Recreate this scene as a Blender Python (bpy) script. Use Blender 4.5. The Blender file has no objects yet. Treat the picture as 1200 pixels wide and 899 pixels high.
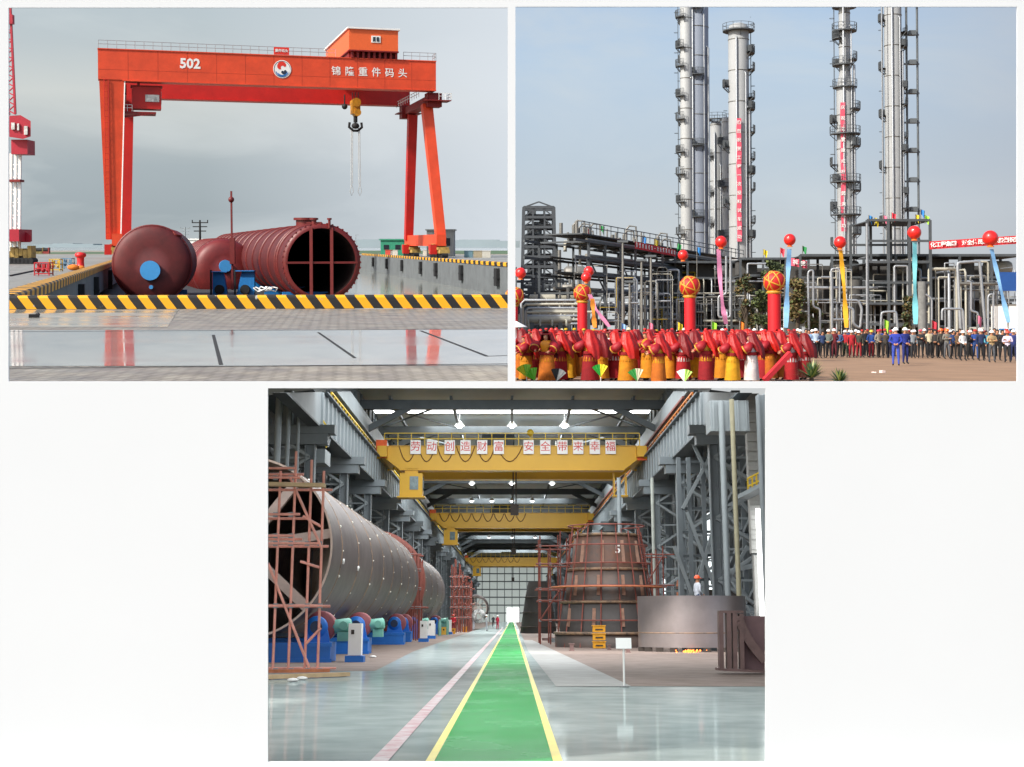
import bpy, math, random
from mathutils import Matrix, Vector, Euler, noise
R = math.radians
random.seed(7)
scn = bpy.context.scene
COL = scn.collection

# ------------------------------------------------------------------ camera, world, sun, exposure
FPX = 1600.0; PCX = 600.0; PCY = 338.0            # focal length and principal point for a 1200 x 899 picture
cam = bpy.data.cameras.new('camera'); cam_o = bpy.data.objects.new('camera', cam); COL.objects.link(cam_o)
cam.sensor_width = 36.0; cam.lens = 36.0 * FPX / 1200.0
cam.shift_y = -(449.5 - PCY) / 1200.0
cam.clip_start = 0.5; cam.clip_end = 6000
cam_o.rotation_euler = (R(90), 0, 0)
scn.camera = cam_o

SUN_EL, SUN_AZ = 40.0, 232.0                      # azimuth clockwise from +Y (forward): behind and left of the camera
w = bpy.data.worlds.new('World'); scn.world = w; w.use_nodes = True
nt = w.node_tree; nt.nodes.clear()
sky = nt.nodes.new('ShaderNodeTexSky'); sky.sky_type = 'NISHITA'; sky.sun_disc = False
sky.sun_elevation = R(SUN_EL); sky.sun_rotation = R(SUN_AZ); sky.dust_density = 3.0
bg = nt.nodes.new('ShaderNodeBackground'); bg.inputs['Strength'].default_value = 0.12
wo = nt.nodes.new('ShaderNodeOutputWorld')
nt.links.new(sky.outputs[0], bg.inputs[0]); nt.links.new(bg.outputs[0], wo.inputs[0])
sl = bpy.data.lights.new('sun', 'SUN'); sl.energy = 3.0; sl.angle = R(3.0); sl.color = (1, 0.95, 0.88)
so = bpy.data.objects.new('sun', sl); COL.objects.link(so)
az, el = R(SUN_AZ), R(SUN_EL)
sd = Vector((math.sin(az) * math.cos(el), math.cos(az) * math.cos(el), math.sin(el)))
so.rotation_euler = (-sd).to_track_quat('-Z', 'Y').to_euler()
scn.view_settings.view_transform = 'Standard'; scn.view_settings.look = 'None'
scn.view_settings.gamma = 1.0; scn.view_settings.use_curve_mapping = False
EXPO = 0.75
scn.view_settings.exposure = EXPO
scn.cycles.max_bounces = 6; scn.cycles.diffuse_bounces = 3; scn.cycles.glossy_bounces = 3
scn.cycles.use_denoising = True
scn.cycles.sample_clamp_indirect = 6.0
scn.cycles.caustics_reflective = False; scn.cycles.caustics_refractive = False

# ------------------------------------------------------------------ the three places, each rigid with its own level ground
DOCK, PLANT, HALL = 0, 1, 2
TILT = [math.atan(50 / FPX), -math.atan(46 / FPX), -math.atan(386 / FPX)]
EYE = [2.0, 1.85, 1.4]                             # ground of each place lies this far below the eye
FR = [Matrix.Rotation(t, 4, 'X') for t in TILT]
FRI = [m.inverted() for m in FR]

def P(k, px, py, d):
    """point of place k at depth d seen at photo position (px, py)"""
    v = FRI[k] @ Vector(((px - PCX) / FPX, 1.0, (PCY - py) / FPX))
    return v * (d / v.y)
def G(k, px, py):
    """point on the ground of place k"""
    v = FRI[k] @ Vector(((px - PCX) / FPX, 1.0, (PCY - py) / FPX))
    return v * (-EYE[k] / v.z)
def X(k, px, d, z=0.0):
    """lateral coordinate of column px at depth d"""
    return (px - PCX) / FPX * (d * math.cos(TILT[k]) - z * math.sin(TILT[k]))

# ------------------------------------------------------------------ materials
def lin(c):
    if isinstance(c, str):
        c = c.lstrip('#'); c = tuple(int(c[i:i + 2], 16) / 255 for i in (0, 2, 4))
    return tuple((x / 12.92 if x <= 0.04045 else ((x + 0.055) / 1.055) ** 2.4) for x in c)
MATS = {}
def mat(name, color, rough=0.6, metal=0.0, var=0.12, scale=3.0, bump=0.0, bscale=20.0, alt=None, altamt=0.5, coat=0.0, spec=None):
    if name in MATS: return MATS[name]
    m = bpy.data.materials.new(name); m.use_nodes = True; MATS[name] = m
    n = m.node_tree.nodes; l = m.node_tree.links; b = n['Principled BSDF']
    c = lin(color); b.inputs['Roughness'].default_value = rough; b.inputs['Metallic'].default_value = metal
    if spec is not None: b.inputs['Specular IOR Level'].default_value = spec
    if coat: b.inputs['Coat Weight'].default_value = coat; b.inputs['Coat Roughness'].default_value = 0.1
    b.inputs['Base Color'].default_value = (*c, 1)
    if var or alt:
        tc = n.new('ShaderNodeTexCoord'); nz = n.new('ShaderNodeTexNoise'); nz.inputs['Scale'].default_value = scale
        nz.inputs['Detail'].default_value = 6; nz.inputs['Roughness'].default_value = 0.65
        l.new(tc.outputs['Object'], nz.inputs['Vector'])
        cr = n.new('ShaderNodeValToRGB'); l.new(nz.outputs['Fac'], cr.inputs['Fac'])
        e = cr.color_ramp.elements
        d = lin(alt) if alt else tuple(x * (1 - var) for x in c)
        e[0].position = 0.3 if not alt else 0.5 - 0.22 * altamt; e[0].color = (*(d), 1)
        e[1].position = 0.68 if not alt else 0.5 + 0.2 * (1 - altamt) + 0.05; e[1].color = (*(min(1, x * (1 + var * 0.6)) for x in c), 1)
        l.new(cr.outputs['Color'], b.inputs['Base Color'])
    if bump:
        tc2 = n.new('ShaderNodeTexCoord'); nb = n.new('ShaderNodeTexNoise'); nb.inputs['Scale'].default_value = bscale
        nb.inputs['Detail'].default_value = 5; l.new(tc2.outputs['Object'], nb.inputs['Vector'])
        bp = n.new('ShaderNodeBump'); bp.inputs['Strength'].default_value = bump; bp.inputs['Distance'].default_value = 0.05
        l.new(nb.outputs['Fac'], bp.inputs['Height']); l.new(bp.outputs['Normal'], b.inputs['Normal'])
    return m
def emis(name, color, strength):
    if name in MATS: return MATS[name]
    m = bpy.data.materials.new(name); m.use_nodes = True; MATS[name] = m
    n = m.node_tree.nodes; b = n['Principled BSDF']; c = lin(color)
    b.inputs['Base Color'].default_value = (*c, 1); b.inputs['Emission Color'].default_value = (*c, 1)
    b.inputs['Emission Strength'].default_value = strength
    return m

# ------------------------------------------------------------------ mesh collector
class MB:
    def __init__(s): s.v = []; s.f = []; s.mi = []; s.sm = []
    def add(s, vs, fs, mi=0, sm=False):
        b = len(s.v); s.v.extend(Vector(p) for p in vs)
        for f in fs: s.f.append(tuple(b + i for i in f)); s.mi.append(mi); s.sm.append(sm)
        return s
    def poly(s, pts, mi=0): return s.add(pts, [tuple(range(len(pts)))], mi)
    def box(s, c, sz, rz=0.0, mi=0, M=None):
        a, b, h = sz[0] / 2, sz[1] / 2, sz[2] / 2
        vs = [Vector((x, y, z)) for x in (-a, a) for y in (-b, b) for z in (-h, h)]
        Q = M or Matrix.Rotation(rz, 3, 'Z')
        vs = [Q @ p + Vector(c) for p in vs]
        return s.add(vs, [(0, 1, 3, 2), (4, 6, 7, 5), (0, 4, 5, 1), (2, 3, 7, 6), (0, 2, 6, 4), (1, 5, 7, 3)], mi)
    def bar(s, p0, p1, w, h=None, mi=0, up=(0, 0, 1)):
        p0, p1 = Vector(p0), Vector(p1); h = h or w; d = p1 - p0
        if d.length < 1e-6: return s
        y = d.normalized(); u = Vector(up)
        if abs(y.dot(u)) > 0.98: u = Vector((0, 1, 0)) if abs(y.y) < 0.9 else Vector((1, 0, 0))
        x = y.cross(u).normalized(); z = x.cross(y)
        return s.box((p0 + p1) / 2, (w, d.length, h), M=Matrix((x, y, z)).transposed(), mi=mi)
    def taper(s, p0, p1, a0, b0, a1, b1, xd=(1, 0, 0), mi=0):
        """four-sided leg from p0 to p1, section a x b along xd and across it"""
        p0, p1 = Vector(p0), Vector(p1); y = (p1 - p0).normalized(); x = Vector(xd); x = (x - y * x.dot(y)).normalized(); z = y.cross(x)
        vs = []
        for p, a, b in ((p0, a0, b0), (p1, a1, b1)):
            vs += [p + x * a / 2 * i + z * b / 2 * j for i, j in ((-1, -1), (1, -1), (1, 1), (-1, 1))]
        return s.add(vs, [(3, 2, 1, 0), (4, 5, 6, 7), (0, 1, 5, 4), (1, 2, 6, 5), (2, 3, 7, 6), (3, 0, 4, 7)], mi)
    def cyl(s, p0, p1, r0, r1=None, n=12, mi=0, cap=True, capmi=None):
        p0, p1 = Vector(p0), Vector(p1); r1 = r0 if r1 is None else r1
        y = (p1 - p0).normalized(); u = Vector((0, 0, 1)) if abs(y.z) < 0.9 else Vector((1, 0, 0))
        x = y.cross(u).normalized(); z = x.cross(y); A = []; B = []
        for i in range(n):
            t = 2 * math.pi * i / n; d = x * math.cos(t) + z * math.sin(t); A.append(p0 + d * r0); B.append(p1 + d * r1)
        s.add(A + B, [(i, i + n, (i + 1) % n + n, (i + 1) % n) for i in range(n)], mi, True)
        if cap:
            c = mi if capmi is None else capmi
            if r0 > 1e-5: s.add(A, [tuple(range(n))], c)
            if r1 > 1e-5: s.add(B, [tuple(range(n - 1, -1, -1))], c)
        return s
    def tube(s, pts, r, n=8, mi=0):
        pts = [Vector(p) for p in pts]; rings = []; last = None
        for i, p in enumerate(pts):
            d = (pts[min(i + 1, len(pts) - 1)] - pts[max(i - 1, 0)]).normalized()
            if last is None: u = Vector((0, 0, 1)) if abs(d.z) < 0.9 else Vector((1, 0, 0)); x = d.cross(u).normalized()
            else: x = (last - d * last.dot(d)).normalized()
            last = x; z = d.cross(x); rr = r[i] if isinstance(r, (list, tuple)) else r
            rings.append([p + (x * math.cos(2 * math.pi * k / n) + z * math.sin(2 * math.pi * k / n)) * rr for k in range(n)])
        vs = [q for ring in rings for q in ring]; fs = []
        for i in range(len(pts) - 1):
            for k in range(n): fs.append((i * n + k, i * n + (k + 1) % n, (i + 1) * n + (k + 1) % n, (i + 1) * n + k))
        s.add(vs, fs, mi, True)
        s.add(rings[0], [tuple(range(n - 1, -1, -1))], mi); return s.add(rings[-1], [tuple(range(n))], mi)
    def lathe(s, c, prof, n=16, mi=0, axis=None, cap=False):
        """profile of (radius, height) turned about axis through c"""
        a = Vector(axis or (0, 0, 1)).normalized(); u = Vector((0, 0, 1)) if abs(a.z) < 0.9 else Vector((1, 0, 0))
        x = a.cross(u).normalized(); y = a.cross(x); c = Vector(c); vs = []
        for r, h in prof:
            for k in range(n):
                t = 2 * math.pi * k / n; vs.append(c + a * h + (x * math.cos(t) + y * math.sin(t)) * max(r, 1e-4))
        fs = []
        for i in range(len(prof) - 1):
            for k in range(n): fs.append((i * n + k, i * n + (k + 1) % n, (i + 1) * n + (k + 1) % n, (i + 1) * n + k))
        return s.add(vs, fs, mi, True)
    def sph(s, c, r, nu=14, nv=8, sc=(1, 1, 1), mi=0):
        c = Vector(c); vs = []; fs = []
        for j in range(nv + 1):
            ph = math.pi * j / nv
            for i in range(nu):
                t = 2 * math.pi * i / nu
                vs.append(c + Vector((math.sin(ph) * math.cos(t) * sc[0], math.sin(ph) * math.sin(t) * sc[1], math.cos(ph) * sc[2])) * r)
        for j in range(nv):
            for i in range(nu): fs.append((j * nu + i, (j + 1) * nu + i, (j + 1) * nu + (i + 1) % nu, j * nu + (i + 1) % nu))
        return s.add(vs, fs, mi, True)
    def mesh(s, data, M, mi=0, sm=False):
        vs, fs = data; return s.add([M @ p for p in vs], fs, mi, sm)
    def data(s, name, M=None):
        me = bpy.data.meshes.new(name)
        vs = [M @ p for p in s.v] if M is not None else s.v
        me.from_pydata([tuple(p) for p in vs], [], s.f)
        me.polygons.foreach_set('material_index', s.mi); me.polygons.foreach_set('use_smooth', s.sm)
        me.update(); return me
_tc = {}
def text_data(txt, size=1.0, bold=0.0, ext=0.01):
    """glyph mesh in the XZ plane facing -Y, centred"""
    key = (txt, size, bold, ext)
    if key in _tc: return _tc[key]
    cu = bpy.data.curves.new('lettering', 'FONT'); cu.body = txt; cu.size = size; cu.extrude = ext; cu.offset = bold
    cu.resolution_u = 2; cu.align_x = 'CENTER'; cu.align_y = 'CENTER'
    o = bpy.data.objects.new('lettering', cu); COL.objects.link(o)
    dg = bpy.context.evaluated_depsgraph_get(); ev = o.evaluated_get(dg); me = ev.to_mesh()
    vs = [Vector((v.co.x, -v.co.z, v.co.y)) for v in me.vertices]; fs = [tuple(p.vertices) for p in me.polygons]
    ev.to_mesh_clear(); bpy.data.objects.remove(o); bpy.data.curves.remove(cu)
    _tc[key] = (vs, fs); return _tc[key]

# ------------------------------------------------------------------ things and parts
def tag(o, label=None, cat=None, group=None, kind=None):
    if label: o['label'] = label
    if cat: o['category'] = cat
    if group: o['group'] = group
    if kind or cat: o['kind'] = kind or 'thing'
    return o
def _mats(me, m):
    for x in (m if isinstance(m, (list, tuple)) else [m]): me.materials.append(x)
class T:
    def __init__(s, name, label, cat, k, loc=(0, 0, 0), rz=0.0, group=None, scale=1.0):
        s.o = bpy.data.objects.new(name, None); s.o.empty_display_size = 0.3; COL.objects.link(s.o)
        s.F = Matrix.Translation(Vector(loc)) @ Matrix.Rotation(rz, 4, 'Z') @ Matrix.Scale(scale, 4)
        s.o.matrix_world = FR[k] @ s.F; s.FI = s.F.inverted(); tag(s.o, label, cat, group)
    def part(s, name, mb, m, parent=None, label=None, local=False, kind=None):
        me = mb if isinstance(mb, bpy.types.Mesh) else mb.data(name, None if local else s.FI)
        if not me.materials: _mats(me, m)
        o = bpy.data.objects.new(name, me); COL.objects.link(o); o.parent = parent or s.o
        if label: o['label'] = label
        if kind: o['kind'] = kind
        return o
def solo(name, label, cat, k, mb, m, loc=None, group=None, kind=None):
    """one thing that is one mesh; vertices given in place coordinates"""
    if loc is None:
        n = max(1, len(mb.v)); loc = sum(mb.v, Vector()) / n; loc.z = min(p.z for p in mb.v) if mb.v else 0
    F = Matrix.Translation(Vector(loc)); me = mb.data(name, F.inverted()); _mats(me, m)
    o = bpy.data.objects.new(name, me); COL.objects.link(o)
    o.matrix_world = (FR[k] if k is not None else Matrix()) @ F
    return tag(o, label, cat, group, kind)
def copy_thing(src, k, loc, rz=0.0, label=None, group=None, scale=1.0):
    r = src.o.copy(); COL.objects.link(r)
    r.matrix_world = FR[k] @ Matrix.Translation(Vector(loc)) @ Matrix.Rotation(rz, 4, 'Z') @ Matrix.Scale(scale, 4)
    if label: r['label'] = label
    if group: r['group'] = group
    for ch in list(src.o.children):
        c = ch.copy(); COL.objects.link(c); c.parent = r
        for g in list(ch.children): d = g.copy(); COL.objects.link(d); d.parent = c
    return r
ORD = 'first second third fourth fifth sixth seventh eighth ninth tenth eleventh twelfth thirteenth fourteenth fifteenth sixteenth seventeenth eighteenth nineteenth twentieth'.split()
def nth(i):
    if i < 20: return ORD[i]
    T10 = {2: 'twenty', 3: 'thirty', 4: 'forty', 5: 'fifty', 6: 'sixty', 7: 'seventy'}
    i += 1; t, u = divmod(i, 10)
    return T10[t] + '-' + ORD[u - 1] if u else {2: 'twentieth', 3: 'thirtieth', 4: 'fortieth', 5: 'fiftieth', 6: 'sixtieth', 7: 'seventieth'}[t]

# ------------------------------------------------------------------ the white board with its three openings
WY, WT = 12.0, 0.02
def wx(px): return (px - PCX) / FPX * WY
def wz(py): return (PCY - py) / FPX * WY
OPEN = [(10, 9, 595, 447), (604, 8, 1192, 447), (314, 455, 897, 893)]
xs = sorted({-700, 1900, *[o[0] for o in OPEN], *[o[2] for o in OPEN]})
ys = sorted({-500, 1350, *[o[1] for o in OPEN], *[o[3] for o in OPEN]})
mb = MB()
def _in(x, y): return any(a < x < c and b < y < d for a, b, c, d in OPEN)
nx, ny = len(xs) - 1, len(ys) - 1
solid = [[not _in((xs[i] + xs[i + 1]) / 2, (ys[j] + ys[j + 1]) / 2) for j in range(ny)] for i in range(nx)]
for i in range(nx):
    for j in range(ny):
        if not solid[i][j]: continue
        x0, x1, z0, z1 = wx(xs[i]), wx(xs[i + 1]), wz(ys[j + 1]), wz(ys[j]); y0, y1 = WY, WY + WT
        mb.poly([(x0, y0, z0), (x1, y0, z0), (x1, y0, z1), (x0, y0, z1)]); mb.poly([(x0, y1, z1), (x1, y1, z1), (x1, y1, z0), (x0, y1, z0)])
        for di, dj, q in ((-1, 0, [(x0, y0, z0), (x0, y0, z1), (x0, y1, z1), (x0, y1, z0)]), (1, 0, [(x1, y1, z0), (x1, y1, z1), (x1, y0, z1), (x1, y0, z0)]),
                          (0, -1, [(x0, y0, z1), (x1, y0, z1), (x1, y1, z1), (x0, y1, z1)]), (0, 1, [(x0, y1, z0), (x1, y1, z0), (x1, y0, z0), (x0, y0, z0)])):
            a, b = i + di, j + dj
            if a < 0 or b < 0 or a >= nx or b >= ny or not solid[a][b]: mb.poly(q)
M_board = mat('board_white', '#d3d7d9', 0.9, var=0.03, scale=0.12)
solo('wall', 'plain white display wall with three rectangular openings', None, None, mb, M_board, loc=(0, WY, 0), kind='structure')
# dividers behind the wall: added shelf that shuts daylight out of the hall, and the upright partition between the two upper views
mb = MB(); sh = -(451.3 - PCY) / FPX
def slab(x0, x1, y0, y1, t=0.02):
    vs = [(x0, y0, sh * y0), (x1, y0, sh * y0), (x1, y1, sh * y1), (x0, y1, sh * y1)]
    vs += [(a, b, c - t) for a, b, c in vs]
    mb.add(vs, [(0, 1, 2, 3), (7, 6, 5, 4), (0, 4, 5, 1), (1, 5, 6, 2), (2, 6, 7, 3), (3, 7, 4, 0)])
slab(-9, 0, WY + WT + 0.005, 20.2); slab(0.003, 24, WY + WT + 0.005, 43.5)
solo('ceiling', 'white shelf above the near end of the workshop', None, None, mb, M_board, loc=(0, 14, -1), kind='structure')
mb = MB(); mb.add([(-.02, 12.03, -.84), (.02, 12.03, -.84), (.02, 24, -1.68), (-.02, 24, -1.68), (-.02, 12.03, 2.6), (.02, 12.03, 2.6), (.02, 24, 5.1), (-.02, 24, 5.1)],
                  [(0, 3, 2, 1), (4, 5, 6, 7), (0, 1, 5, 4), (1, 2, 6, 5), (2, 3, 7, 6), (3, 0, 4, 7)])
solo('wall', 'white partition between the two upper views', None, None, mb, M_board, loc=(0, 14, 0), kind='structure')

# ------------------------------------------------------------------ skies: two far curved backdrops that glow like an overcast and a hazy blue sky
def sky_mat(name, stops, cloud, nscale, lo, hi, xg):
    m = bpy.data.materials.new(name); m.use_nodes = True; n = m.node_tree.nodes; l = m.node_tree.links; n.clear()
    tc = n.new('ShaderNodeTexCoord'); sx = n.new('ShaderNodeSeparateXYZ'); l.new(tc.outputs['Object'], sx.inputs[0])
    mp = n.new('ShaderNodeMapping'); mp.inputs['Scale'].default_value = (nscale, nscale, nscale * 2.6); l.new(tc.outputs['Object'], mp.inputs[0])
    nz = n.new('ShaderNodeTexNoise'); nz.inputs['Scale'].default_value = 1.0; nz.inputs['Detail'].default_value = 7; nz.inputs['Roughness'].default_value = 0.55
    nz.inputs['Distortion'].default_value = 0.6; l.new(mp.outputs[0], nz.inputs['Vector'])
    # height plus a little noise drives the ramp
    mr = n.new('ShaderNodeMapRange'); mr.inputs['From Min'].default_value = lo; mr.inputs['From Max'].default_value = hi; l.new(sx.outputs['Z'], mr.inputs['Value'])
    ad = n.new('ShaderNodeMath'); ad.operation = 'MULTIPLY_ADD'; ad.inputs[1].default_value = cloud[0]; l.new(nz.outputs['Fac'], ad.inputs[0]); l.new(mr.outputs[0], ad.inputs[2])
    sb = n.new('ShaderNodeMath'); sb.operation = 'SUBTRACT'; sb.inputs[1].default_value = cloud[0] * 0.5; l.new(ad.outputs[0], sb.inputs[0])
    cr = n.new('ShaderNodeValToRGB'); l.new(sb.outputs[0], cr.inputs[0]); e = cr.color_ramp.elements
    e[0].position = stops[0][0]; e[0].color = (*lin(stops[0][1]), 1); e[1].position = stops[-1][0]; e[1].color = (*lin(stops[-1][1]), 1)
    for p, c in stops[1:-1]: q = e.new(p); q.color = (*lin(c), 1)
    # lighter cloud veils
    c2 = n.new('ShaderNodeValToRGB'); l.new(nz.outputs['Fac'], c2.inputs[0]); f = c2.color_ramp.elements
    f[0].position = 0.5; f[0].color = (0, 0, 0, 1); f[1].position = 0.75; f[1].color = (cloud[2],) * 3 + (1,)
    mx = n.new('ShaderNodeMix'); mx.data_type = 'RGBA'; l.new(c2.outputs[0], mx.inputs[0]); l.new(cr.outputs[0], mx.inputs[6]); mx.inputs[7].default_value = (*lin(cloud[1]), 1)
    # side brightening
    mr2 = n.new('ShaderNodeMapRange'); mr2.inputs['From Min'].default_value = xg[0]; mr2.inputs['From Max'].default_value = xg[1]
    mr2.inputs['To Max'].default_value = xg[2]; l.new(sx.outputs['X'], mr2.inputs['Value'])
    mx2 = n.new('ShaderNodeMix'); mx2.data_type = 'RGBA'; l.new(mr2.outputs[0], mx2.inputs[0]); l.new(mx.outputs[2], mx2.inputs[6]); mx2.inputs[7].default_value = (*lin(xg[3]), 1)
    em = n.new('ShaderNodeEmission'); em.inputs['Strength'].default_value = 2 ** -EXPO; l.new(mx2.outputs[2], em.inputs[0])
    ou = n.new('ShaderNodeOutputMaterial'); l.new(em.outputs[0], ou.inputs[0]); return m
def backdrop(k, a0, a1, rad, z0, z1, m, label):
    mb = MB(); n = 24; vs = []
    for i in range(n + 1):
        a = R(a0 + (a1 - a0) * i / n)
        for z in (z0, z1): vs.append((math.sin(a) * rad, math.cos(a) * rad, z))
    mb.add(vs, [(2 * i, 2 * i + 2, 2 * i + 3, 2 * i + 1) for i in range(n)], 0, True)
    return solo('sky', label, None, k, mb, m, loc=(0, 0, 0), kind='structure')
backdrop(DOCK, -62, 0.02, 1500, -60, 620, sky_mat('overcast_sky', [(0.0, '#aab3b7'), (0.10, '#a3aeb3'), (0.28, '#abb6bb'), (0.42, '#bcc4c6'), (0.55, '#d0d5d3'), (0.72, '#c0cace'), (1.0, '#b9c7cf')],
         (0.2, '#e0e6e6', 0.6), 0.0026, 0, 290, (-330, 30, 0.9, '#dfe6ee')), 'grey overcast sky over the dock')
backdrop(PLANT, 0.02, 62, 1500, -90, 620, sky_mat('hazy_sky', [(0.0, '#cdd0d0'), (0.25, '#c9d0d4'), (0.5, '#bfcedb'), (0.8, '#b8cfe6'), (1.0, '#aac6e6')],
         (0.3, '#d2dade', 0.7), 0.003, 0, 380, (330, 620, 0.55, '#a9acb8')), 'hazy pale blue sky over the refinery')
# ================================================================== THE DOCK (upper left)
K = DOCK; Z0 = -EYE[K]
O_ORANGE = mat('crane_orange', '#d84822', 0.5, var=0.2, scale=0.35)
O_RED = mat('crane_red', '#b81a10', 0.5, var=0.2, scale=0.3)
DKRED = mat('dark_red_steel', '#7d1512', 0.6)
WHT = mat('white_paint', '#e6e6e2', 0.5, var=0.06)
BLKM = mat('black_rubber', '#17181a', 0.75, var=0.3)
STEEL = mat('grey_steel', '#8c9296', 0.5, 0.3)
YEL = mat('safety_yellow', '#e0a310', 0.5, var=0.15, scale=4)
GLASS = mat('dark_glass', '#2a3138', 0.1, var=0.1)
OXIDE = mat('oxide_red_primer', '#581615', 0.6, var=0.38, scale=0.7, bump=0.15, bscale=2)
OXIDE2 = mat('oxide_red_dark', '#6a1b19', 0.5, var=0.25, scale=1.5)
BLUEP = mat('blue_paint', '#2277bb', 0.45, var=0.15, scale=3)
LBLUE = mat('light_blue_cover', '#3f93cf', 0.6, var=0.06)
CONC = mat('dock_concrete', '#64696b', 0.8, var=0.25, scale=0.5, bump=0.2, bscale=3)
EARTH = mat('grey_brown_earth', '#8b8579', 0.9, var=0.25, scale=0.05)

def stripe_mat(name, a, b, period, slant, axis=(1, 0)):
    """slanted hazard stripes running along a kerb in object space, a little chipped"""
    m = bpy.data.materials.new(name); m.use_nodes = True; n = m.node_tree.nodes; l = m.node_tree.links; bs = n['Principled BSDF']
    tc = n.new('ShaderNodeTexCoord'); sx = n.new('ShaderNodeSeparateXYZ'); l.new(tc.outputs['Object'], sx.inputs[0])
    def mth(op, x, y=None, v=None):
        q = n.new('ShaderNodeMath'); q.operation = op; l.new(x, q.inputs[0])
        if y is not None: l.new(y, q.inputs[1])
        if v is not None: q.inputs[1].default_value = v
        return q.outputs[0]
    a1 = mth('MULTIPLY', sx.outputs['X'], v=axis[0]); a2 = mth('MULTIPLY', sx.outputs['Y'], v=axis[1]); s1 = mth('ADD', a1, a2)
    s2 = mth('ADD', s1, mth('MULTIPLY', sx.outputs['Z'], v=slant)); fr = mth('FRACT', mth('DIVIDE', s2, v=period)); st = mth('GREATER_THAN', fr, v=0.5)
    nz = n.new('ShaderNodeTexNoise'); nz.inputs['Scale'].default_value = 2.2; nz.inputs['Detail'].default_value = 6; l.new(tc.outputs['Object'], nz.inputs[0])
    ch = mth('GREATER_THAN', nz.outputs[0], v=0.68)
    mx = n.new('ShaderNodeMix'); mx.data_type = 'RGBA'; l.new(st, mx.inputs[0]); mx.inputs[6].default_value = (*lin(a), 1); mx.inputs[7].default_value = (*lin(b), 1)
    m2 = n.new('ShaderNodeMix'); m2.data_type = 'RGBA'; l.new(ch, m2.inputs[0]); l.new(mx.outputs[2], m2.inputs[6]); m2.inputs[7].default_value = (*lin('#9a9a94'), 1)
    l.new(m2.outputs[2], bs.inputs['Base Color']); bs.inputs['Roughness'].default_value = 0.5; return m

# ---- ground: brick apron with wet concrete strips, left and right quays, far shore
def wet_mat(name, c, alt, rlo, rhi, bricks=None, nsc=0.35, stretch=0.35, spec=0.5, gl=None):
    m = bpy.data.materials.new(name); m.use_nodes = True; n = m.node_tree.nodes; l = m.node_tree.links; bs = n['Principled BSDF']
    tc = n.new('ShaderNodeTexCoord'); nz = n.new('ShaderNodeTexNoise'); nz.inputs['Scale'].default_value = nsc; nz.inputs['Detail'].default_value = 5
    mp = n.new('ShaderNodeMapping'); mp.inputs['Scale'].default_value = (stretch, 1, 1); bs.inputs['Specular IOR Level'].default_value = spec; l.new(tc.outputs['Object'], mp.inputs[0]); l.new(mp.outputs[0], nz.inputs[0])
    mr = n.new('ShaderNodeMapRange'); mr.inputs['From Min'].default_value = 0.42; mr.inputs['From Max'].default_value = 0.6
    mr.inputs['To Min'].default_value = rlo; mr.inputs['To Max'].default_value = rhi; l.new(nz.outputs[0], mr.inputs[0]); l.new(mr.outputs[0], bs.inputs['Roughness'])
    n2 = n.new('ShaderNodeTexNoise'); n2.inputs['Scale'].default_value = 1.3; n2.inputs['Detail'].default_value = 8; l.new(tc.outputs['Object'], n2.inputs[0])
    cr = n.new('ShaderNodeValToRGB'); l.new(n2.outputs[0], cr.inputs[0]); cr.color_ramp.elements[0].position = .35; cr.color_ramp.elements[1].position = .65
    cr.color_ramp.elements[0].color = (*lin(alt), 1); cr.color_ramp.elements[1].color = (*lin(c), 1); out = cr.outputs[0]
    if bricks:
        bt = n.new('ShaderNodeTexBrick'); m2 = n.new('ShaderNodeMapping'); m2.inputs['Rotation'].default_value = (0, 0, R(bricks[1])); l.new(tc.outputs['Object'], m2.inputs[0]); l.new(m2.outputs[0], bt.inputs[0])
        bt.inputs['Scale'].default_value = bricks[0]; bt.inputs['Color1'].default_value = (1, 1, 1, 1); bt.inputs['Color2'].default_value = (.78, .76, .74, 1); bt.inputs['Mortar'].default_value = (.42, .4, .38, 1)
        bt.inputs['Mortar Size'].default_value = 0.035
        mx = n.new('ShaderNodeMix'); mx.data_type = 'RGBA'; mx.blend_type = 'MULTIPLY'; mx.inputs[0].default_value = 1; l.new(out, mx.inputs[6]); l.new(bt.outputs[0], mx.inputs[7]); out = mx.outputs[2]
        bp = n.new('ShaderNodeBump'); bp.inputs['Strength'].default_value = .25; bp.inputs['Distance'].default_value = .02; l.new(bt.outputs['Fac'], bp.inputs['Height']); bp.invert = True
        l.new(bp.outputs[0], bs.inputs['Normal'])
    l.new(out, bs.inputs['Base Color'])
    if gl is not None:
        bs.inputs['Specular IOR Level'].default_value = 0.0; go = n.new('ShaderNodeBsdfGlossy'); l.new(mr.outputs[0], go.inputs['Roughness']); go.inputs['Color'].default_value = (.9, .95, .95, 1)
        ms = n.new('ShaderNodeMixShader'); ms.inputs[0].default_value = gl; l.new(bs.outputs[0], ms.inputs[1]); l.new(go.outputs[0], ms.inputs[2]); l.new(ms.outputs[0], n['Material Output'].inputs[0])
    return m
BRICK = wet_mat('brick_paving', '#a09a8e', '#85807a', 0.35, 0.7, (1.5, 38))
WET = wet_mat('wet_concrete', '#9a9b98', '#858787', 0.03, 0.10)
DAMP = wet_mat('damp_concrete', '#9a988e', '#88867d', 0.10, 0.4)
QUAY = wet_mat('quay_concrete', '#8e8e88', '#77766f', 0.35, 0.7, nsc=0.1)
def sheet(name, pts, z, m, label, k=K, cls=None):
    mb = MB(); mb.poly([(p[0], p[1], z) for p in pts]); return solo(name, label, None, k, mb, m, loc=(pts[0][0], pts[0][1], z), kind='structure')
LE = lambda d: -15.9 - (d - 43) * 0.257        # basin's left edge
RE = lambda d: -0.8 - (d - 133) * 0.199        # basin's right edge
yk = 42.6
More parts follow.
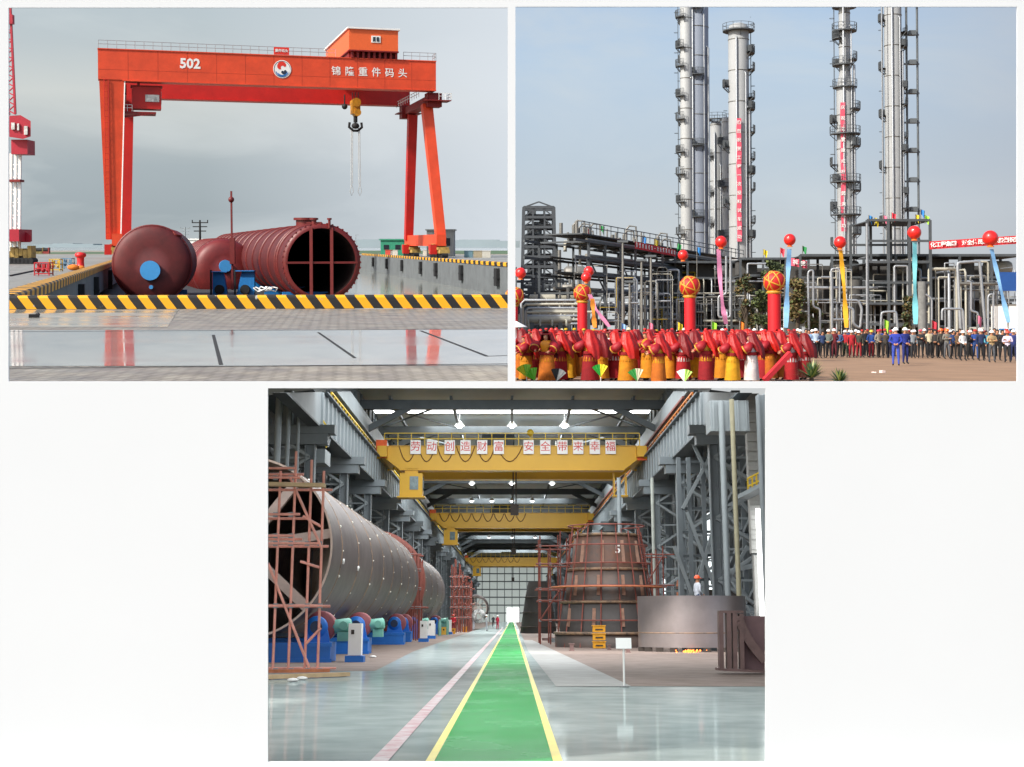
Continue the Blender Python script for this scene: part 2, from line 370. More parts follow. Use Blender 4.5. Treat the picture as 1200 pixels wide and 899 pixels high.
sheet('ground', [(-70, 20), (0, 20), (0, yk + .6), (-70, yk + .6)], Z0, BRICK, 'grey brick paving of the dock apron')
e1 = G(K, 300, 432).y; e2 = G(K, 300, 389).y; e3 = G(K, 300, 385).y; e4 = G(K, 300, 363).y
sheet('pavement', [(-60, e1 - .6), (-0.02, e1 + .55), (-.02, e2 + .9), (-60, e2 - 1)], Z0 + .006, WET, 'smooth wet concrete strip mirroring the crane legs')
sheet('pavement', [(-60, e3), (G(K, 186, 386).x, e3 + .5), (G(K, 196, 366).x, yk - .2), (-60, yk - .2)], Z0 + .006, DAMP, 'damp concrete strip along the striped kerb')
JNT = mat('joint_dark', '#2c2c2b', 0.8)
mb = MB()
for (a, b), (c, d), wd in (((250, 393), (259, 428), .035), ((373, 390), (416, 420), .03), ((493, 388), (571, 418), .035), ((571, 418), (595, 417), .03), ((10, 432), (595, 427), .04), ((10, 389), (595, 386), .04)):
    p, q = G(K, a, b), G(K, c, d); n_ = Vector((-(q - p).y, (q - p).x, 0)).normalized() * wd
    mb.poly([(p - n_) + Vector((0, 0, .010)), (q - n_) + Vector((0, 0, .010)), (q + n_) + Vector((0, 0, .010)), (p + n_) + Vector((0, 0, .010))])
solo('pavement', 'dark joints between the wet concrete slabs', None, K, mb, JNT, kind='structure')
sheet('ground', [(-320, yk + .6), (LE(yk + .6), yk + .6), (LE(300), 300), (-320, 300)], Z0, QUAY, 'left quay of the basin')
sheet('ground', [(0, 129), (0, 300), (RE(300), 300)], Z0, QUAY, 'right quay of the basin')
sheet('ground', [(-1400, 300), (0, 300), (0, 560), (-1400, 560)], Z0, EARTH, 'far quay and muddy shore')
GREENB = mat('shore_grass', '#4c6446', 0.9, var=0.35, scale=0.05)
sheet('ground', [(-170, 330), (0, 330), (0, 548), (-90, 548)], Z0 + .03, GREENB, 'strip of green shore beyond the right quay')
WATER = mat('basin_water', '#8f9389', 0.07, var=0.1, scale=0.4, bump=0.25, bscale=1.2)
sheet('water', [(-75, 50), (-.01, 50), (-.01, 129), (RE(300), 299.9), (LE(300), 299.9)], Z0 - 2.9, WATER, 'still muddy water in the dock basin')
RIVER = mat('river_water', '#9fa8ab', 0.15, var=0.05, bump=0.3, bscale=.5)
sheet('water', [(-1400, 560.2), (0, 560.2), (0, 1450), (-1400, 1450)], Z0 - .2, RIVER, 'pale river beyond the dock')
mb = MB()
for i in range(60):
    x = -1200 + i * 20.3; h = 3 + 3 * noise.noise(Vector((i * .31, 0, 0))) + (5 if i > 47 else 0)
    mb.box((x, 1380, Z0 + h / 2), (20.3, 30, max(1.5, h) * 1.0))
solo('hills', 'low hazy far shore on the horizon', None, K, mb, mat('far_shore', '#8d9a9e', 1, var=.1, scale=.01), kind='structure')

# quay walls with rubber fenders
def quay_wall(name, p, q, label, slots, wd, fl):
    t = T(name, label, 'quay wall', K, loc=(p[0], p[1], Z0 - 3)); mb = MB()
    d = Vector((q[0] - p[0], q[1] - p[1], 0)); nn = Vector((-d.y, d.x, 0)).normalized() * .5 * (1 if fl > 0 else -1)
    a, b = Vector((p[0], p[1], 0)), Vector((q[0], q[1], 0))
    vs = [a, b, b + nn, a + nn]; top = Z0 - .012; bot = Z0 - 3.2
    mb.add([(*v.xy, z) for z in (bot, top) for v in vs][:0] + [(v.x, v.y, (Z0 - 1.2) if v.y < 50 else bot) for v in vs] + [(v.x, v.y, top) for v in vs], [(0, 1, 5, 4), (1, 2, 6, 5), (2, 3, 7, 6), (3, 0, 4, 7), (4, 5, 6, 7), (3, 2, 1, 0)])
    t.part('wall_face', mb, CONC)
    dn = d.normalized()
    for s in slots:
        c = a + d * s - nn.normalized() * .18; f = MB(); h = 1.75
        f.box((c.x, c.y, Z0 - .25 - h / 2), (wd, .34, h), rz=math.atan2(dn.y, dn.x))
        f.box((c.x, c.y, Z0 - .25 - h * .55), (wd * 1.15, .4, .12), rz=math.atan2(dn.y, dn.x))
        t.part('fender', f, BLKM)
    return t
def param(px, a, b):  # where along a-b the column px is met
    best = min(range(0, 1001), key=lambda i: abs((a[0] + (b[0] - a[0]) * i / 1000) - X(K, px, a[1] + (b[1] - a[1]) * i / 1000, Z0)))
    return best / 1000
LA, LB = (LE(43.3), 43.3), (LE(300), 300); RA, RB = (-.02, 129), (RE(299.8), 299.8)
quay_wall('quay_wall', LA, LB, 'grey basin wall on the left with broad black rubber fenders', [param(p, LA, LB) for p in (57, 92, 110, 127)], 1.1, 1)
quay_wall('quay_wall', RA, RB, 'long grey basin wall on the right with a row of black fenders', [param(p, RA, RB) for p in (584, 542, 512, 494, 472, 454, 438)], 1.5, -1)
# kerbs
def kerb(a, b, w_, h, label, period, slant):
    d = Vector((b[0] - a[0], b[1] - a[1], 0)); L = d.length; ang = math.atan2(d.y, d.x)
    mb = MB(); prof = [(-w_ / 2, 0), (-w_ / 2, h - .07), (-w_ / 2 + .07, h), (w_ / 2 - .07, h), (w_ / 2, h - .07), (w_ / 2, 0)]
    n = 6; vs = [(x, y, z) for x in (0, L) for y, z in prof]
    mb.add(vs, [(i, (i + 1) % n, (i + 1) % n + n, i + n) for i in range(n)] + [tuple(range(n - 1, -1, -1)), tuple(range(n, 2 * n))])
    me = mb.data('kerb'); me.materials.append(stripe_mat('hazard_stripes', '#e2a211', '#191818', period, slant))
    o = bpy.data.objects.new('kerb', me); COL.objects.link(o)
    o.matrix_world = FR[K] @ Matrix.Translation((a[0], a[1], Z0 + .008)) @ Matrix.Rotation(ang, 4, 'Z'); return tag(o, label, 'kerb')
kerb((-40, yk - .9), (-.02, yk + 1.3), .55, .42, 'black and yellow striped kerb crossing the whole foreground before the basin', .62, .75)
kerb((LE(44.3) - .3, 44.3), (LE(205) - .3, 205), .8, .42, 'black and yellow striped kerb running away along the left quay', 1.9, -.5)
kerb((-.3, 131.2), (RE(290) + .4, 290), .5, .38, 'far striped kerb along the top of the right quay wall', 3.2, -.5)

# ---- gantry crane
t16 = R(16); U = Vector((math.cos(t16), math.sin(t16), 0)); W_ = Vector((-math.sin(t16), math.cos(t16), 0)); P0 = Vector((-63.4, 210, 0))
def C(u, v, z): return P0 + U * u + W_ * v + Vector((0, 0, z))
RM = Matrix.Rotation(t16, 3, 'Z')
cr = T('gantry_crane', 'huge orange-red gantry crane marked 502 standing over the dock basin', 'crane', K, loc=C(26, 12, Z0), rz=t16)
ZT, ZB = 30.1, 25.5
def cbox(mb, u0, u1, v0, v1, z0, z1, mi=0): mb.box(C((u0 + u1) / 2, (v0 + v1) / 2, (z0 + z1) / 2), (u1 - u0, v1 - v0, z1 - z0), rz=t16, mi=mi)
g = MB(); cbox(g, 0, 53, 0, 2.4, ZB, ZT); cbox(g, -.05, 53.05, -.12, 2.5, ZT, ZT + .15); cbox(g, 3.6, 53.02, -.1, 2.5, ZB - .16, ZB)
girder = cr.part('girder', g, [O_ORANGE, O_RED])
g = MB()
for i in range(1, 12): cbox(g, i * 4.45 - .03, i * 4.45 + .03, -.012, .01, ZB, ZT)
cbox(g, 0, 53, -.012, .01, ZB + 1.5, ZB + 1.55); cr.part('weld_seams', g, mat('orange_seam', '#a83214', .6, var=.2), girder)
g = MB()
for du in (-.3, .3): g.bar(C(1.2 + du, -.1, ZB), C(1.25 + du, 1.2, Z0 + 3), .09)
for i in range(26): f = i / 26; g.bar(C(.9, -.1 + 1.3 * f, ZB + (Z0 + 3 - ZB) * f), C(1.5, -.1 + 1.3 * f, ZB + (Z0 + 3 - ZB) * f), .06)
cr.part('leg_ladder', g, O_RED)
for s_, u_, sz in (('502', 13.75, 2.1),):
    tx = MB(); tx.mesh(text_data(s_, sz, .07), Matrix.Translation(C(u_, -.04, 28.3)) @ Matrix.Rotation(t16, 4, 'Z')); cr.part('number', tx, WHT, girder)
for i, ch in enumerate('锦隆重件码头'):
    tx = MB(); tx.mesh(text_data(ch, 1.55, .014), Matrix.Translation(C(36.6 + i * 2.17, -.04, 27.95)) @ Matrix.Rotation(t16, 4, 'Z')); cr.part('lettering', tx, WHT, girder)
# emblem: white disc, red and dark swirl, blue waves
DKB = mat('emblem_dark', '#223044', .5); BLW = mat('emblem_blue', '#2f6fae', .5); EMR = mat('emblem_red', '#d8301f', .5)
em = MB(); ec = C(28.0, -.03, 28.0); em.cyl(ec, ec - W_ * .05, 1.42, n=32); em.cyl(ec - W_ * .05, ec - W_ * .06, 1.42, 1.36, n=32)
def arcshape(mb, r0, r1, a0, a1, off, mi, cx=0, cz=0):
    n = 14; pts = []
    for i in range(n + 1):
        a = R(a0 + (a1 - a0) * i / n); th = (r1 - r0) * math.sin(math.pi * min(1, .08 + .92 * i / n)) ** .6
        pts.append((cx + math.cos(a) * r0, cz + math.sin(a) * r0, cx + math.cos(a) * (r0 + th), cz + math.sin(a) * (r0 + th)))
    vs = []
    for x0, z0, x1, z1 in pts: vs += [ec + U * x0 + Vector((0, 0, z0)) - W_ * off, ec + U * x1 + Vector((0, 0, z1)) - W_ * off]
    mb.add(vs, [(2 * i, 2 * i + 2, 2 * i + 3, 2 * i + 1) for i in range(n)], mi)
arcshape(em, .28, .98, 20, 230, .075, 1, .05, .25); arcshape(em, .1, .62, 190, 395, .08, 2, .22, -.22)
arcshape(em, 1.02, 1.22, 200, 340, .078, 3); arcshape(em, .78, .95, 215, 350, .078, 3, 0, -.12); arcshape(em, 1.25, 1.34, 0, 359, .077, 2)
cr.part('emblem', em, [WHT, EMR, DKB, BLW], girder)
g = MB(); cbox(g, 0, 53.5, 23.4, 25.8, ZB - .1, ZT - .1); cbox(g, 0, 53.5, 23.2, 26, ZB - .3, ZB - .1); cr.part('rear_girder', g, O_RED)  # the rear girder's shaded face is put into this deeper red
# legs
for nm, (u0, v0, u1, v1, a0, b0, a1, b1, zt), m in (
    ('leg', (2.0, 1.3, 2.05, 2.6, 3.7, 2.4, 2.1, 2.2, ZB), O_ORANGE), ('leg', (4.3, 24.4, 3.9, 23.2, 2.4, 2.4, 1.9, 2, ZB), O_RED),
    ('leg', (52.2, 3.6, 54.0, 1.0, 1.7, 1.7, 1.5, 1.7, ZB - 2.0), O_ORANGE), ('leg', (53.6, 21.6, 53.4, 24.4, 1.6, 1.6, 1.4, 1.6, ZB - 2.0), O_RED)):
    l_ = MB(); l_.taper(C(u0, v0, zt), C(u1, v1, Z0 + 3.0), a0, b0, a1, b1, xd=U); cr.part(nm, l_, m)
for u in (2.6, 53.8): g = MB(); g.bar(C(u, -.2, Z0 + 2.9), C(u, 26, Z0 + 2.9), 1.6, 1.9); cr.part('sill_beam', g, O_ORANGE)
g = MB(); g.bar(C(53.0, 1.0, ZB - 1.3), C(53.4, 25.6, ZB - 1.3), 1.9, 1.2); cr.part('end_tie', g, DKRED); g = MB(); g.bar(C(3.4, 2.6, ZB - 1.2), C(3.4, 23, ZB - 1.2), 1.6, 1.6); cr.part('end_tie', g, DKRED)
for v in (2.4, 23.8): g = MB(); cbox(g, 51.9, 54.3, v - 1.1, v + 1.3, ZB - 2.6, ZB - .3); cr.part('leg_head', g, DKRED)
for v in (1.6, 24.2): g = MB(); cbox(g, 51.2, 55.6, v - 1.6, v + 1.6, ZB - 1.72, ZB - 1.58); cr.part('platform', g, DKRED)
RAILG = mat('rail_grey', '#8f8c8e', .5, var=.1)
def railing(pts, h, step, th, K_=None):
    r_ = MB()
    for a, b in zip(pts, pts[1:]):
        a, b = Vector(a), Vector(b); n = max(1, round((b - a).length / step))
        for i in range(n + 1):
            p = a.lerp(b, i / n); r_.bar(p, p + Vector((0, 0, h)), th)
        for q in (h, h * .55): r_.bar(a + Vector((0, 0, q)), b + Vector((0, 0, q)), th)
    return r_
cr.part('railing', railing([C(.1, 0, ZT + .12), C(36.5, 0, ZT + .12)], 1.25, 1.35, .075), RAILG)
cr.part('railing', railing([C(47.6, 0, ZT + .12), C(53, 0, ZT + .12), C(53, 2.4, ZT + .12)], 1.25, 1.35, .075), RAILG)
cr.part('railing', railing([C(53.5, 0, ZB - 1.58), C(55.6, 0, ZB - 1.58), C(55.6, 3.2, ZB - 1.58)], 1.1, 1, .07), WHT)
cr.part('railing', railing([C(51.2, 5, ZB - .7), C(51.2, 24, ZB - .7)], 1.1, 2, .08), WHT)
g = MB(); cbox(g, 26.7, 29.1, -.1, .1, ZT + .2, ZT + 1.35); pl = cr.part('name_plate', g, EMR)
tx = MB(); tx.mesh(text_data('重件码头', .52, .01), Matrix.Translation(C(27.9, -.14, ZT + .78)) @ Matrix.Rotation(t16, 4, 'Z')); cr.part('lettering', tx, WHT, pl)
# machine house on top
g = MB(); cbox(g, 38.6, 46.6, -.6, 25, ZT + 1.3, ZT + 4.7); cbox(g, 38.3, 46.9, -.9, 25.3, ZT + 4.7, ZT + 4.95, 1); cbox(g, 38.5, 46.7, -.7, 25.1, ZT + 1.15, ZT + 1.35, 2)
hs = cr.part('machine_house', g, [mat('house_orange', '#e2622c', .5, var=.08), WHT, DKRED])
g = MB(); cbox(g, 42.2, 43.7, -.7, -.58, ZT + 2.6, ZT + 3.7); wf = cr.part('window', g, WHT, hs)
g = MB(); cbox(g, 42.45, 42.85, -.76, -.69, ZT + 2.8, ZT + 3.5); cbox(g, 43.05, 43.45, -.76, -.69, ZT + 2.8, ZT + 3.5)
cr.part('house_panes', g, GLASS, hs)
g = MB()
for i in range(9): cbox(g, 39 + i * .9, 39.35 + i * .9, -.3, .3, ZT + .15, ZT + 1.2)
cbox(g, 38.8, 46.4, 1, 24.8, ZT + .3, ZT + 1.1); cr.part('trolley_frame', g, DKRED)
g = MB(); g.bar(C(3.95, .15, ZB), C(3.15, 1.3, Z0 + 3), .16); cr.part('conduit', g, WHT)
# operator's cabin under the left end
g = MB(); cbox(g, 5.0, 9.4, 1.4, 4.4, ZB - 4.2, ZB - .75); cab = cr.part('operator_cabin', g, O_RED)
g = MB(); cbox(g, 7.0, 9.1, 1.3, 1.42, ZB - 3.1, ZB - 2.0); cbox(g, 9.38, 9.46, 1.8, 4.0, ZB - 3.3, ZB - 1.4); cr.part('cabin_window', g, mat('pane_pale', '#c9c9c4', .2, var=.5, scale=2), cab)
g = MB(); cbox(g, 4.8, 9.6, 1.2, 4.6, ZB - .75, ZB - .6); cbox(g, 3.4, 8.6, 1.0, 5, ZB - 5.0, ZB - 4.7); g.bar(C(3.5, 1.2, ZB - 5.6), C(8.2, 1.2, ZB - 4.9), .3)
for v in (1.3, 4.4): g.bar(C(6, v, ZB - .7), C(6, v, ZB), .3)
cr.part('cabin_frame', g, DKRED)
cr.part('railing', railing([C(3.6, .9, ZB - 4.7), C(5, .9, ZB - 4.7)], 1.0, .7, .07), WHT)
# hook block, slings and second hook
HY = mat('hook_yellow', '#b98220', .5, var=.3, scale=2)
hu = 41.6
g = MB(); cbox(g, hu - .7, hu + .7, 10.5, 12.5, ZB - 3.2, ZB - .9); g.cyl(C(hu, 10.2, ZB - 1.3), C(hu, 12.7, ZB - 1.3), 0.75, n=18); g.cyl(C(hu + .2, 10.2, ZB - 3.0), C(hu + .2, 12.7, ZB - 3.0), .6, n=18)
hb = cr.part('hook_block', g, HY)
g = MB(); g.cyl(C(hu, 11.4, ZB - 3.6), C(hu, 11.4, ZB - 4.6), .35, n=10); g.lathe(C(hu, 11.4, ZB - 5.2), [(0, .6), (.5, .4), (.7, 0), (.5, -.4), (0, -.5)], n=14)
g.tube([C(hu - 1.0, 11.4, ZB - 4.6), C(hu - 1.1, 11.4, ZB - 5.4), C(hu - .4, 11.4, ZB - 6.0), C(hu + .4, 11.4, ZB - 6.0), C(hu + 1.1, 11.4, ZB - 5.4), C(hu + 1.0, 11.4, ZB - 4.6)], .22)
cr.part('hook', g, BLKM, hb)
SLG = mat('sling_grey', '#b5b8b6', .7)
g = MB()
for dx in (-.8, -.55, .55, .8): g.tube([C(hu + dx * .9, 11.4, ZB - 5.6), C(hu + dx, 11.4, ZB - 15)], .07, 5)
for dx in (-.7, .7): g.tube([C(hu + dx, 11.4, ZB - 15), C(hu + dx - .3, 11.4, ZB - 16.3), C(hu + dx, 11.4, ZB - 17), C(hu + dx + .3, 11.4, ZB - 16.3), C(hu + dx, 11.4, ZB - 15)], .06, 5)
cr.part('sling', g, SLG, hb)
g = MB(); g.cyl(C(hu - 1.9, 11, ZB), C(hu - 1.9, 11, ZB - 1.6), .12, n=6); g.sph(C(hu - 1.9, 11, ZB - 2.0), .5, 10, 6); cr.part('small_hook', g, BLKM)
g = MB()
for du in (-.5, 0, .5): g.tube([C(hu + du, 11.4, ZB + .5), C(hu + du, 11.4, ZB - 1.2)], .06, 5)
cr.part('hoist_rope', g, BLKM)
# bogies under the four corners
BOG = mat('bogie_yellow', '#a98c4a', .6, var=.5, scale=1.2)
for u in (2.6, 53.8):
    for v in (1.6, 24):
        g = MB()
        for i in range(4):
            vv = v - 3.6 + i * 2.4; cbox(g, u - .8, u + .8, vv - .9, vv + .9, Z0 + .75, Z0 + 1.35)
        for s_ in (-1.9, 1.9): cbox(g, u - .9, u + .9, v + s_ - 1.6, v + s_ + 1.6, Z0 + 1.3, Z0 + 1.75)
        cbox(g, u - 1.1, u + 1.1, v - 1, v + 1, Z0 + 1.7, Z0 + 2.3); bgp = cr.part('bogie', g, BOG)
        g = MB()
        for i in range(8):
            vv = v - 4.2 + i * 1.2; g.cyl(C(u - .5, vv, Z0 + .45), C(u + .5, vv, Z0 + .45), .45, n=12)
        cr.part('wheels', g, BLKM, bgp)
        g = MB(); cbox(g, u - 1.9, u - .8, v - 2.2, v - 1.2, Z0 + .6, Z0 + 2.2); cbox(g, u + .8, u + 1.5, v - .6, v + .6, Z0 + .9, Z0 + 1.7); cbox(g, u - 1.4, u - .7, v + .8, v + 1.6, Z0 + 1.2, Z0 + 2.2)
        cr.part('drive_motor', g, O_RED, bgp)
mat('cabinet_grey', '#7f8484', .6)

# ---- jib crane cut by the left edge
t = T('jib_crane', 'crimson jib crane with lattice legs at the left edge of the dock', 'crane', K, loc=G(K, 22, 297))
d = 150.0
def J(px, py, dd=0): return P(K, px, py, d + dd)
CRIM = mat('crimson_paint', '#a5162c', .5, var=.2, scale=.5)
g = MB(); s_ = d / FPX
g.add([J(8, 136), J(24, 135), J(36, 142), J(36, 160), J(27, 163), J(8, 160), J(8, 136, 4), J(24, 135, 4), J(36, 142, 3), J(36, 160, 3), J(27, 163, 4), J(8, 160, 4)],
      [(0, 1, 4, 5), (1, 2, 3, 4), (0, 5, 11, 6), (6, 11, 10, 7), (7, 10, 9, 8), (2, 8, 9, 3), (0, 6, 7, 1), (1, 7, 8, 2), (5, 4, 10, 11), (4, 3, 9, 10)])
cb = t.part('cabin', g, CRIM)
g = MB()
for a, b, c_, e_ in ((14, 144, 18, 152), (21, 145, 23, 153), (29, 148, 33, 158)): g.box((J(a, b) + J(c_, e_)) / 2 + Vector((0, -.15, 0)), ((c_ - a) * s_, .2, (e_ - b) * s_))
t.part('window', g, mat('pane_pale', '#c9c9c4'), cb)
g = MB(); g.box((J(10, 163) + J(29, 180)) / 2 + Vector((0, 2, 0)), (19 * s_, 2.4, 17 * s_)); t.part('slew_ring', g, CRIM)
g = MB()
a0, a1 = J(18, 134), J(10, -40)
for o_ in (0, 1.1):
    g.bar(a0 + Vector((-o_, o_, 0)), a1 + Vector((-o_, o_, 0)), .22)
for i in range(16):
    p = a0.lerp(a1, i / 16); q = a0.lerp(a1, (i + .5) / 16); g.bar(p, q + Vector((-1.1, 1.1, 0)), .1); g.bar(q + Vector((-1.1, 1.1, 0)), a0.lerp(a1, (i + 1) / 16), .1)
g.box(J(11, 23), (.9, .6, 1.0)); t.part('jib', g, CRIM)
for px in (13, 18.5, 23.5):
    g = MB(); g.bar(J(px, 180, 2), Vector((X(K, px - 1, d + 2, Z0), d + 2, Z0)), .28); t.part('leg', g, WHT)
g = MB()
for i in range(8):
    zz = 9.0 - i * 1.4; g.bar((X(K, 12.5, d + 2), d + 2, zz), (X(K, 23.3, d + 2), d + 2, zz - 1.2), .12); g.bar((X(K, 12.5, d + 2), d + 2, zz), (X(K, 23.3, d + 2), d + 2, zz), .12)
t.part('brace', g, WHT)
g = MB(); g.box(J(19, 212, 2), (14 * s_, 1.4, .25)); t.part('platform', g, DKRED)
g = MB(); g.box((J(4, 268) + J(30, 284)) / 2, (26 * s_, 4, 14 * s_)); g.add([J(24, 268), J(36, 276), J(36, 284), J(24, 284), J(24, 268, 3), J(36, 276, 3), J(36, 284, 3), J(24, 284, 3)], [(0, 1, 2, 3), (4, 7, 6, 5), (0, 4, 5, 1), (1, 5, 6, 2)])
t.part('base_housing', g, CRIM)
g = MB()
for i in range(6): g.box((X(K, 12 + i * 5, d), d, Z0 + 1.0 + .3 * (i % 2)), (.42, 1.5, .8 + .3 * (i % 3)))
t.part('bogie', g, BOG)
g = MB()
for i in range(7): g.cyl((X(K, 11 + i * 4.6, d), d - 1, Z0 + .35), (X(K, 11 + i * 4.6, d), d + .6, Z0 + .35), .35, n=10)
t.part('wheels', g, BLKM)
# row of small machines beyond it
for i, (px, c_, wd) in enumerate(((46, '#7b6a3a', 1.6), (54, '#8e2f2a', 1.2))):
    t = T('capstan_winch', ('yellow-brown' if i == 0 else 'small dull red') + ' mooring winch on the left quay beside the jib crane', 'winch', K, loc=G(K, px, 296.5))
    L_ = G(K, px, 297.5); m_ = mat('winch%d' % i, c_, .6, var=.4, scale=2)
    g = MB(); g.box(L_ + Vector((0, 0, .3)), (wd * 1.5, 1, .6)); t.part('bed', g, m_)
    g = MB(); g.cyl(L_ + Vector((-wd * .5, 0, .95)), L_ + Vector((wd * .5, 0, .95)), .5, n=14); t.part('drum', g, BLKM)
    g = MB(); g.box(L_ + Vector((wd * .62, 0, 1)), (.3, .9, 1.1)); t.part('gearbox', g, m_)

# ---- bollard, racks and hoses on the left quay
b0 = G(K, 94.5, 316); t = T('bollard', 'red mushroom bollard on the left quay', 'bollard', K, loc=b0)
q = b0.y / FPX
g = MB(); g.lathe(b0, [(6.6 * q, 0), (6.6 * q, 1.5 * q), (4.4 * q, 3 * q), (3.9 * q, 9 * q), (4.2 * q, 14 * q)], 18); t.part('post', g, mat('bollard_red', '#d42727', .4))
g = MB(); g.lathe(b0, [(4.2 * q, 14 * q), (6.3 * q, 15.5 * q), (6.5 * q, 17.5 * q), (5.6 * q, 19.5 * q), (0, 20.5 * q)], 18); t.part('cap', g, mat('bollard_red', '#d42727'))
def rack(px, py, wpx, hpx, color, label, n):
    c = G(K, px, py); q = c.y / FPX; m_ = mat('rack_' + color, color, .5)
    t = T('barrier_rack', label, 'rack', K, loc=c, group='tubular racks on the left quay'); W2, H, D = wpx * q / 2, hpx * q, wpx * q * .8
    g = MB()
    for x in (-W2, W2):
        for y in (0, D):
            g = MB(); g.bar(c + Vector((x, y, 0)), c + Vector((x, y, H)), .07); t.part('post', g, m_)
    g = MB()
    for z in (.12, H * .55, H):
        for y in (0, D): g.bar(c + Vector((-W2, y, z)), c + Vector((W2, y, z)), .07)
        for x in (-W2, W2): g.bar(c + Vector((x, 0, z)), c + Vector((x, D, z)), .07)
    t.part('rails', g, m_); g = MB()
    for i in range(n):
        x = -W2 + (i + .5) * 2 * W2 / n; g.sph(c + Vector((x, D * .4, H * .42)), W2 * .34, 10, 6, (1, 1, 1.1)); g.box(c + Vector((x, D * .6, H * .75)), (W2 * .4, D * .4, H * .3))
    t.part('load', g, m_)
rack(49, 323, 17, 15, '#b0232b', 'red tubular rack on the left quay beside the striped kerb', 3)
rack(64, 318, 12, 14, '#c5a23a', 'yellow tubular rack between the red and the blue racks', 2)
rack(78, 315, 12, 12, '#5d7f96', 'blue-grey tubular rack beside the red bollard', 2)
g = MB(); q0 = G(K, 12, 324); q1 = G(K, 45, 317)
g.tube([q0 + Vector((0, 0, .05)), q1 + Vector((0, 0, .05))], .06, 6); solo('hose', 'black hose lying across the left quay', 'hose', K, g, BLKM)
g = MB(); q0 = G(K, 86, 317); g.sph(q0 + Vector((0, 0, .25)), .5, 10, 6, (1, .7, .5)); g.sph(q0 + Vector((.5, .2, .2)), .4, 10, 6, (1, .7, .5)); solo('sandbag_heap', 'small heap of orange bags at the foot of the red bollard', 'bags', K, g, mat('bag_orange', '#d0721d', .8, bump=.5))
g = MB(); g.box(G(K, 40, 372.5) + Vector((0, 0, .05)), (.28, .16, .1), rz=.3); g.cyl(G(K, 43, 372) + Vector((0, 0, .06)), G(K, 45, 371.6) + Vector((0, 0, .07)), .05); solo('stone', 'dark stone lying on the wet concrete near the kerb', 'stone', K, g, BLKM)

# ---- vessels on the barge
def disc_end(c, ax, r, bulge, n=40):
    """torispherical head"""
    pr = [(r, 0)]
    for i in range(1, 9):
        a = i / 8 * math.pi / 2; pr.append((r * math.cos(a) ** .45, bulge * math.sin(a)))
    pr.append((0, bulge)); g = MB(); g.lathe(c, pr, n, axis=ax); return g
RIB = mat('rib_red', '#681a17', .45, var=.2)
BARGE = mat('barge_deck', '#33373b', .8, var=.3)
g = MB(); bx = [(-38, 104), (-12, 104), (-30, 215), (-62, 215)]
g.add([(x, y, z) for z in (Z0 - 3.2, Z0 - 2.6) for x, y in bx], [(4, 5, 6, 7), (0, 1, 5, 4), (1, 2, 6, 5), (2, 3, 7, 6), (3, 0, 4, 7)])
solo('barge', 'low dark barge in the basin under the three red vessels', 'barge', K, g, BARGE)
dv = 115.0; c1 = P(K, 178.5, 309, dv); r1 = 44.5 * dv / FPX
t = T('pressure_vessel', 'dull red pressure vessel with a round blue cover on its domed end', 'vessel', K, loc=(c1.x, c1.y, c1.z - r1))
ax = Vector((-.20, 1, 0)).normalized()
g = MB(); g.lathe(c1, [(r1, 0), (r1, 16)], 44, axis=ax)
t.part('shell', g, OXIDE); t.part('dished_end', disc_end(c1, -ax, r1, .6), OXIDE)
g = MB(); g.lathe(c1, [(r1, -.12), (r1 + .1, -.1), (r1 + .1, .12), (r1, .14)], 44, axis=ax); t.part('weld_ring', g, OXIDE2)
f1 = P(K, 176, 317, dv - .8)
g = MB(); g.cyl(f1 + ax * .3, f1 - ax * .1, .84, n=28); cv = t.part('manhole_flange', g, OXIDE2); g = MB(); g.cyl(f1 - ax * .1, f1 - ax * .22, .82, n=28); t.part('blue_cover', g, LBLUE, cv)
f2 = P(K, 177, 336.5, dv - .62); g = MB(); g.cyl(f2 + ax * .6, f2 - ax * .05, .22, n=14); nz_ = t.part('drain_nozzle', g, OXIDE2); g = MB(); g.cyl(f2 - ax * .05, f2 - ax * .12, .17, n=12); t.part('blue_cap', g, LBLUE, nz_)
g = MB(); n0 = P(K, 205, 279, dv + .6); nd = Vector((.55, -.2, 1)).normalized(); g.cyl(n0 - nd * .6, n0 + nd * .35, .27, n=14); g.cyl(n0 + nd * .35, n0 + nd * .52, .45, n=16); t.part('nozzle', g, RIB)
g = MB(); n0 = P(K, 177, 267, dv + .4); g.cyl(n0 - Vector((0, 0, .4)), n0 + Vector((0, 0, .12)), .26, n=12); t.part('nozzle', g, RIB)
g = MB()
for dd in (2, 12): g.box(c1 + ax * dd + Vector((0, 0, -r1 * .95)), (r1 * 1.5, .8, .9), rz=.2)
t.part('saddle', g, BLUEP)
# second vessel behind
dv = 145.0; c2 = P(K, 262, 316, dv); r2 = 36 * dv / FPX
t = T('pressure_vessel', 'smaller dark red vessel between two blue stands behind the thin mast', 'vessel', K, loc=(c2.x, c2.y, c2.z - r2)); ax2 = Vector((-.33, 1, 0)).normalized()
g = MB(); g.lathe(c2, [(r2, 0), (r2, 18)], 36, axis=ax2); t.part('shell', g, OXIDE2); t.part('dished_end', disc_end(c2, -ax2, r2, 1.2), OXIDE2)
g = MB()
for i in range(8): g.lathe(c2 + ax2 * (1.5 + i * 2), [(r2, -.1), (r2 + .12, -.08), (r2 + .12, .08), (r2, .1)], 36, axis=ax2)
t.part('stiffening_rings', g, OXIDE2)
f1 = P(K, 264, 312, dv - 1.25); g = MB(); g.cyl(f1 + ax2 * .4, f1 - ax2 * .15, .65, n=24); t.part('blue_cover', g, LBLUE)
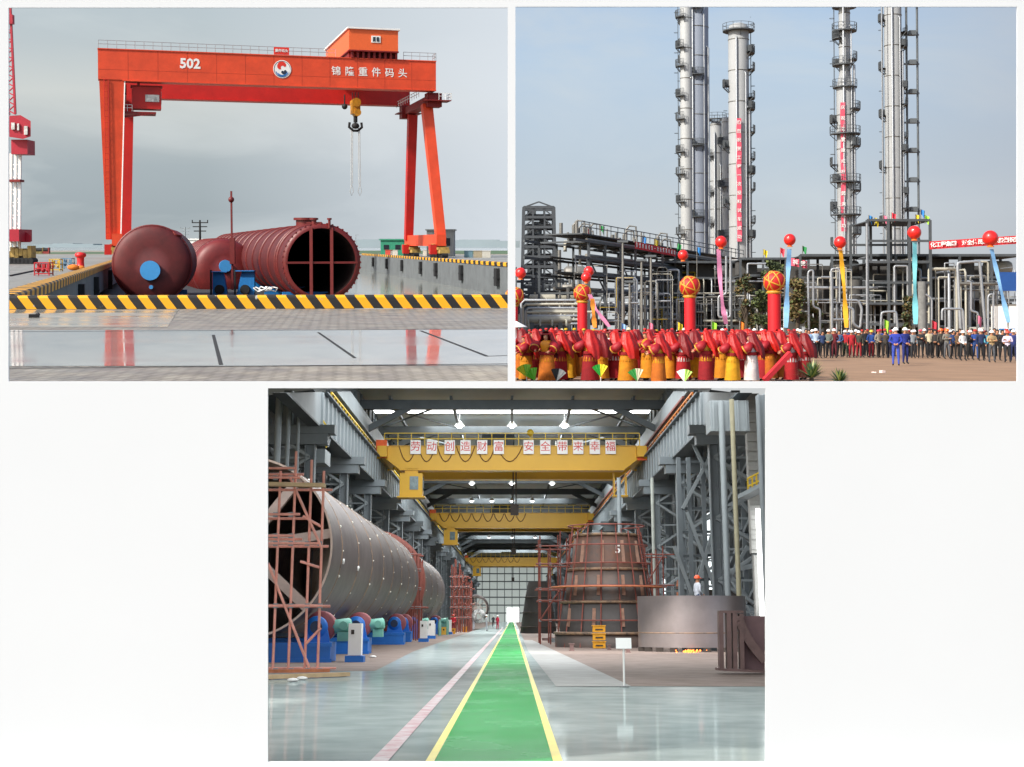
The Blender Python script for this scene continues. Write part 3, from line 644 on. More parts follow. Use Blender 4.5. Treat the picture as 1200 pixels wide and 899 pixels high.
# blue stands
for i, (x0, x1, y0) in enumerate(((249, 266, 319), (277, 298, 318))):
    dd = 128.0; q = dd / FPX; t = T('vessel_stand', ('left' if i == 0 else 'right') + ' one of the pair of blue steel stands before the smaller red vessel', 'stand', K, loc=P(K, (x0 + x1) / 2, 346, dd))
    a, b = P(K, x0, y0, dd), P(K, x1, y0, dd); zb = Z0 - 2.6; H = a.z - zb; sl_ = (.25 if i == 0 else -.3) * (b.x - a.x)
    g = MB(); pts = [(a.x + max(0, -sl_), a.z), (b.x - max(0, sl_), a.z), (b.x, zb), (a.x, zb)]
    g.add([(x, dd, z) for x, z in pts] + [(x, dd + .5, z) for x, z in pts], [(0, 1, 2, 3), (7, 6, 5, 4), (0, 4, 5, 1), (1, 5, 6, 2), (3, 2, 6, 7), (0, 3, 7, 4)]); t.part('plate', g, BLUEP)
    g = MB(); g.box(((a.x + b.x) / 2, dd, a.z + .04), (b.x - a.x + .1, .8, .08)); t.part('top_flange', g, BLUEP)
    g = MB(); g.bar((a.x - .12, dd - .1, zb), (a.x - .12, dd - .1, a.z + .2), .16); t.part('side_post', g, BLKM)
    g = MB(); g.cyl(((a.x + b.x) / 2, dd - .35, zb + .5), ((a.x + b.x) / 2, dd - .01, zb + .5), .45, n=14); t.part('shackle', g, BLKM)
# third: long ribbed vessel with open end
dv = 106.0; c3 = P(K, 377, 307.5, dv); r3 = 44.5 * dv / FPX
cf = P(K, 268, 300, 205.0); ax3 = (cf - c3); ax3.z = 0.0; L3 = ax3.length; ax3.normalize()
t = T('open_vessel', 'long ribbed red vessel with its open end braced by two uprights and a crossbar', 'vessel', K, loc=(c3.x, c3.y, c3.z - r3))
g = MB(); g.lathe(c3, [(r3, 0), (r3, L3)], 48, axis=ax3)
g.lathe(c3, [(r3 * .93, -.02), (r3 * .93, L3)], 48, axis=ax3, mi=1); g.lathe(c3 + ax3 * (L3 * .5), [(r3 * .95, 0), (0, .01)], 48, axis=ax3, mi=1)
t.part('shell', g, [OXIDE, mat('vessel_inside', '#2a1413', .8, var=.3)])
g = MB(); g.lathe(c3, [(r3 * .90, -.10), (r3 * 1.02, -.10), (r3 * 1.02, .05), (r3 * .90, .05), (r3 * .90, -.10)], 48, axis=ax3); t.part('end_ring', g, RIB)
g = MB()
for i in range(15):
    dd = 4.5 + i * 1.6 if i < 2 else 12 + (i - 2) * (L3 - 13) / 12
    g.lathe(c3 + ax3 * dd, [(r3, -.09), (r3 + .15, -.09), (r3 + .15, .09), (r3, .09)], 48, axis=ax3)
t.part('stiffening_rings', g, RIB)
sx_ = Vector((ax3.y, -ax3.x, 0)).normalized()
g = MB(); g.bar(c3 - sx_ * r3 * .95 + Vector((0, 0, -.02)) - ax3 * .05, c3 + sx_ * r3 * .95 + Vector((0, 0, -.02)) - ax3 * .05, .2, .16)
t.part('crossbar', g, RIB)
for s_ in (-.28, .26):
    g = MB(); hh = math.sqrt(1 - s_ * s_) * r3 * .95; g.bar(c3 + sx_ * (r3 * s_) - Vector((0, 0, hh)) - ax3 * .12, c3 + sx_ * (r3 * s_) + Vector((0, 0, hh)) - ax3 * .12, .24, .16); t.part('upright', g, RIB)
g = MB()
for i in range(44):
    a = 2 * math.pi * i / 44; p = c3 + (sx_ * math.cos(a) + Vector((0, 0, math.sin(a)))) * r3 * 1.02; g.cyl(p - ax3 * .1, p + ax3 * .1, .09, n=6)
t.part('clamp_lugs', g, OXIDE2)
for px, s_ in ((368, 1.3), (386, .7)):
    n0 = P(K, px, 264, dv); n0.z = c3.z + math.sqrt(max(0, r3 ** 2 - ((n0.x - c3.x)) ** 2)) * .99
    g = MB(); g.cyl(n0 - Vector((0, 0, .2)), n0 + Vector((0, 0, .5)), .15 * s_, n=10); g.cyl(n0 + Vector((0, 0, .44)), n0 + Vector((0, 0, .58)), .26 * s_, n=12)
    if s_ > 1: g.bar(n0 + Vector((-.6, 0, .2)), n0 + Vector((.6, 0, .2)), .15)
    t.part('nozzle', g, RIB)
n0 = c3 + ax3 * 10 + Vector((0, 0, r3)); g = MB(); g.cyl(n0 - Vector((0, 0, .1)), n0 + Vector((0, 0, .5)), .8, n=18); g.cyl(n0 + Vector((0, 0, .5)), n0 + Vector((0, 0, .7)), 1.0, n=18); t.part('manhole', g, RIB)
g = MB()
for dd in (5, 20, 40): g.box(c3 + ax3 * dd + Vector((0, 0, -r3 * .95)), (r3 * 1.7, .5, .7), rz=math.atan2(-ax3.x, ax3.y)); 
t.part('saddle', g, BLUEP)
# thin mast
t = T('mast', 'thin dark red mast rising from between the vessels', 'mast', K, loc=P(K, 272, 345, 125))
g = MB(); g.bar(P(K, 272.5, 340, 125), P(K, 271, 224, 125), .16); t.part('pole', g, OXIDE2)
g = MB(); g.sph(P(K, 271, 234, 125), .28, 10, 6); t.part('ball', g, OXIDE2); g = MB(); g.box(P(K, 272.5, 294, 124.8), (.45, .4, 2.4)); t.part('winch_box', g, OXIDE2)
# white tangle of rope
g = MB(); pts = [P(K, 303 + 10 * math.sin(i * .9) + i * .8, 339 + 3 * math.cos(i * 1.7), 112 + .03 * i) for i in range(22)]; g.tube(pts, .06, 5); solo('mooring_rope', 'loose white rope beside the open vessel', 'rope', K, g, WHT)

# ---- things on the far quay
def boxhouse(px0, px1, py0, d, m_, label, cat, name, roof=None):
    x0, x1 = X(K, px0, d), X(K, px1, d); zt = P(K, px0, py0, d).z
    t = T(name, label, cat, K, loc=((x0 + x1) / 2, d, Z0)); g = MB(); g.box(((x0 + x1) / 2, d + 3, (zt + Z0) / 2), (x1 - x0, 6, zt - Z0)); w_ = t.part('wall', g, m_)
    g = MB(); g.box(((x0 + x1) / 2, d + 3, zt + .1), (x1 - x0 + .5, 6.5, .25)); t.part('roof', g, roof or m_)
    g = MB(); n = max(2, int((x1 - x0) / 2.5))
    for i in range(n): xx = x0 + (i + .5) * (x1 - x0) / n; g.box((xx, d - .03, Z0 + (zt - Z0) * .55), ((x1 - x0) / n * .45, .08, (zt - Z0) * .3))
    t.part('window', g, GLASS); return t
boxhouse(217, 262, 281, 290, WHT, 'low white building behind the vessels', 'building', 'quay_building')
boxhouse(446, 473, 281.5, 270, mat('container_green', '#2b8a6b', .6, var=.1), 'green shed on the far quay left of the crane leg', 'shed', 'shed')
boxhouse(500, 532, 270, 262, mat('cabinet_grey', '#7f8484'), 'grey equipment house behind the right crane leg', 'building', 'equipment_house')
for i, (px, c_, cn) in enumerate(((462, '#c8c3b8', 'pale'), (486, '#c03a2c', 'red'), (500, '#c8c3b8', 'white'), (560, '#9a8f76', 'sandy'), (570, '#b9b6aa', 'light grey'), (549, '#5f7f8a', 'blue-grey'), (456, '#c84a3a', 'bright red'))):
    c = G(K, px, 300 if px < 520 else 302); c.x += .0; t = T('crate', cn + ' box on the right quay near the crane bogies', 'crate', K, loc=c, group='boxes on the right quay')
    g = MB(); g.box(c + Vector((0, 0, .55)), (1.4, 1.2, 1.1)); t.part('body', g, mat('crate' + cn, c_, .7)); g = MB(); g.box(c + Vector((0, 0, 1.14)), (1.5, 1.3, .08)); t.part('lid', g, mat('crate' + cn, c_))
# power poles
for i, (px, py, d, lb) in enumerate(((234.5, 258, 250, 'dark wooden power pole with crossarms behind the red vessels'), (217, 266, 420, 'distant pale power pole left of the dark one'))):
    c = Vector((X(K, px, d), d, Z0)); h = P(K, px, py, d).z - Z0; t = T('power_pole', lb, 'pole', K, loc=c); m_ = BLKM if i == 0 else STEEL
    g = MB(); g.cyl(c, c + Vector((0, 0, h)), .28, .16, n=8); t.part('post', g, m_); g = MB()
    for f in (.93, .82, .7): g.bar(c + Vector((-1.6 * f, 0, h * f)), c + Vector((1.6 * f, 0, h * f)), .18)
    t.part('crossarm', g, m_)
    g = MB(); [g.cyl(c + Vector((x, 0, h * .93)), c + Vector((x, 0, h * .93 + .5)), .1, n=6) for x in (-1.4, 0, 1.4)]; t.part('insulator', g, m_)
for i in range(6):
    px = 262 + i * 31; d = 330
    c = Vector((X(K, px, d), d, Z0)); t = T('lamp_post', 'slim distant lamp post, %s from the left on the far quay' % nth(i), 'lamp post', K, loc=c, group='lamp posts on the far quay')
    if i in (1, 2, 3): pass
    g = MB(); g.cyl(c, c + Vector((0, 0, 4.6)), .07, n=6); t.part('pole', g, STEEL); g = MB(); g.box(c + Vector((.4, 0, 4.6)), (.8, .2, .1)); t.part('lamp_head', g, STEEL)
# ================================================================== PEOPLE (shared builder)
def skin_mesh(joints, bones, root=0, sub=1):
    """joints {name:(pos, radius)}, bones [(a,b,slot)] -> mesh with material indices by nearest bone"""
    names = list(joints); me = bpy.data.meshes.new('body'); me.from_pydata([joints[n][0] for n in names], [(names.index(a), names.index(b)) for a, b, _ in bones], [])
    o = bpy.data.objects.new('body', me); COL.objects.link(o); md = o.modifiers.new('s', 'SKIN'); md.use_smooth_shade = True
    for i, n in enumerate(names):
        r = joints[n][1]; me.skin_vertices[0].data[i].radius = r if isinstance(r, tuple) else (r, r)
        me.skin_vertices[0].data[i].use_root = (i == root)
    sb = o.modifiers.new('b', 'SUBSURF'); sb.levels = sub; sb.render_levels = sub
    dg = bpy.context.evaluated_depsgraph_get(); ev = o.evaluated_get(dg); r = bpy.data.meshes.new_from_object(ev)
    bpy.data.objects.remove(o)
    segs = [(Vector(joints[a][0]), Vector(joints[b][0]), s) for a, b, s in bones]
    for p in r.polygons:
        c = p.center; best = 9e9
        for a, b, s in segs:
            d = b - a; t = max(0, min(1, (c - a).dot(d) / max(1e-9, d.length_squared))); q = (a + d * t - c).length
            if q < best: best = q; p.material_index = s
        p.use_smooth = True
    return r
def person_joints(arms, legs=0.0, lean=0.0):
    J = {'pel': ((0, 0, .95), (.15, .11)), 'wst': ((0, -lean * .3, 1.10), (.135, .10)), 'chs': ((0, -lean * .7, 1.30), (.165, .115)), 'nck': ((0, -lean, 1.44), .055),
         'hd0': ((0, -lean - .015, 1.52), (.07, .08)), 'hd1': ((0, -lean - .01, 1.61), (.08, .09)), 'hd2': ((0, -lean, 1.67), .05), 'nos': ((0, -lean - .11, 1.56), .014)}
    B = [('pel', 'wst', 1), ('wst', 'chs', 1), ('chs', 'nck', 1), ('nck', 'hd0', 0), ('hd0', 'hd1', 0), ('hd1', 'hd2', 0), ('hd0', 'nos', 0)]
    for s, n in ((-1, 'l'), (1, 'r')):
        st = legs * s
        J['hp' + n] = ((.095 * s, 0, .88), .09); J['kn' + n] = ((.11 * s, -.02 - st * .12, .50), .065); J['an' + n] = ((.12 * s, .02 - st * .2, .09), .042); J['to' + n] = ((.13 * s, -.13 - st * .2, .04), .036)
        B += [('pel', 'hp' + n, 2), ('hp' + n, 'kn' + n, 2), ('kn' + n, 'an' + n, 2), ('an' + n, 'to' + n, 3)]
        e, w = arms[0 if s < 0 else 1]; w = Vector(w); e = Vector(e); hd = w + (w - e).normalized() * .1
        J['sh' + n] = ((.18 * s, -lean * .8, 1.37), .065); J['el' + n] = (tuple(e), .05); J['wr' + n] = (tuple(w), .035); J['ha' + n] = (tuple(hd), (.03, .045))
        B += [('chs', 'sh' + n, 1), ('sh' + n, 'el' + n, 1), ('el' + n, 'wr' + n, 1), ('wr' + n, 'ha' + n, 0)]
        th = hd + Vector((-s * .05, -.03, .03)); J['th' + n] = (tuple(th), .014); B.append(('wr' + n, 'th' + n, 0))
    return J, B
ARMS = {'down': (((-.26, .02, 1.10), (-.25, -.04, .86)), ((.26, .02, 1.10), (.25, -.04, .86))),
        'front': (((-.25, .02, 1.10), (-.06, -.18, .98)), ((.25, .02, 1.10), (.06, -.18, .98))),
        'crossed': (((-.26, -.04, 1.12), (.06, -.20, 1.16)), ((.26, -.04, 1.12), (-.06, -.18, 1.22))),
        'back': (((-.27, .06, 1.12), (-.08, .17, .98)), ((.27, .06, 1.12), (.08, .17, .98))),
        'raise': (((-.26, .0, 1.12), (-.22, -.05, .88)), ((.30, -.10, 1.25), (.12, -.22, 1.5))),
        'dance': (((-.33, -.16, 1.26), (-.22, -.38, 1.12)), ((.33, -.10, 1.22), (.30, -.34, 1.08)))}
BODY = {}
def body(pose, legs=0.0):
    k = (pose, legs)
    if k not in BODY:
        J, B = person_joints(ARMS[pose], legs, .0 if pose != 'dance' else .05); BODY[k] = skin_mesh(J, B)
        for _ in range(4): BODY[k].materials.append(None)
    return BODY[k]
SKIN = mat('skin', '#b07c5c', .6, var=.1, scale=8); SHOE = mat('shoe_black', '#161616', .6); HAIR = mat('hair_black', '#120f0e', .7, var=.3)
CM = {}
def cloth(c): return CM.setdefault(c, mat('cloth_' + c[1:], c, .85, var=.25, scale=5, bump=.3, bscale=12))
def helmet_mesh():
    g = MB(); n = 16; pr = [(.135, -.005), (.128, .0), (.122, .03), (.105, .075), (.07, .11), (.03, .128), (0, .132)]
    g.lathe((0, .0, 1.60), pr, n); g.add([(.135 * math.cos(2 * math.pi * i / n), .135 * math.sin(2 * math.pi * i / n), 1.597) for i in range(n)], [tuple(range(n))])
    g.box((0, -.14, 1.602), (.17, .09, .012)); return g.data('helmet')
def hair_mesh():
    g = MB(); g.lathe((0, .02, 1.56), [(.098, -.04), (.105, .02), (.102, .07), (.08, .12), (.04, .145), (0, .15)], 14)
    me = g.data('hair')
    for v in me.vertices:
        if v.co.y < -.05 and v.co.z < 1.62: v.co.y = -.04
    return me
def cap_mesh():
    g = MB(); g.lathe((0, .0, 1.60), [(.112, -.01), (.112, .03), (.10, .075), (.05, .1), (0, .103)], 14); g.box((0, -.13, 1.60), (.15, .10, .012)); return g.data('cap')
def belt_mesh():
    g = MB(); g.lathe((0, 0, .97), [(.165, -.02), (.168, 0), (.165, .03)], 16)
    me = g.data('belt')
    for v in me.vertices: v.co.y *= .78
    return me
PM = {'helmet': helmet_mesh(), 'hair': hair_mesh(), 'cap': cap_mesh(), 'belt': belt_mesh()}
for m_ in PM.values(): m_.materials.append(None)
def part_obj(name, me, mats_, parent):
    o = bpy.data.objects.new(name, me); COL.objects.link(o); o.parent = parent
    for i, m_ in enumerate(mats_): o.material_slots[i].link = 'OBJECT'; o.material_slots[i].material = m_
    return o
def person(k, loc, rz, pose, top, bottom, head, label, group=None, scale=1.0, legs=0.0, skin=None):
    o = bpy.data.objects.new('person', None); COL.objects.link(o); o.empty_display_size = .2
    o.matrix_world = FR[k] @ Matrix.Translation(Vector(loc)) @ Matrix.Rotation(rz, 4, 'Z') @ Matrix.Scale(scale, 4); tag(o, label, 'person', group)
    part_obj('body', body(pose, legs), [skin or SKIN, cloth(top), cloth(bottom), SHOE], o)
    if head[0] in PM: part_obj(head[0], PM[head[0]], [cloth(head[1]) if head[0] == 'cap' else (HAIR if head[0] == 'hair' else mat('helmet_' + head[1][1:], head[1], .35, var=.04))], o)
    return o

# ================================================================== THE REFINERY CEREMONY (upper right)
K = PLANT; Z0 = -EYE[K]
SILVER = mat('silver_cladding', '#9a9ea1', .45, .35, var=.15, scale=1.5); SILV2 = mat('dull_cladding', '#7f7d76', .5, .3, var=.25, scale=.8)
TOWER = mat('tower_cladding', '#9b9e9e', .65, 0, var=.12, scale=.12); TOWER_SHADE = mat('tower_cladding_shade', '#8b94a1', .65, 0, var=.08, scale=.2)  # bluish shade of the thickest tower is put into the second cladding colour
DSTEEL = mat('dark_steelwork', '#4a4f52', .7, var=.3, scale=.5); GSTEEL = mat('grey_steelwork', '#5d6366', .6, var=.2, scale=.5)
TANW = mat('pale_tank', '#aba899', .6, var=.15, scale=.6); DEQ = mat('dark_equipment', '#545350', .8, var=.45, scale=.35); BROWNEQ = mat('brown_equipment', '#5b5345', .8, var=.4, scale=.5)
SAND = mat('sandy_ground', '#93755a', .95, var=.22, scale=.5, bump=.5, bscale=5)
BRED = mat('banner_red', '#c4252d', .75, var=.12, scale=3); PINKB = mat('banner_pink', '#d9566b', .75, var=.12)
sheet('ground', [(0.01, 44), (900, 44), (900, 1450), (0.01, 1450)], Z0, SAND, 'bare sandy ground of the ceremony square', k=K)
def V(*a): return Vector(a)
def px_(n, d): return n * d / FPX
def tower(px, wpx, ptop, d, label, seg=None, plats=(), side=1, m=TOWER, banner=None, pipe=True, extra=True, pw=1.5):
    c = V(X(K, px, d), d, Z0); zt = P(K, px, ptop, d).z; r = px_(wpx, d) / 2
    t = T('column', label, 'tower', K, loc=c); g = MB()
    prof = [(r, 0), (r, zt - Z0)] if not seg else [(r, 0), (r, seg[0] - Z0), (seg[1], seg[0] - Z0 + 2.2), (seg[1], zt - Z0)]
    rt = seg[1] if seg else r
    prof += [(rt * .85, zt - Z0 + rt * .35), (rt * .45, zt - Z0 + rt * .55), (0, zt - Z0 + rt * .6)]
    g.lathe(c, prof, 28); t.part('shell', g, m)
    g = MB(); z = Z0 + 3
    while z < zt:
        rr = r if not seg or z < seg[0] else rt; g.lathe(c + V(0, 0, z - Z0), [(rr, -.06), (rr + .07, -.05), (rr + .07, .05), (rr, .06)], 28); z += 5.4
    t.part('bands', g, SILV2)
    if pipe:
        for i, (a, pr) in enumerate(((-.35, .16), (.5, .11), (.9, .2))):
            rr = max(r, rt) + pr + .1; p = c + V(math.sin(a) * rr, -math.cos(a) * rr, 0); g = MB()
            top = zt - 2 - 6 * i; pts = [p + V(0, 0, 3 + 4 * i), p + V(0, 0, top - Z0), p + V(-math.sin(a) * pr * 3, math.cos(a) * pr * 3, top - Z0 + pr * 3)]; g.tube(pts, pr, 8); t.part('riser_pipe', g, SILVER)
    # platforms: part-ring floors with guard rails
    for i, (py, a0, a1) in enumerate(plats):
        z = P(K, px, py, d).z; rr = r if not seg or z < seg[0] else rt; ro = rr + pw; g = MB(); n = 12
        A = [R(a0 + (a1 - a0) * j / n) for j in range(n + 1)]; vs = []
        for a in A:
            for q, zz in ((rr - .05, z), (ro, z), (ro, z - .18), (rr - .05, z - .18)): vs.append(c + V(math.sin(a) * q, -math.cos(a) * q, zz - Z0))
        fs = []
        for j in range(n):
            b = j * 4
            for e in range(4): fs.append((b + e, b + (e + 1) % 4, b + 4 + (e + 1) % 4, b + 4 + e))
        g.add(vs, fs); pl = t.part('platform', g, DSTEEL)
        g = MB()
        for j, a in enumerate(A):
            p = c + V(math.sin(a) * ro, -math.cos(a) * ro, z - Z0); g.bar(p, p + V(0, 0, 1.1), .07)
            if j:
                for h in (.55, 1.1): g.bar(last + V(0, 0, h), p + V(0, 0, h), .06)
            last = p
        for a in (A[0], A[-1], A[n // 2]): p = c + V(math.sin(a) * ro, -math.cos(a) * ro, z - Z0 - .1); q = c + V(math.sin(a) * rr, -math.cos(a) * rr, z - Z0 - 1.1); g.bar(p, q, .1)
        if i % 2: a = A[2]; p = c + V(math.sin(a) * (ro - .5), -math.cos(a) * (ro - .5), z - Z0 + .6); g.box(p, (.9, .9, 1.1))
        t.part('guard_rail', g, DSTEEL, pl)
    # caged ladder on one side
    g = MB(); lx = side * (max(r, rt) + .35)
    for dx in (-.22, .22): g.bar(c + V(lx, dx, 4), c + V(lx, dx, zt - Z0 - .5), .06)
    n = int((zt - Z0) / 1.2)
    for j in range(n):
        z = 4 + j * 1.2; g.bar(c + V(lx, -.22, z), c + V(lx, .22, z), .05)
        if j % 3 == 0: g.tube([c + V(lx, -.3, z), c + V(lx + side * .55, -.3, z), c + V(lx + side * .7, 0, z), c + V(lx + side * .55, .3, z), c + V(lx, .3, z)], .035, 4)
    t.part('caged_ladder', g, DSTEEL)
    if banner:
        bx, y0, y1, wb, txt = banner; z0, z1 = P(K, px, y1, d).z, P(K, px, y0, d).z; off = px_(bx - px, d); yy = -math.sqrt(max(0.01, r * r - off * off)) - .5
        g = MB(); wv = px_(wb, d); n = 24
        vs = [c + V(off + s_ * wv / 2 + .05 * math.sin(j * .8), yy + .06 * math.sin(j * .5), z0 + (z1 - z0) * j / n - Z0) for j in range(n + 1) for s_ in (-1, 1)]
        vs += [v + V(0, .03, 0) for v in vs]; b = 2 * (n + 1)
        g.add(vs, [(2 * j, 2 * j + 1, 2 * j + 3, 2 * j + 2) for j in range(n)] + [(b + 2 * j, b + 2 * j + 2, b + 2 * j + 3, b + 2 * j + 1) for j in range(n)], 0)
        bn = solo('hanging_banner', 'narrow red banner hanging down the %s' % banner_name(px), 'banner', K, g, PINKB)
        m_ = len(txt)
        for j, ch in enumerate(txt):
            g = MB(); zc = z1 - (j + .5) * (z1 - z0) / m_; g.mesh(text_data(ch, wv * .92, .01), Matrix.Translation(c + V(off, yy - .10, zc - Z0)))
            o = bpy.data.objects.new('lettering', g.data('lettering', (Matrix.Translation(bn_loc(bn, K))).inverted())); o.data.materials.append(WHT); COL.objects.link(o); o.parent = bn
    return t
def banner_name(px): return {867: 'slim tower with the flared pipe head', 992: 'stepped tower right of centre'}.get(px, 'tower')
def bn_loc(o, k): return FRI[k] @ o.matrix_world.translation
def pl(n, y0, y1, angs, jit=6):
    rr = random.Random(n * 7 + y0); out = []
    for i in range(n):
        a0, a1 = angs[i % len(angs)]; out.append((y0 + (y1 - y0) * i / max(1, n - 1) + rr.uniform(-jit, jit), a0, a1))
    return out
tower(816.5, 30, -30, 250, 'thickest grey process tower, cut off by the top of the picture', plats=pl(16, -10, 292, [(-140, -60), (-35, 20), (-130, -70), (-150, -50)]), side=-1, m=TOWER_SHADE, pw=.8)
# pale pipe column, the tower's lit left side put into its colour
tower(805, 14, -25, 242, 'narrow pale column standing against the thickest tower', pipe=False, side=-1, plats=pl(9, 20, 270, [(-120, -20)]), m=mat('tower_pale_lit', '#a3a6a5', .6, var=.1), pw=.8)
tower(867, 24, 34, 235, 'slim tower with the flared pipe head', plats=[(36, -170, 170)] + pl(13, 60, 275, [(40, 130), (50, 110), (-100, -70), (50, 130)]), side=1, pw=1.0, banner=(864.5, 141, 284, 5.5, '热烈祝贺工程一次投料试车成功'))
tower(840, 14, 146, 262, 'shorter domed tower right of the thickest one', plats=[(140, -180, 180)] + pl(7, 165, 285, [(40, 120), (-90, -30)]), side=1, pw=.9)
tower(851.5, 9.5, 140, 258, 'thin shorter tower close to the slim tower', plats=pl(6, 138, 280, [(20, 120), (-80, 10)]), side=1, pipe=False, pw=.9)
d4 = 215; zs = P(K, 992, 103, d4).z
tower(992, 19.5, -25, d4, 'stepped tower right of centre', seg=(zs, px_(13, d4) / 2), plats=[(102, -180, 180), (8, -180, 180), (36, -180, 150), (76, -180, 30), (70, 30, 150), (45, -120, -40)] + pl(11, 125, 290, [(20, 130), (-110, -70), (-100, 100)]), side=-1, banner=(986.5, 122, 272, 5.5, '庆祝装置建成投产圆满成功'), pw=1.05)
t5 = tower(1049, 20, -30, 240, 'tall tower with a lattice frame of ladders up its right side', plats=pl(14, 0, 262, [(40, 110), (-110, -70), (50, 120)]), side=-1, pw=1.0)
g = MB(); cx = X(K, 1065, 240)
zt = P(K, 1060, -25, 240).z; z = Z0 + 12
for dx in (0, 1.9): g.tube([V(cx + dx, 240, Z0 + 8), V(cx + dx, 240, zt)], .2, 6)
while z < zt: g.bar(V(cx - 1.2, 240, z), V(cx + 2.2, 240, z), .3); g.box(V(cx + 1, 240, z + .3), (1.2, 1.2, .8)); z += 5.2
t5.part('riser_frame', g, GSTEEL)
for px, tp in ((1036, -25),):
    g = MB(); c = V(X(K, px, 238), 238, 0); g.tube([V(c.x, 238, Z0 + 5), V(c.x, 238, zt)], .12, 6); t5.part('riser_pipe', g, SILVER)

# lattice tower on the left
def lattice_tower():
    d = 300; x0, x1 = X(K, 611, d), X(K, 652, d); xm = (x0 + x1) / 2; zt = P(K, 630, 243, d).z; W2 = (x1 - x0) / 2
    GSTEEL = mat('lattice_dark', '#474c50', .7, var=.25)
    t = T('lattice_tower', 'grey square steel lattice tower standing far left behind the tanks', 'tower', K, loc=(xm, d, Z0)); g = MB()
    for sx in (-1, 1):
        for sy in (0, 1): g.bar(V(xm + sx * W2, d + sy * 6, Z0), V(xm + sx * W2 * .86, d + sy * 6, zt), .7)
    for part in ('columns',): t.part(part, g, GSTEEL)
    g = MB(); n = 13
    for i in range(n + 1):
        z = Z0 + (zt - Z0) * i / n; f = 1 - .14 * i / n
        for y in (d, d + 6): g.bar(V(xm - W2 * f, y, z), V(xm + W2 * f, y, z), .6); g.bar(V(xm - W2 * .33, y, z), V(xm - W2 * .33, y, z + (zt - Z0) / n * (i < n)), .35); g.bar(V(xm + W2 * .33, y, z), V(xm + W2 * .33, y, z + (zt - Z0) / n * (i < n)), .35)
        for s in (-1, 1): g.bar(V(xm + s * W2 * f, d, z), V(xm + s * W2 * f, d + 6, z), .4)
    t.part('floors', g, GSTEEL); g = MB()
    for i in range(n):
        z = Z0 + (zt - Z0) * i / n; z2 = Z0 + (zt - Z0) * (i + 1) / n; f = 1 - .14 * i / n
        g.bar(V(xm - W2 * f, d, z), V(xm - W2 * f * .2, d, z2), .28); g.bar(V(xm + W2 * f, d, z), V(xm + W2 * f * .2, d, z2), .28)
    t.part('brace', g, GSTEEL); g = MB(); g.cyl(V(xm - .4, d + 3, Z0), V(xm - .4, d + 3, zt - 3), W2 * .3, n=20); t.part('inner_vessel', g, mat('hazy_grey', '#6e7477', .7, var=.3, scale=.5))
    g = MB()
    for i in range(n): z = Z0 + (zt - Z0) * (i + .3) / n; g.box(V(xm, d + 3, z), (W2 * 1.5, 4.6, .2)); g.box(V(xm + W2 * (.3 if i % 2 else -.4), d + 3, z + .8), (W2 * .5, 2, 1.4))
    t.part('inner_platforms', g, GSTEEL)
    g = MB(); g.bar(V(xm - W2 * .85, d, zt), V(xm, d, zt + 1.2), .3); g.bar(V(xm + W2 * .85, d, zt), V(xm, d, zt + 1.2), .3); t.part('peak', g, GSTEEL)
    t2 = T('frame_building', 'lower grey steel frame joined to the foot of the lattice tower', 'frame', K, loc=(xm, d - 20, Z0))
    g = MB(); a, b = X(K, 604, 270), X(K, 668, 270)
    for i in range(9):
        x = a + (b - a) * i / 8; g.bar(V(x, 270, Z0), V(x, 270, P(K, 0, 322 + (i % 3) * 6, 270).z), .45)
    t2.part('columns', g, GSTEEL); g = MB()
    for py in (330, 342, 356, 368): z = P(K, 0, py, 270).z; g.bar(V(a, 270, z), V(b, 270, z), .5)
    t2.part('beams', g, GSTEEL); g = MB()
    for i in range(8): x = a + (b - a) * (i + .5) / 8; z = P(K, 0, 345 + (i * 5) % 17, 270).z; g.box(V(x, 272, (z + Z0) / 2), ((b - a) / 11, 3, z - Z0))
    t2.part('units', g, mat('hazy_grey', '#6e7477'))
    g = MB(); c = V(X(K, 655.5, 290), 290, Z0); zt = P(K, 655, 293, 290).z; g.cyl(c, V(c.x, c.y, zt), .55, .4, n=12); g2 = MB()
    for i in range(7): g2.lathe(V(c.x, c.y, Z0 + 4 + i * 2), [(.5, 0), (1.0, 0), (1.0, .2), (.5, .2)], 10)
    t3 = T('chimney', 'thin grey stack between the lattice tower and the pipe rack', 'chimney', K, loc=c); t3.part('flue', g, SILV2); t3.part('rings', g2, GSTEEL)
lattice_tower()
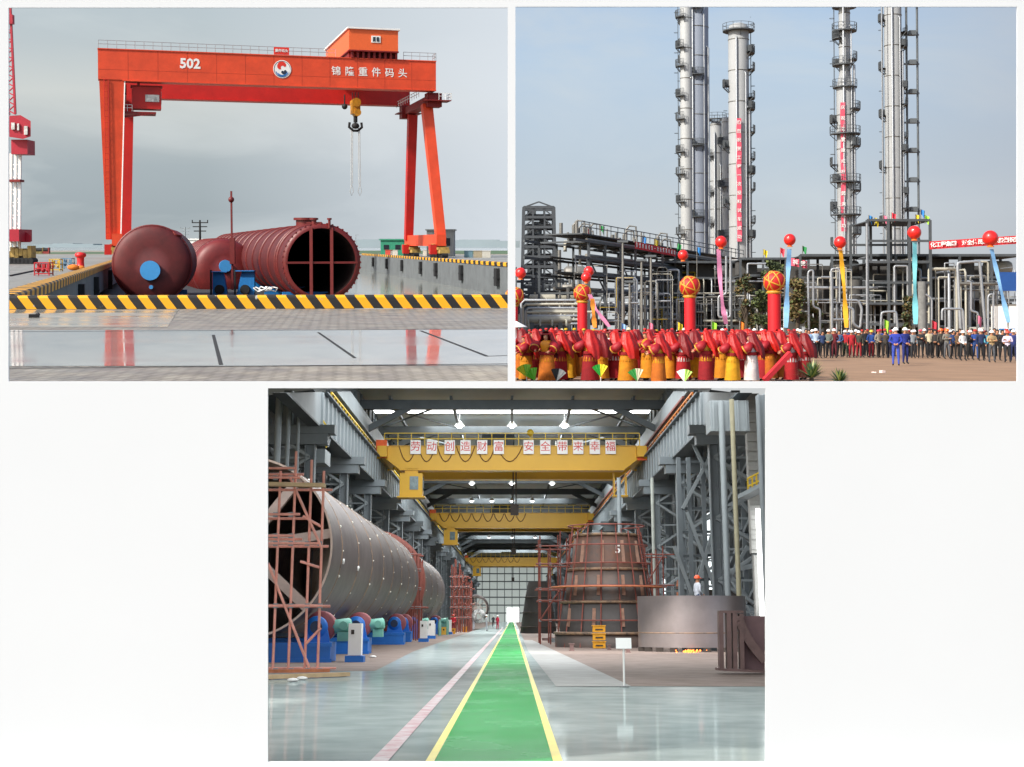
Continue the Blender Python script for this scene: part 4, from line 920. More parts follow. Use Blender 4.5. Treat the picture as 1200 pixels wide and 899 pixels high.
# pale horizontal drums and pipes lower left
for i, (px0, px1, py, rp, dd, lb) in enumerate(((622, 672, 350, 5, 160, 'uppermost pale horizontal drum left of the lantern pillar'), (626, 676, 367, 6, 150, 'broad pale horizontal drum under the uppermost one'),
                                           (612, 668, 375, 4.5, 140, 'lowest pale horizontal drum just above the crowd'), (660, 690, 337, 4, 165, 'small dull drum beneath the left end of the pipe rack'), (664, 684, 320, 8, 230, 'round-topped grey vessel behind the pipe rack end'))):
    a, b = P(K, px0, py, dd), P(K, px1, py - 1, dd); b.z = a.z; r = px_(rp, dd); m_ = TANW if i < 3 else SILV2
    t = T('drum', lb, 'tank', K, loc=(a.x, dd, Z0)); ax_ = (b - a).normalized(); L = (b - a).length
    g = MB(); g.lathe(a, [(0, -.5 * r), (.7 * r, -.35 * r), (r, 0), (r, L), (.7 * r, L + .35 * r), (0, L + .5 * r)], 20, axis=ax_); t.part('shell', g, m_)
    for f in (.2, .8): g = MB(); p = a.lerp(b, f); g.box(V(p.x, p.y, (p.z + Z0) / 2 - r * .4), (.4, r * 1.5, p.z - Z0 - r * .5)); t.part('saddle', g, GSTEEL)
    g = MB()
    for f in (.1, .35, .6, .9): p = a.lerp(b, f); g.cyl(p + V(0, 0, r * .8), p + V(0, 0, r * 1.5), .12, n=8); g.tube([p + V(0, -r, 0), p + V(.1, -r - .3, 0), p + V(.1, -r - .3, -r * 1.6)], .12, 6)
    t.part('nozzles', g, m_)
rp_ = random.Random(3)
for i in range(7):
    dd = 128 + i * 3; py = 352 + i * 4.6; a, b = P(K, 608 + rp_.uniform(0, 12), py, dd), P(K, 672 + rp_.uniform(0, 26), py, dd); b.z = a.z
    g = MB(); g.tube([V(a.x, dd, Z0), a + V(0, 0, -.3), a + V(.3, 0, 0), b], px_(1.6, dd), 8)
    solo('pipeline', 'pale bent pipeline, %s from the top among the drums lower left' % nth(i), 'pipe', K, g, TANW if i % 2 else SILVER, group='pipelines by the pale drums')

# pipe rack running back from the left, its top sloping away
S0, S1 = V(X(K, 690, 150), 150, Z0), V(X(K, 872, 205), 205, Z0); sd_ = (S1 - S0).normalized(); sn = V(-sd_.y, sd_.x, 0); SL = (S1 - S0).length
rk = T('pipe_rack', 'dark steel pipe rack running back from the left lantern pillar with flags along its top', 'pipe rack', K, loc=S0)
HT = P(K, 690, 283, 150).z - Z0; lv = [HT * f for f in (.2, .36, .52, .68, .84, 1.0)]; NC = 13
for i in range(NC):
    g = MB(); p = S0 + sd_ * (SL * i / (NC - 1) * .96)
    for off in (0, 6): q = p + sn * off; g.bar(q, q + V(0, 0, HT), .28 if off else .3)
    g.bar(p + V(0, 0, HT * .5), p + sn * 6 + V(0, 0, HT * .5), .2); g.bar(p + V(0, 0, HT), p + sn * 6 + V(0, 0, HT), .2)
    if i < NC - 1 and i % 2 == 0: q = S0 + sd_ * (SL * (i + 1) / (NC - 1) * .96); g.bar(p + V(0, 0, HT * .2), q + V(0, 0, HT * .52), .14); g.bar(q + V(0, 0, HT * .52), p + V(0, 0, HT * .84), .14)
    rk.part('trestle', g, DSTEEL)
for i, h in enumerate(lv):
    g = MB(); ext = 4 if i >= 4 else 0
    for off in (0, 6): g.bar(S0 - sd_ * ext + sn * off + V(0, 0, h), S1 + sn * off + V(0, 0, h), .26)
    rk.part('beam', g, DSTEEL)
    for j in range(6):
        off = .6 + j * .95; rr = .10 + .14 * rp_.random(); g = MB(); a = S0 + sd_ * rp_.uniform(0, 6) + sn * off + V(0, 0, h + rr + .15)
        pts = [a, S1 - sd_ * rp_.uniform(0, 12) + sn * off + V(0, 0, h + rr + .15)]
        if rp_.random() < .6: pts = [a + V(0, 0, -rp_.uniform(1, 3))] + pts
        g.tube(pts, rr, 7); rk.part('pipe', g, [SILVER, SILV2, DEQ, TANW][rp_.choice([0, 0, 1, 1, 2, 3])])
g = MB(); g.box(S0 + sd_ * SL * .5 + sn * 3 + V(0, 0, HT + .9), (SL, 4.5, .15), rz=math.atan2(sd_.y, sd_.x)); rk.part('walkway', g, DSTEEL)
rk.part('guard_rail', railing([S0 - sd_ * 2 + V(0, 0, HT + .9), S1 + V(0, 0, HT + .9)], 1.2, 2.2, .09), GSTEEL)
for i in range(26):
    g = MB(); p = S0 + sd_ * (SL * rp_.uniform(.02, .5)) + sn * rp_.uniform(1, 5) + V(0, 0, HT + .9); h = rp_.uniform(.4, 1.6)
    g.cyl(p, p + V(0, 0, h), rp_.uniform(.08, .3), n=8)
    if i % 3 == 0: g.tube([p + V(0, 0, h), p + V(.4, 0, h + .5), p + V(1.2, 0, h + .4), p + V(1.3, 0, -.2)], .12, 6)
    rk.part('valve', g, SILV2)
for i in range(98):   # vertical drops and small loops in front of the rack
    p = S0 + sd_ * (SL * (i + rp_.random()) / 98) - sn * rp_.uniform(.3, 2.5); h = rp_.uniform(.25, .8) * HT; g = MB(); rr = rp_.choice([.05, .06, .08, .12])
    k_ = rp_.random(); b_ = rp_.uniform(.8, 2.4)
    if k_ < .5: g.tube([p, p + V(0, 0, h), p + V(.15, .1, h + .2), p + sn * 2.2 + V(0, 0, h + .2)], rr, 7)
    elif k_ < .8: g.tube([p, p + V(0, 0, h), p + V(.2, 0, h + .25), p + V(b_, 0, h + .25), p + V(b_ + .2, 0, h), p + V(b_ + .2, 0, h * .2)], rr, 7)
    else: g.tube([p + V(0, 0, h * .5), p + V(b_, 0, h * .5), p + V(b_, 0, h * .9), p + V(b_ * 2, 0, h * .9)], rr, 7)
    rk.part('drop_pipe', g, [SILVER, SILVER, SILV2, TANW, mat('yellow_pipe', '#a98f2c', .6)][rp_.choice([0, 0, 1, 2, 2, 3, 4])])
def boxy_process(name, label, x0p, x1p, ytop, d, seed, dens, mats_):
    """steel-framed process block: frame, floors, vessels, pipes"""
    rr = random.Random(seed); x0, x1 = X(K, x0p, d), X(K, x1p, d); zt = P(K, 0, ytop, d).z; D = 7
    t = T(name, label, 'process unit', K, loc=((x0 + x1) / 2, d, Z0)); n = max(3, round((x1 - x0) / 3.6)); nl = max(3, round((zt - Z0) / 2.2))
    for i in range(n + 1):
        g = MB(); x = x0 + (x1 - x0) * i / n
        for y in (d, d + D): g.bar(V(x, y, Z0), V(x, y, zt), .26)
        t.part('column', g, DSTEEL)
    for j in range(1, nl + 1):
        z = Z0 + (zt - Z0) * j / nl; g = MB()
        for y in (d, d + D): g.bar(V(x0, y, z), V(x1, y, z), .24)
        if j % 2 == 0 or j == nl: g.box(V((x0 + x1) / 2, d + D / 2 + .2, z - .1), (x1 - x0 - .1, D - .4, .1))
        t.part('floor_beam', g, DSTEEL)
    for i in range(n):
        xa, xb = x0 + (x1 - x0) * i / n, x0 + (x1 - x0) * (i + 1) / n
        for j in range(nl):
            z0, z1 = Z0 + (zt - Z0) * j / nl, Z0 + (zt - Z0) * (j + 1) / nl; q = rr.random()
            g = MB()
            if dens < .3: continue
            if q < .3: g.lathe(V(xa + .3, d + rr.uniform(1.5, 4), (z0 + z1) / 2), [(0, -.1), (.6, 0), (.75, .3), (.75, xb - xa - .8), (.6, xb - xa - .5), (0, xb - xa - .4)], 14, axis=(1, 0, 0)); t.part('drum', g, mats_[rr.randrange(len(mats_))])
            elif q < .5: g.cyl(V((xa + xb) / 2, d + 3, z0), V((xa + xb) / 2, d + 3, z1 - .3), rr.uniform(.5, 1.1), n=14); t.part('vessel', g, mats_[rr.randrange(len(mats_))])
            elif q < .72: g.box(V((xa + xb) / 2, d + 4, (z0 + z1) / 2), ((xb - xa) * .85, 2.4, (z1 - z0) * .8)); t.part('housing', g, DEQ)
            elif q < .8: g.bar(V(xa, d, z0), V(xb, d, z1), .15); t.part('brace', g, DSTEEL)
    if dens < .3: return t, x0, x1, zt, rr
    g = MB(); g.box(V((x0 + x1) / 2, d + D + 2, (zt + Z0) / 2 - .4), (x1 - x0 - .3, 1.6, zt - Z0 - .8)); t.part('rear_housing', g, DEQ)
    return t, x0, x1, zt, rr
def pipes(t, x0, x1, zt, rr, d, n, yo=(-2.5, -.3)):
    for i in range(n):
        x = x0 + (x1 - x0) * (i + rr.random()) / n; y = d + rr.uniform(*yo); h = rr.uniform(.2, .95) * (zt - Z0); b = rr.uniform(.9, 3.2); r = rr.choice([.04, .05, .07, .09, .12, .16]); q = rr.random(); g = MB(); e = r * 1.2
        p = V(x, y, Z0)
        if q < .34: g.tube([p, p + V(0, 0, h - e), p + V(e * .3, 0, h - e * .3), p + V(e, 0, h), p + V(b, 0, h), p + V(b + e * .7, 0, h - e * .3), p + V(b + e, 0, h - e), p + V(b + e, 0, h * .15)], r, 8)
        elif q < .6: g.tube([p, p + V(0, 0, h), p + V(0, .3, h + .3), p + V(0, 4, h + .3)], r, 8)
        elif q < .8: g.tube([p + V(-b, 0, h), p + V(0, 0, h), p + V(e, 0, h - e), p + V(e, 0, h * .4), p + V(e * 2, 0, h * .4 - e), p + V(b + 1, 0, h * .4 - e)], r, 8)
        else: g.tube([p + V(-2, 0, h * .8), p + V(4 + b, 0, h * .8)], r, 8)
        t.part('pipe', g, [SILVER, SILV2, SILVER, TANW][rr.randrange(4)])
t, a, b, zt, rr = boxy_process('process_unit', 'dark cluttered process block between the left rack and the centre lantern pillar', 768, 882, 307, 175, 11, .5, [SILV2, DEQ, SILVER, BROWNEQ]); pipes(t, a, b, zt, rr, 175, 44)
t, a, b, zt, rr = boxy_process('process_unit', 'brownish process block behind the third lantern pillar', 868, 948, 303, 165, 12, .5, [BROWNEQ, DEQ, SILV2]); pipes(t, a, b, zt, rr, 165, 24)
t, a, b, zt, rr = boxy_process('process_unit', 'long dark pipe structure behind the watching crowd on the right', 938, 1200, 299, 150, 13, .5, [SILV2, SILVER, DEQ, TANW]); pipes(t, a, b, zt, rr, 148, 96, (-5, -1))
t, a, b, zt, rr = boxy_process('steel_platform', 'raised open steel platform with small flags around its top', 1017, 1091, 258, 143, 14, .2, [SILV2]); 
# named pipe loops seen large
def ppath(pts, d, r, m_, label):
    g = MB(); g.tube([P(K, x, y, d) for x, y in pts], px_(r * .8, d), 10); return solo('pipe_loop', label, 'pipe', K, g, m_, group='bent pipes before the right structure')
def rnd(pts, q=3):
    out = [pts[0]]
    for a, b, c in zip(pts, pts[1:], pts[2:]):
        la = math.hypot(a[0] - b[0], a[1] - b[1]); lc = math.hypot(c[0] - b[0], c[1] - b[1]); s1, s2 = min(q / la, .45), min(q / lc, .45)
        p, r_ = (b[0] + (a[0] - b[0]) * s1, b[1] + (a[1] - b[1]) * s1), (b[0] + (c[0] - b[0]) * s2, b[1] + (c[1] - b[1]) * s2); out += [p, ((p[0] + r_[0] + 2 * b[0]) / 4, (p[1] + r_[1] + 2 * b[1]) / 4), r_]
    return out + [pts[-1]]
for i, (pts, r, lb) in enumerate((([(1126, 392), (1122, 308), (1148, 306), (1156, 400)], 2.2, 'tall silver pipe loop at the far right of the crowd'),
     ([(990, 352), (1006, 352), (1010, 362), (1008, 385), (1000, 380), (1000, 362), (985, 358)], 2.0, 'curled silver pipe right of the yellow ribbon'),
     ([(1032, 390), (1033, 366), (1050, 365), (1052, 385)], 1.8, 'low silver pipe arch above the men in blue'), ([(1104, 375), (1104, 362), (1128, 362), (1130, 390)], 1.8, 'low silver pipe arch above the orange helmets'),
     ([(1158, 395), (1158, 346), (1164, 344), (1164, 395)], 1.5, 'narrow upright silver loop beside the pale blue ribbon'), ([(948, 390), (947, 318), (953, 316), (953, 360), (961, 362), (961, 392)], 1.6, 'slim silver pipe left of the watching row'),
     ([(975, 390), (974, 315), (984, 315), (984, 355)], 1.5, 'slim silver pipe left of the yellow ribbon'), ([(851, 300), (851, 345), (842, 347), (842, 372), (856, 372), (856, 300)], 1.7, 'silver pipe below the slim tower'),
     ([(1133, 330), (1138, 330), (1138, 365), (1146, 366), (1146, 395)], 1.6, 'offset silver pipe inside the tall loop'), ([(1016, 392), (1016, 262)], 1.6, 'straight tall silver riser at the platform corner'),
     ([(1085, 345), (1092, 350), (1092, 392)], 1.4, 'short bent silver pipe right of the teal ribbon'))):
    ppath(rnd(pts), 128 - i, r, SILVER, lb)
for i, (px, py0) in enumerate(((730, 283), (763, 300), (752, 305), (738, 330))):
    d = 118; c = V(X(K, px, d), d, Z0); zt = P(K, px, py0, d).z; t = T('light_mast', 'slender grey mast, %s of the four standing before the left pipe rack' % nth(i), 'mast', K, loc=c, group='slender masts before the left rack')
    g = MB(); g.cyl(c, V(c.x, c.y, zt), .14, .09, n=8); t.part('pole', g, SILV2); g = MB(); g.box(V(c.x, c.y, zt), (.9, .3, .18)); t.part('lamp_head', g, GSTEEL)
# dark base of the stepped tower, blue panel and white sheds at the far right
g = MB(); c = V(X(K, 1000, 146), 146, Z0); g.cyl(c, V(c.x, c.y, P(K, 0, 328, 146).z), .95, n=20); solo('drum', 'dark upright drum below the stepped tower', 'tank', K, g, DEQ)
g = MB(); c = V(X(K, 1081, 132), 132, Z0); g.cyl(c, V(c.x, c.y, P(K, 0, 330, 132).z), px_(5, 132), n=20); solo('concrete_column', 'rough grey column right of the teal ribbon', 'column', K, g, mat('rough_concrete', '#7a7b78', .9, var=.3, scale=2, bump=.6, bscale=6))
g = MB(); p = P(K, 1183, 330, 133); g.box(p, (px_(24, 133), .4, px_(22, 133))); bp_ = solo('blue_panel', 'plain blue panel hung in the structure at the far right', 'panel', K, g, mat('panel_blue', '#1f4d8e', .6, var=.1))
for i, (x0, x1) in enumerate(((1166, 1176), (1178, 1191))):
    g = MB(); d = 125; a, b = X(K, x0, d), X(K, x1, d); zt = P(K, 0, 358, d).z; t = T('cabin', ('narrower' if i == 0 else 'wider') + ' of two white site cabins at the far right behind the crowd', 'cabin', K, loc=((a + b) / 2, d, Z0))
    g.box(V((a + b) / 2, d, (zt + Z0) / 2), (b - a, 2, zt - Z0)); t.part('wall', g, WHT); g = MB(); g.box(V((a + b) / 2, d, zt + .05), (b - a + .1, 2.1, .12)); t.part('roof', g, SILV2)
    g = MB(); g.box(V((a + b) / 2, d - 1.01, Z0 + 1.7), (b - a, .05, .12)); t.part('blue_band', g, BLUEP)
# banners on the racks
def banner(x0, y0, x1, y1, hpx, d0, d1, txt, label, m_=BRED):
    a, b = P(K, x0, y0, d0), P(K, x1, y1, d1); h = px_(hpx, (d0 + d1) / 2); g = MB(); n = 16; vs = []
    for i in range(n + 1):
        p = a.lerp(b, i / n); p.y += .12 * math.sin(i * 1.3); vs += [p, p - V(0, 0, h)]
    vs += [v + V(0, .04, 0) for v in vs]; q = 2 * (n + 1)
    g.add(vs, [(2 * i, 2 * i + 1, 2 * i + 3, 2 * i + 2) for i in range(n)] + [(q + 2 * i, q + 2 * i + 2, q + 2 * i + 3, q + 2 * i + 1) for i in range(n)])
    bn = solo('banner', label, 'banner', K, g, m_); L = bn_loc(bn, K); ang = math.atan2(b.y - a.y, b.x - a.x); nn = len(txt)
    for i, ch in enumerate(txt):
        if ch == ' ': continue
        p = a.lerp(b, (i + .6) / (nn + .2)) - V(0, .22, h / 2); g = MB(); g.mesh(text_data(ch, h * .66, .012), Matrix.Translation(p) @ Matrix.Rotation(ang, 4, 'Z'))
        o = bpy.data.objects.new('lettering', g.data('lettering', Matrix.Translation(L).inverted())); o.data.materials.append(WHT); COL.objects.link(o); o.parent = bn
banner(744, 283, 792, 293, 8, 158, 172, '热烈庆祝项目一次投料试车成功', 'red banner with white lettering along the top of the left pipe rack')
banner(1089, 283, 1195, 276, 9.5, 141, 139, '化工程集团 对全体员工表示热烈祝贺', 'long red banner with white lettering along the right structure')
banner(926, 302, 946, 306, 9, 150, 150, '祝贺', 'small faded pink banner above the brownish block', PINKB)
# small flags
FC = {'red': '#d23a4a', 'green': '#2f8a4a', 'blue': '#2f7fc0', 'yellow': '#d6c02a', 'pink': '#e07a95', 'lime': '#9fd840', 'pale blue': '#8fb4dc', 'orange': '#e0802a'}
def flag(px, py, d, zbase, col, label, hp=9, wp=5):
    c = V(X(K, px, d), d, zbase); z = P(K, px, py, d).z; t = T('flag', label, 'flag', K, loc=c, group='small flags'); g = MB(); g.cyl(c, V(c.x, d, z), .05, n=6); t.part('pole', g, SILV2)
    g = MB(); w_, h = px_(wp, d), px_(hp, d); vs = []; n = 5
    for i in range(n + 1): vs += [V(c.x + w_ * i / n, d + .1 * math.sin(i * 1.4 + px), z - .25 * h * i / n), V(c.x + w_ * i / n * .8, d + .1 * math.sin(i * 1.4 + px), z - h + .3 * h * math.sin(i))]
    vs += [v + V(0, .02, 0) for v in vs]; g.add(vs, [(2 * i, 2 * i + 1, 2 * i + 3, 2 * i + 2) for i in range(n)] + [(12 + 2 * i, 14 + 2 * i, 15 + 2 * i, 13 + 2 * i) for i in range(n)])
    t.part('cloth', g, mat('flag_' + col, FC[col], .8))
zr = HT + Z0 + .9
for px, py, col, w_ in ((687, 267, 'red', 'leftmost on the left pipe rack'), (704, 264, 'green', 'second on the left pipe rack'), (753, 277, 'blue', 'left of the rack banner'), (767, 280, 'yellow', 'above the rack banner'), (794, 285, 'green', 'right of the rack banner')):
    flag(px, py, 158 + (px - 687) * .15, zr, col, col + ' flag, ' + w_)
for px, py, col, w_ in ((1019, 252, 'blue', 'at the left corner of the raised platform'), (1026, 255, 'yellow', 'next to the blue one on the raised platform'), (1036, 252, 'pink', 'on the raised platform left of the tall tower'), (1046, 249, 'red', 'on the raised platform before the tall tower'), (1074, 251, 'yellow', 'above the scarlet balloon on the platform'), (1080, 245, 'blue', 'highest at the right end of the platform'), (1085, 252, 'lime', 'at the right corner of the platform'), ):
    flag(px, py, 143, P(K, 0, 262, 143).z, col, col + ' flag ' + w_)
for px, py, col, w_ in ((817, 289, 'blue', 'beside the thickest tower foot'), (895, 292, 'yellow', 'on the brownish block'), (915, 290, 'red', 'on the brownish block near the centre'), (941, 288, 'green', 'left end of the right structure')):
    flag(px, py, 165, Z0 + 6, col, col + ' flag ' + w_)
for px, py, col, w_ in ((1078, 374, 'lime', 'by the men in blue'), (760, 377, 'pink', 'left of the second lantern pillar'), (794, 377, 'yellow', 'just left of the second lantern pillar'), (728, 378, 'pale blue', 'among the dancers on the left'), (834, 376, 'lime', 'right of the second lantern pillar'), (867, 376, 'orange', 'in the middle of the far crowd'), (1145, 369, 'pink', 'in the watching crowd on the right'), (1092, 375, 'red', 'behind the watching crowd')):
    if px == 1078: px = 1036
    flag(px, py, 92, Z0, col, col + ' pennant held up ' + w_, 14, 6)

# balloons with ribbons
BAL = mat('balloon_red', '#e0231c', .35, var=.05, coat=.3); RC = {'pink': '#d98ab0', 'pale blue': '#7fb2de', 'yellow': '#e8aa22', 'teal': '#74c3cc', 'orange': '#e08a2a'}
def balloon(px, py, rpx, d, label, rib=None):
    c = P(K, px, py, d); r = px_(rpx, d); t = T('balloon', label, 'balloon', K, loc=c - V(0, 0, r)); g = MB(); g.sph(c, r, 20, 12, (1, 1, 1.0)); t.part('envelope', g, BAL)
    g = MB(); g.cyl(c - V(0, 0, r * 1.18), c - V(0, 0, r * .92), r * .5, r * .3, n=12); t.part('skirt', g, mat('balloon_orange', '#e8742a', .5))
    if rib:
        col, pts, wp = rib; q = [P(K, x, y, d) for x, y in pts]; m_ = []; n = 14; 
        for i in range(n + 1):
            f = i / n * (len(q) - 1); j = min(int(f), len(q) - 2); m_.append(q[j].lerp(q[j + 1], f - j))
        g = MB(); vs = []
        for i, p in enumerate(m_):
            a = .5 * math.sin(i * .9); w_ = px_(wp, d) / 2 * (.8 + .2 * math.sin(i * .7)); dx = V(math.cos(a), math.sin(a), 0) * w_; vs += [p - dx, p + dx]
        vs += [v + V(0, .015, 0) for v in vs]; b = 2 * (n + 1); g.add(vs, [(2 * i, 2 * i + 1, 2 * i + 3, 2 * i + 2) for i in range(n)] + [(b + 2 * i, b + 2 * i + 2, b + 2 * i + 3, b + 2 * i + 1) for i in range(n)], 0, True)
        t.part('ribbon', g, mat('ribbon_' + col, RC[col], .7, var=.15, scale=4), label=col + ' ribbon')
    return t
balloon(800.5, 299, 6.2, 84, 'red balloon over the second lantern pillar, without a ribbon')
balloon(845, 283.5, 7, 82, 'red balloon trailing a pink ribbon below the slim tower', ('pink', [(842, 292), (844, 330), (847, 360), (851, 380)], 6))
balloon(925.5, 281, 7, 82, 'red balloon trailing a straight pale blue ribbon', ('pale blue', [(925, 292), (923, 330), (921, 384)], 6.5))
balloon(984.5, 284, 7.2, 82, 'red balloon trailing a yellow ribbon', ('yellow', [(985, 293), (989, 335), (992, 384)], 6))
balloon(1071.5, 272.5, 8, 76, 'red balloon trailing a teal ribbon', ('teal', [(1072, 284), (1072, 330), (1073, 380)], 6.5))
balloon(1160.5, 279, 9, 72, 'largest red balloon at the far right trailing a slanting pale blue ribbon', ('pale blue', [(1162, 292), (1172, 335), (1182, 378)], 6))
balloon(610, 320, 6.5, 80, 'red balloon at the left edge above the cut-off lantern pillar')
balloon(690, 318, 6, 82, 'upper of two touching red balloons over the left lantern pillar', ('pink', [(691, 345), (698, 362), (714, 383)], 6))
balloon(687, 325, 6, 79, 'lower of two touching red balloons over the left lantern pillar', ('orange', [(694, 350), (697, 384)], 6))
# lantern pillars
GOLD = mat('gold_cloth', '#c8902a', .5, var=.2, scale=6); LRED = mat('lantern_red', '#bf1f1c', .6, var=.15, scale=5)
def pillar(px, py, rpx, wpx, d, label):
    c = V(X(K, px, d), d, Z0); zc = P(K, px, py, d).z; r = px_(rpx, d); w_ = px_(wpx, d) / 2; t = T('lantern_pillar', label, 'pillar', K, loc=c, group='red lantern pillars')
    zb_ = zc - r * 1.0; g = MB(); g.lathe(c, [(w_ * 1.02, 0), (w_, zb_ - Z0)], 20); t.part('column', g, mat('pillar_red', '#cf1620', .6, var=.1))
    g = MB(); g.lathe(V(c.x, c.y, zb_ - r * .12), [(w_ * 1.05, 0), (w_ * 1.3, r * .15), (w_ * .9, r * .3)], 20); t.part('collar', g, GOLD)
    g = MB(); g.sph(V(c.x, c.y, zc), r, 22, 14); bl = t.part('lantern', g, LRED)
    g = MB(); Z = V(c.x, c.y, zc)
    for ax_ in ((1, .3, .4), (-.3, 1, .5), (.4, -.3, 1), (-1, .5, .8), (.7, 1, -.6), (1, -.8, .3)):
        a = Vector(ax_).normalized(); g.lathe(Z, [(r * .99, -r * .07), (r * 1.035, -r * .05), (r * 1.035, r * .05), (r * .99, r * .07)], 28, axis=a)
    t.part('gold_bands', g, GOLD, bl)
pillar(808.5, 335.5, 12.3, 13, 80, 'red pillar topped by a red and gold ball, second from the right')
pillar(907.5, 330, 12.8, 15, 74, 'red pillar topped by a red and gold ball, rightmost of the four')
pillar(682.5, 343.5, 10.5, 11.5, 88, 'red pillar topped by a red and gold ball below two balloons')
pillar(603, 347, 11, 8, 84, 'red pillar topped by a red and gold ball, cut by the left edge')

# trees among the units
LEAFM = [mat('leaf_a', '#3f4a2a', .8, var=.4, scale=1), mat('leaf_b', '#57602f', .8, var=.3, scale=1), mat('leaf_c', '#6b5a34', .8, var=.3, scale=1)]
def tree(px, py0, wpx, d, label, mi):
    rr = random.Random(int(px)); c = V(X(K, px, d), d, Z0); zt = P(K, px, py0, d).z; H = zt - Z0; w_ = px_(wpx, d) / 2; t = T('tree', label, 'tree', K, loc=c, group='scrubby trees before the refinery')
    g = MB(); g.tube([c, c + V(.1, 0, H * .4), c + V(-.1, 0, H * .8)], [.22, .16, .06], 8)
    for i in range(7): a = rr.uniform(0, 6.3); h = rr.uniform(.3, .7) * H; p = c + V(0, 0, h); g.tube([p, p + V(math.cos(a) * w_ * .6, math.sin(a) * w_ * .6, H * .2)], [.08, .03], 5)
    t.part('trunk', g, mat('bark', '#4a4034', .9)); g = MB()
    cl = [(V(rr.uniform(-1, 1) * w_ * .7, rr.uniform(-1, 1) * w_ * .7, rr.uniform(.25, .93) * H), rr.uniform(.35, .6) * w_) for _ in range(16)]
    for q, r in cl:
        for _ in range(90):
            v = Vector((rr.gauss(0, 1), rr.gauss(0, 1), rr.gauss(0, 1))).normalized() * r * rr.random() ** .4; p = c + q + v; s = rr.uniform(.10, .24); a = Vector((rr.gauss(0, 1), rr.gauss(0, 1), rr.gauss(0, 1))).normalized(); b = a.orthogonal().normalized()
            g.poly([p - a * s, p + b * s * .6, p + a * s, p - b * s * .6], rr.choice(mi))
    t.part('crown', g, LEAFM)
for a in ((905, 300, 26, 120, 'broad olive tree left of the centre balloon', [0, 0, 1]), (934, 302, 30, 126, 'brownish tree between the two structures', [2, 2, 1]), (893, 335, 22, 112, 'low green tree beside the third lantern pillar', [0, 1]), (1065, 345, 16, 122, 'narrow brown-green tree behind the teal ribbon', [0, 2]), (955, 345, 18, 128, 'small scrubby tree near the slim silver pipe', [2, 1]), (874, 318, 22, 140, 'dull tree top right of the pink ribbon', [0, 2])): tree(*a)

# the watching row
ROW = [(948, 420, '#7fa3c9', '#23252c', ('hair', '')), (956, 420, '#a9bccd', '#1d1f25', ('helmet', '#e8e8e4')), (964, 420, '#2c3f66', '#17181c', ('hair', '')), (971, 420, '#5d6660', '#1c1d20', ('helmet', '#e8e8e4')),
    (977.5, 420, '#6b2029', '#5c1b24', ('helmet', '#e8e8e4')), (983.5, 419, '#39577f', '#17181c', ('hair', '')), (990.5, 419, '#a6222b', '#2b3a2c', ('helmet', '#e8e8e4')), (998, 419.5, '#a51f28', '#9a1d26', ('helmet', '#f0eee6')),
    (1006.5, 419.5, '#3a3d33', '#8f1c24', ('helmet', '#e8e8e4')), (1014, 419, '#26282b', '#16171a', ('hair', '')), (1021, 419.5, '#2f55a0', '#7c1c26', ('helmet', '#e0c43a')), (1029.5, 419.5, '#8d8577', '#26221f', ('cap', '#b8344a')),
    (1037.5, 420, '#3a352f', '#1c1a1a', ('hair', '')), (1044, 420, '#23408a', '#1b2340', ('cap', '#b8302c')), (1070, 420, '#7d858a', '#2a2c30', ('helmet', '#e8e8e4')), (1079, 420, '#23272b', '#17181a', ('cap', '#c04a5a')),
    (1089, 420, '#c9bfa0', '#1d1d20', ('hair', '')), (1096, 420, '#2c2b2a', '#151517', ('hair', '')), (1103, 420, '#4a463e', '#1a1a1c', ('helmet', '#e0641e')), (1110, 421, '#77746a', '#5b5d60', ('helmet', '#e8701e')),
    (1117.5, 421, '#27406e', '#18191d', ('hair', '')), (1122, 421, '#6a5138', '#1d1a18', ('hair', '')), (1128.5, 423, '#e2e2e0', '#23262a', ('helmet', '#ecece8')), (1137, 422, '#1c1d20', '#121315', ('helmet', '#e8e8e4')),
    (1143, 422, '#244a94', '#2a4a80', ('cap', '#a83028')), (1150, 423, '#1d2c50', '#15171c', ('helmet', '#e8e8e4')), (1156, 421, '#5db0c4', '#1b1c20', ('hair', '')), (1162.5, 425, '#a48d66', '#4c5056', ('helmet', '#e8e8e4')),
    (1169, 422, '#141416', '#101012', ('hair', '')), (1175, 423, '#26262a', '#17171a', ('hair', '')), (1181, 425, '#c9bfd2', '#26272c', ('helmet', '#c8402a')), (1188, 424, '#1e2c66', '#1b2550', ('helmet', '#e8e8e4'))]
rw = random.Random(5)
CN = {'#7fa3c9': 'light blue', '#a9bccd': 'pale blue-grey', '#2c3f66': 'navy', '#5d6660': 'grey-green', '#6b2029': 'maroon', '#39577f': 'slate blue', '#a6222b': 'red jacket and dark green', '#a51f28': 'red', '#3a3d33': 'olive', '#26282b': 'black', '#2f55a0': 'blue', '#8d8577': 'khaki-grey', '#3a352f': 'dark brown', '#23408a': 'royal blue', '#7d858a': 'light grey', '#23272b': 'charcoal', '#c9bfa0': 'cream', '#2c2b2a': 'sooty', '#4a463e': 'dark khaki', '#77746a': 'stone-grey', '#27406e': 'steel blue', '#6a5138': 'brown', '#e2e2e0': 'white', '#1c1d20': 'jet black', '#244a94': 'bright blue', '#1d2c50': 'midnight blue', '#5db0c4': 'cyan', '#a48d66': 'tan', '#141416': 'deep black', '#26262a': 'graphite', '#c9bfd2': 'lilac-white', '#1e2c66': 'indigo'}
HN = {'#e8e8e4': 'white helmet', '#f0eee6': 'white helmet', '#ecece8': 'white helmet', '#e0c43a': 'yellow helmet', '#e0641e': 'orange helmet', '#e8701e': 'orange helmet', '#c8402a': 'red helmet', '#b8344a': 'pink cap', '#b8302c': 'red cap', '#c04a5a': 'dusty pink cap', '#a83028': 'dark red cap', '': 'dark hair'}
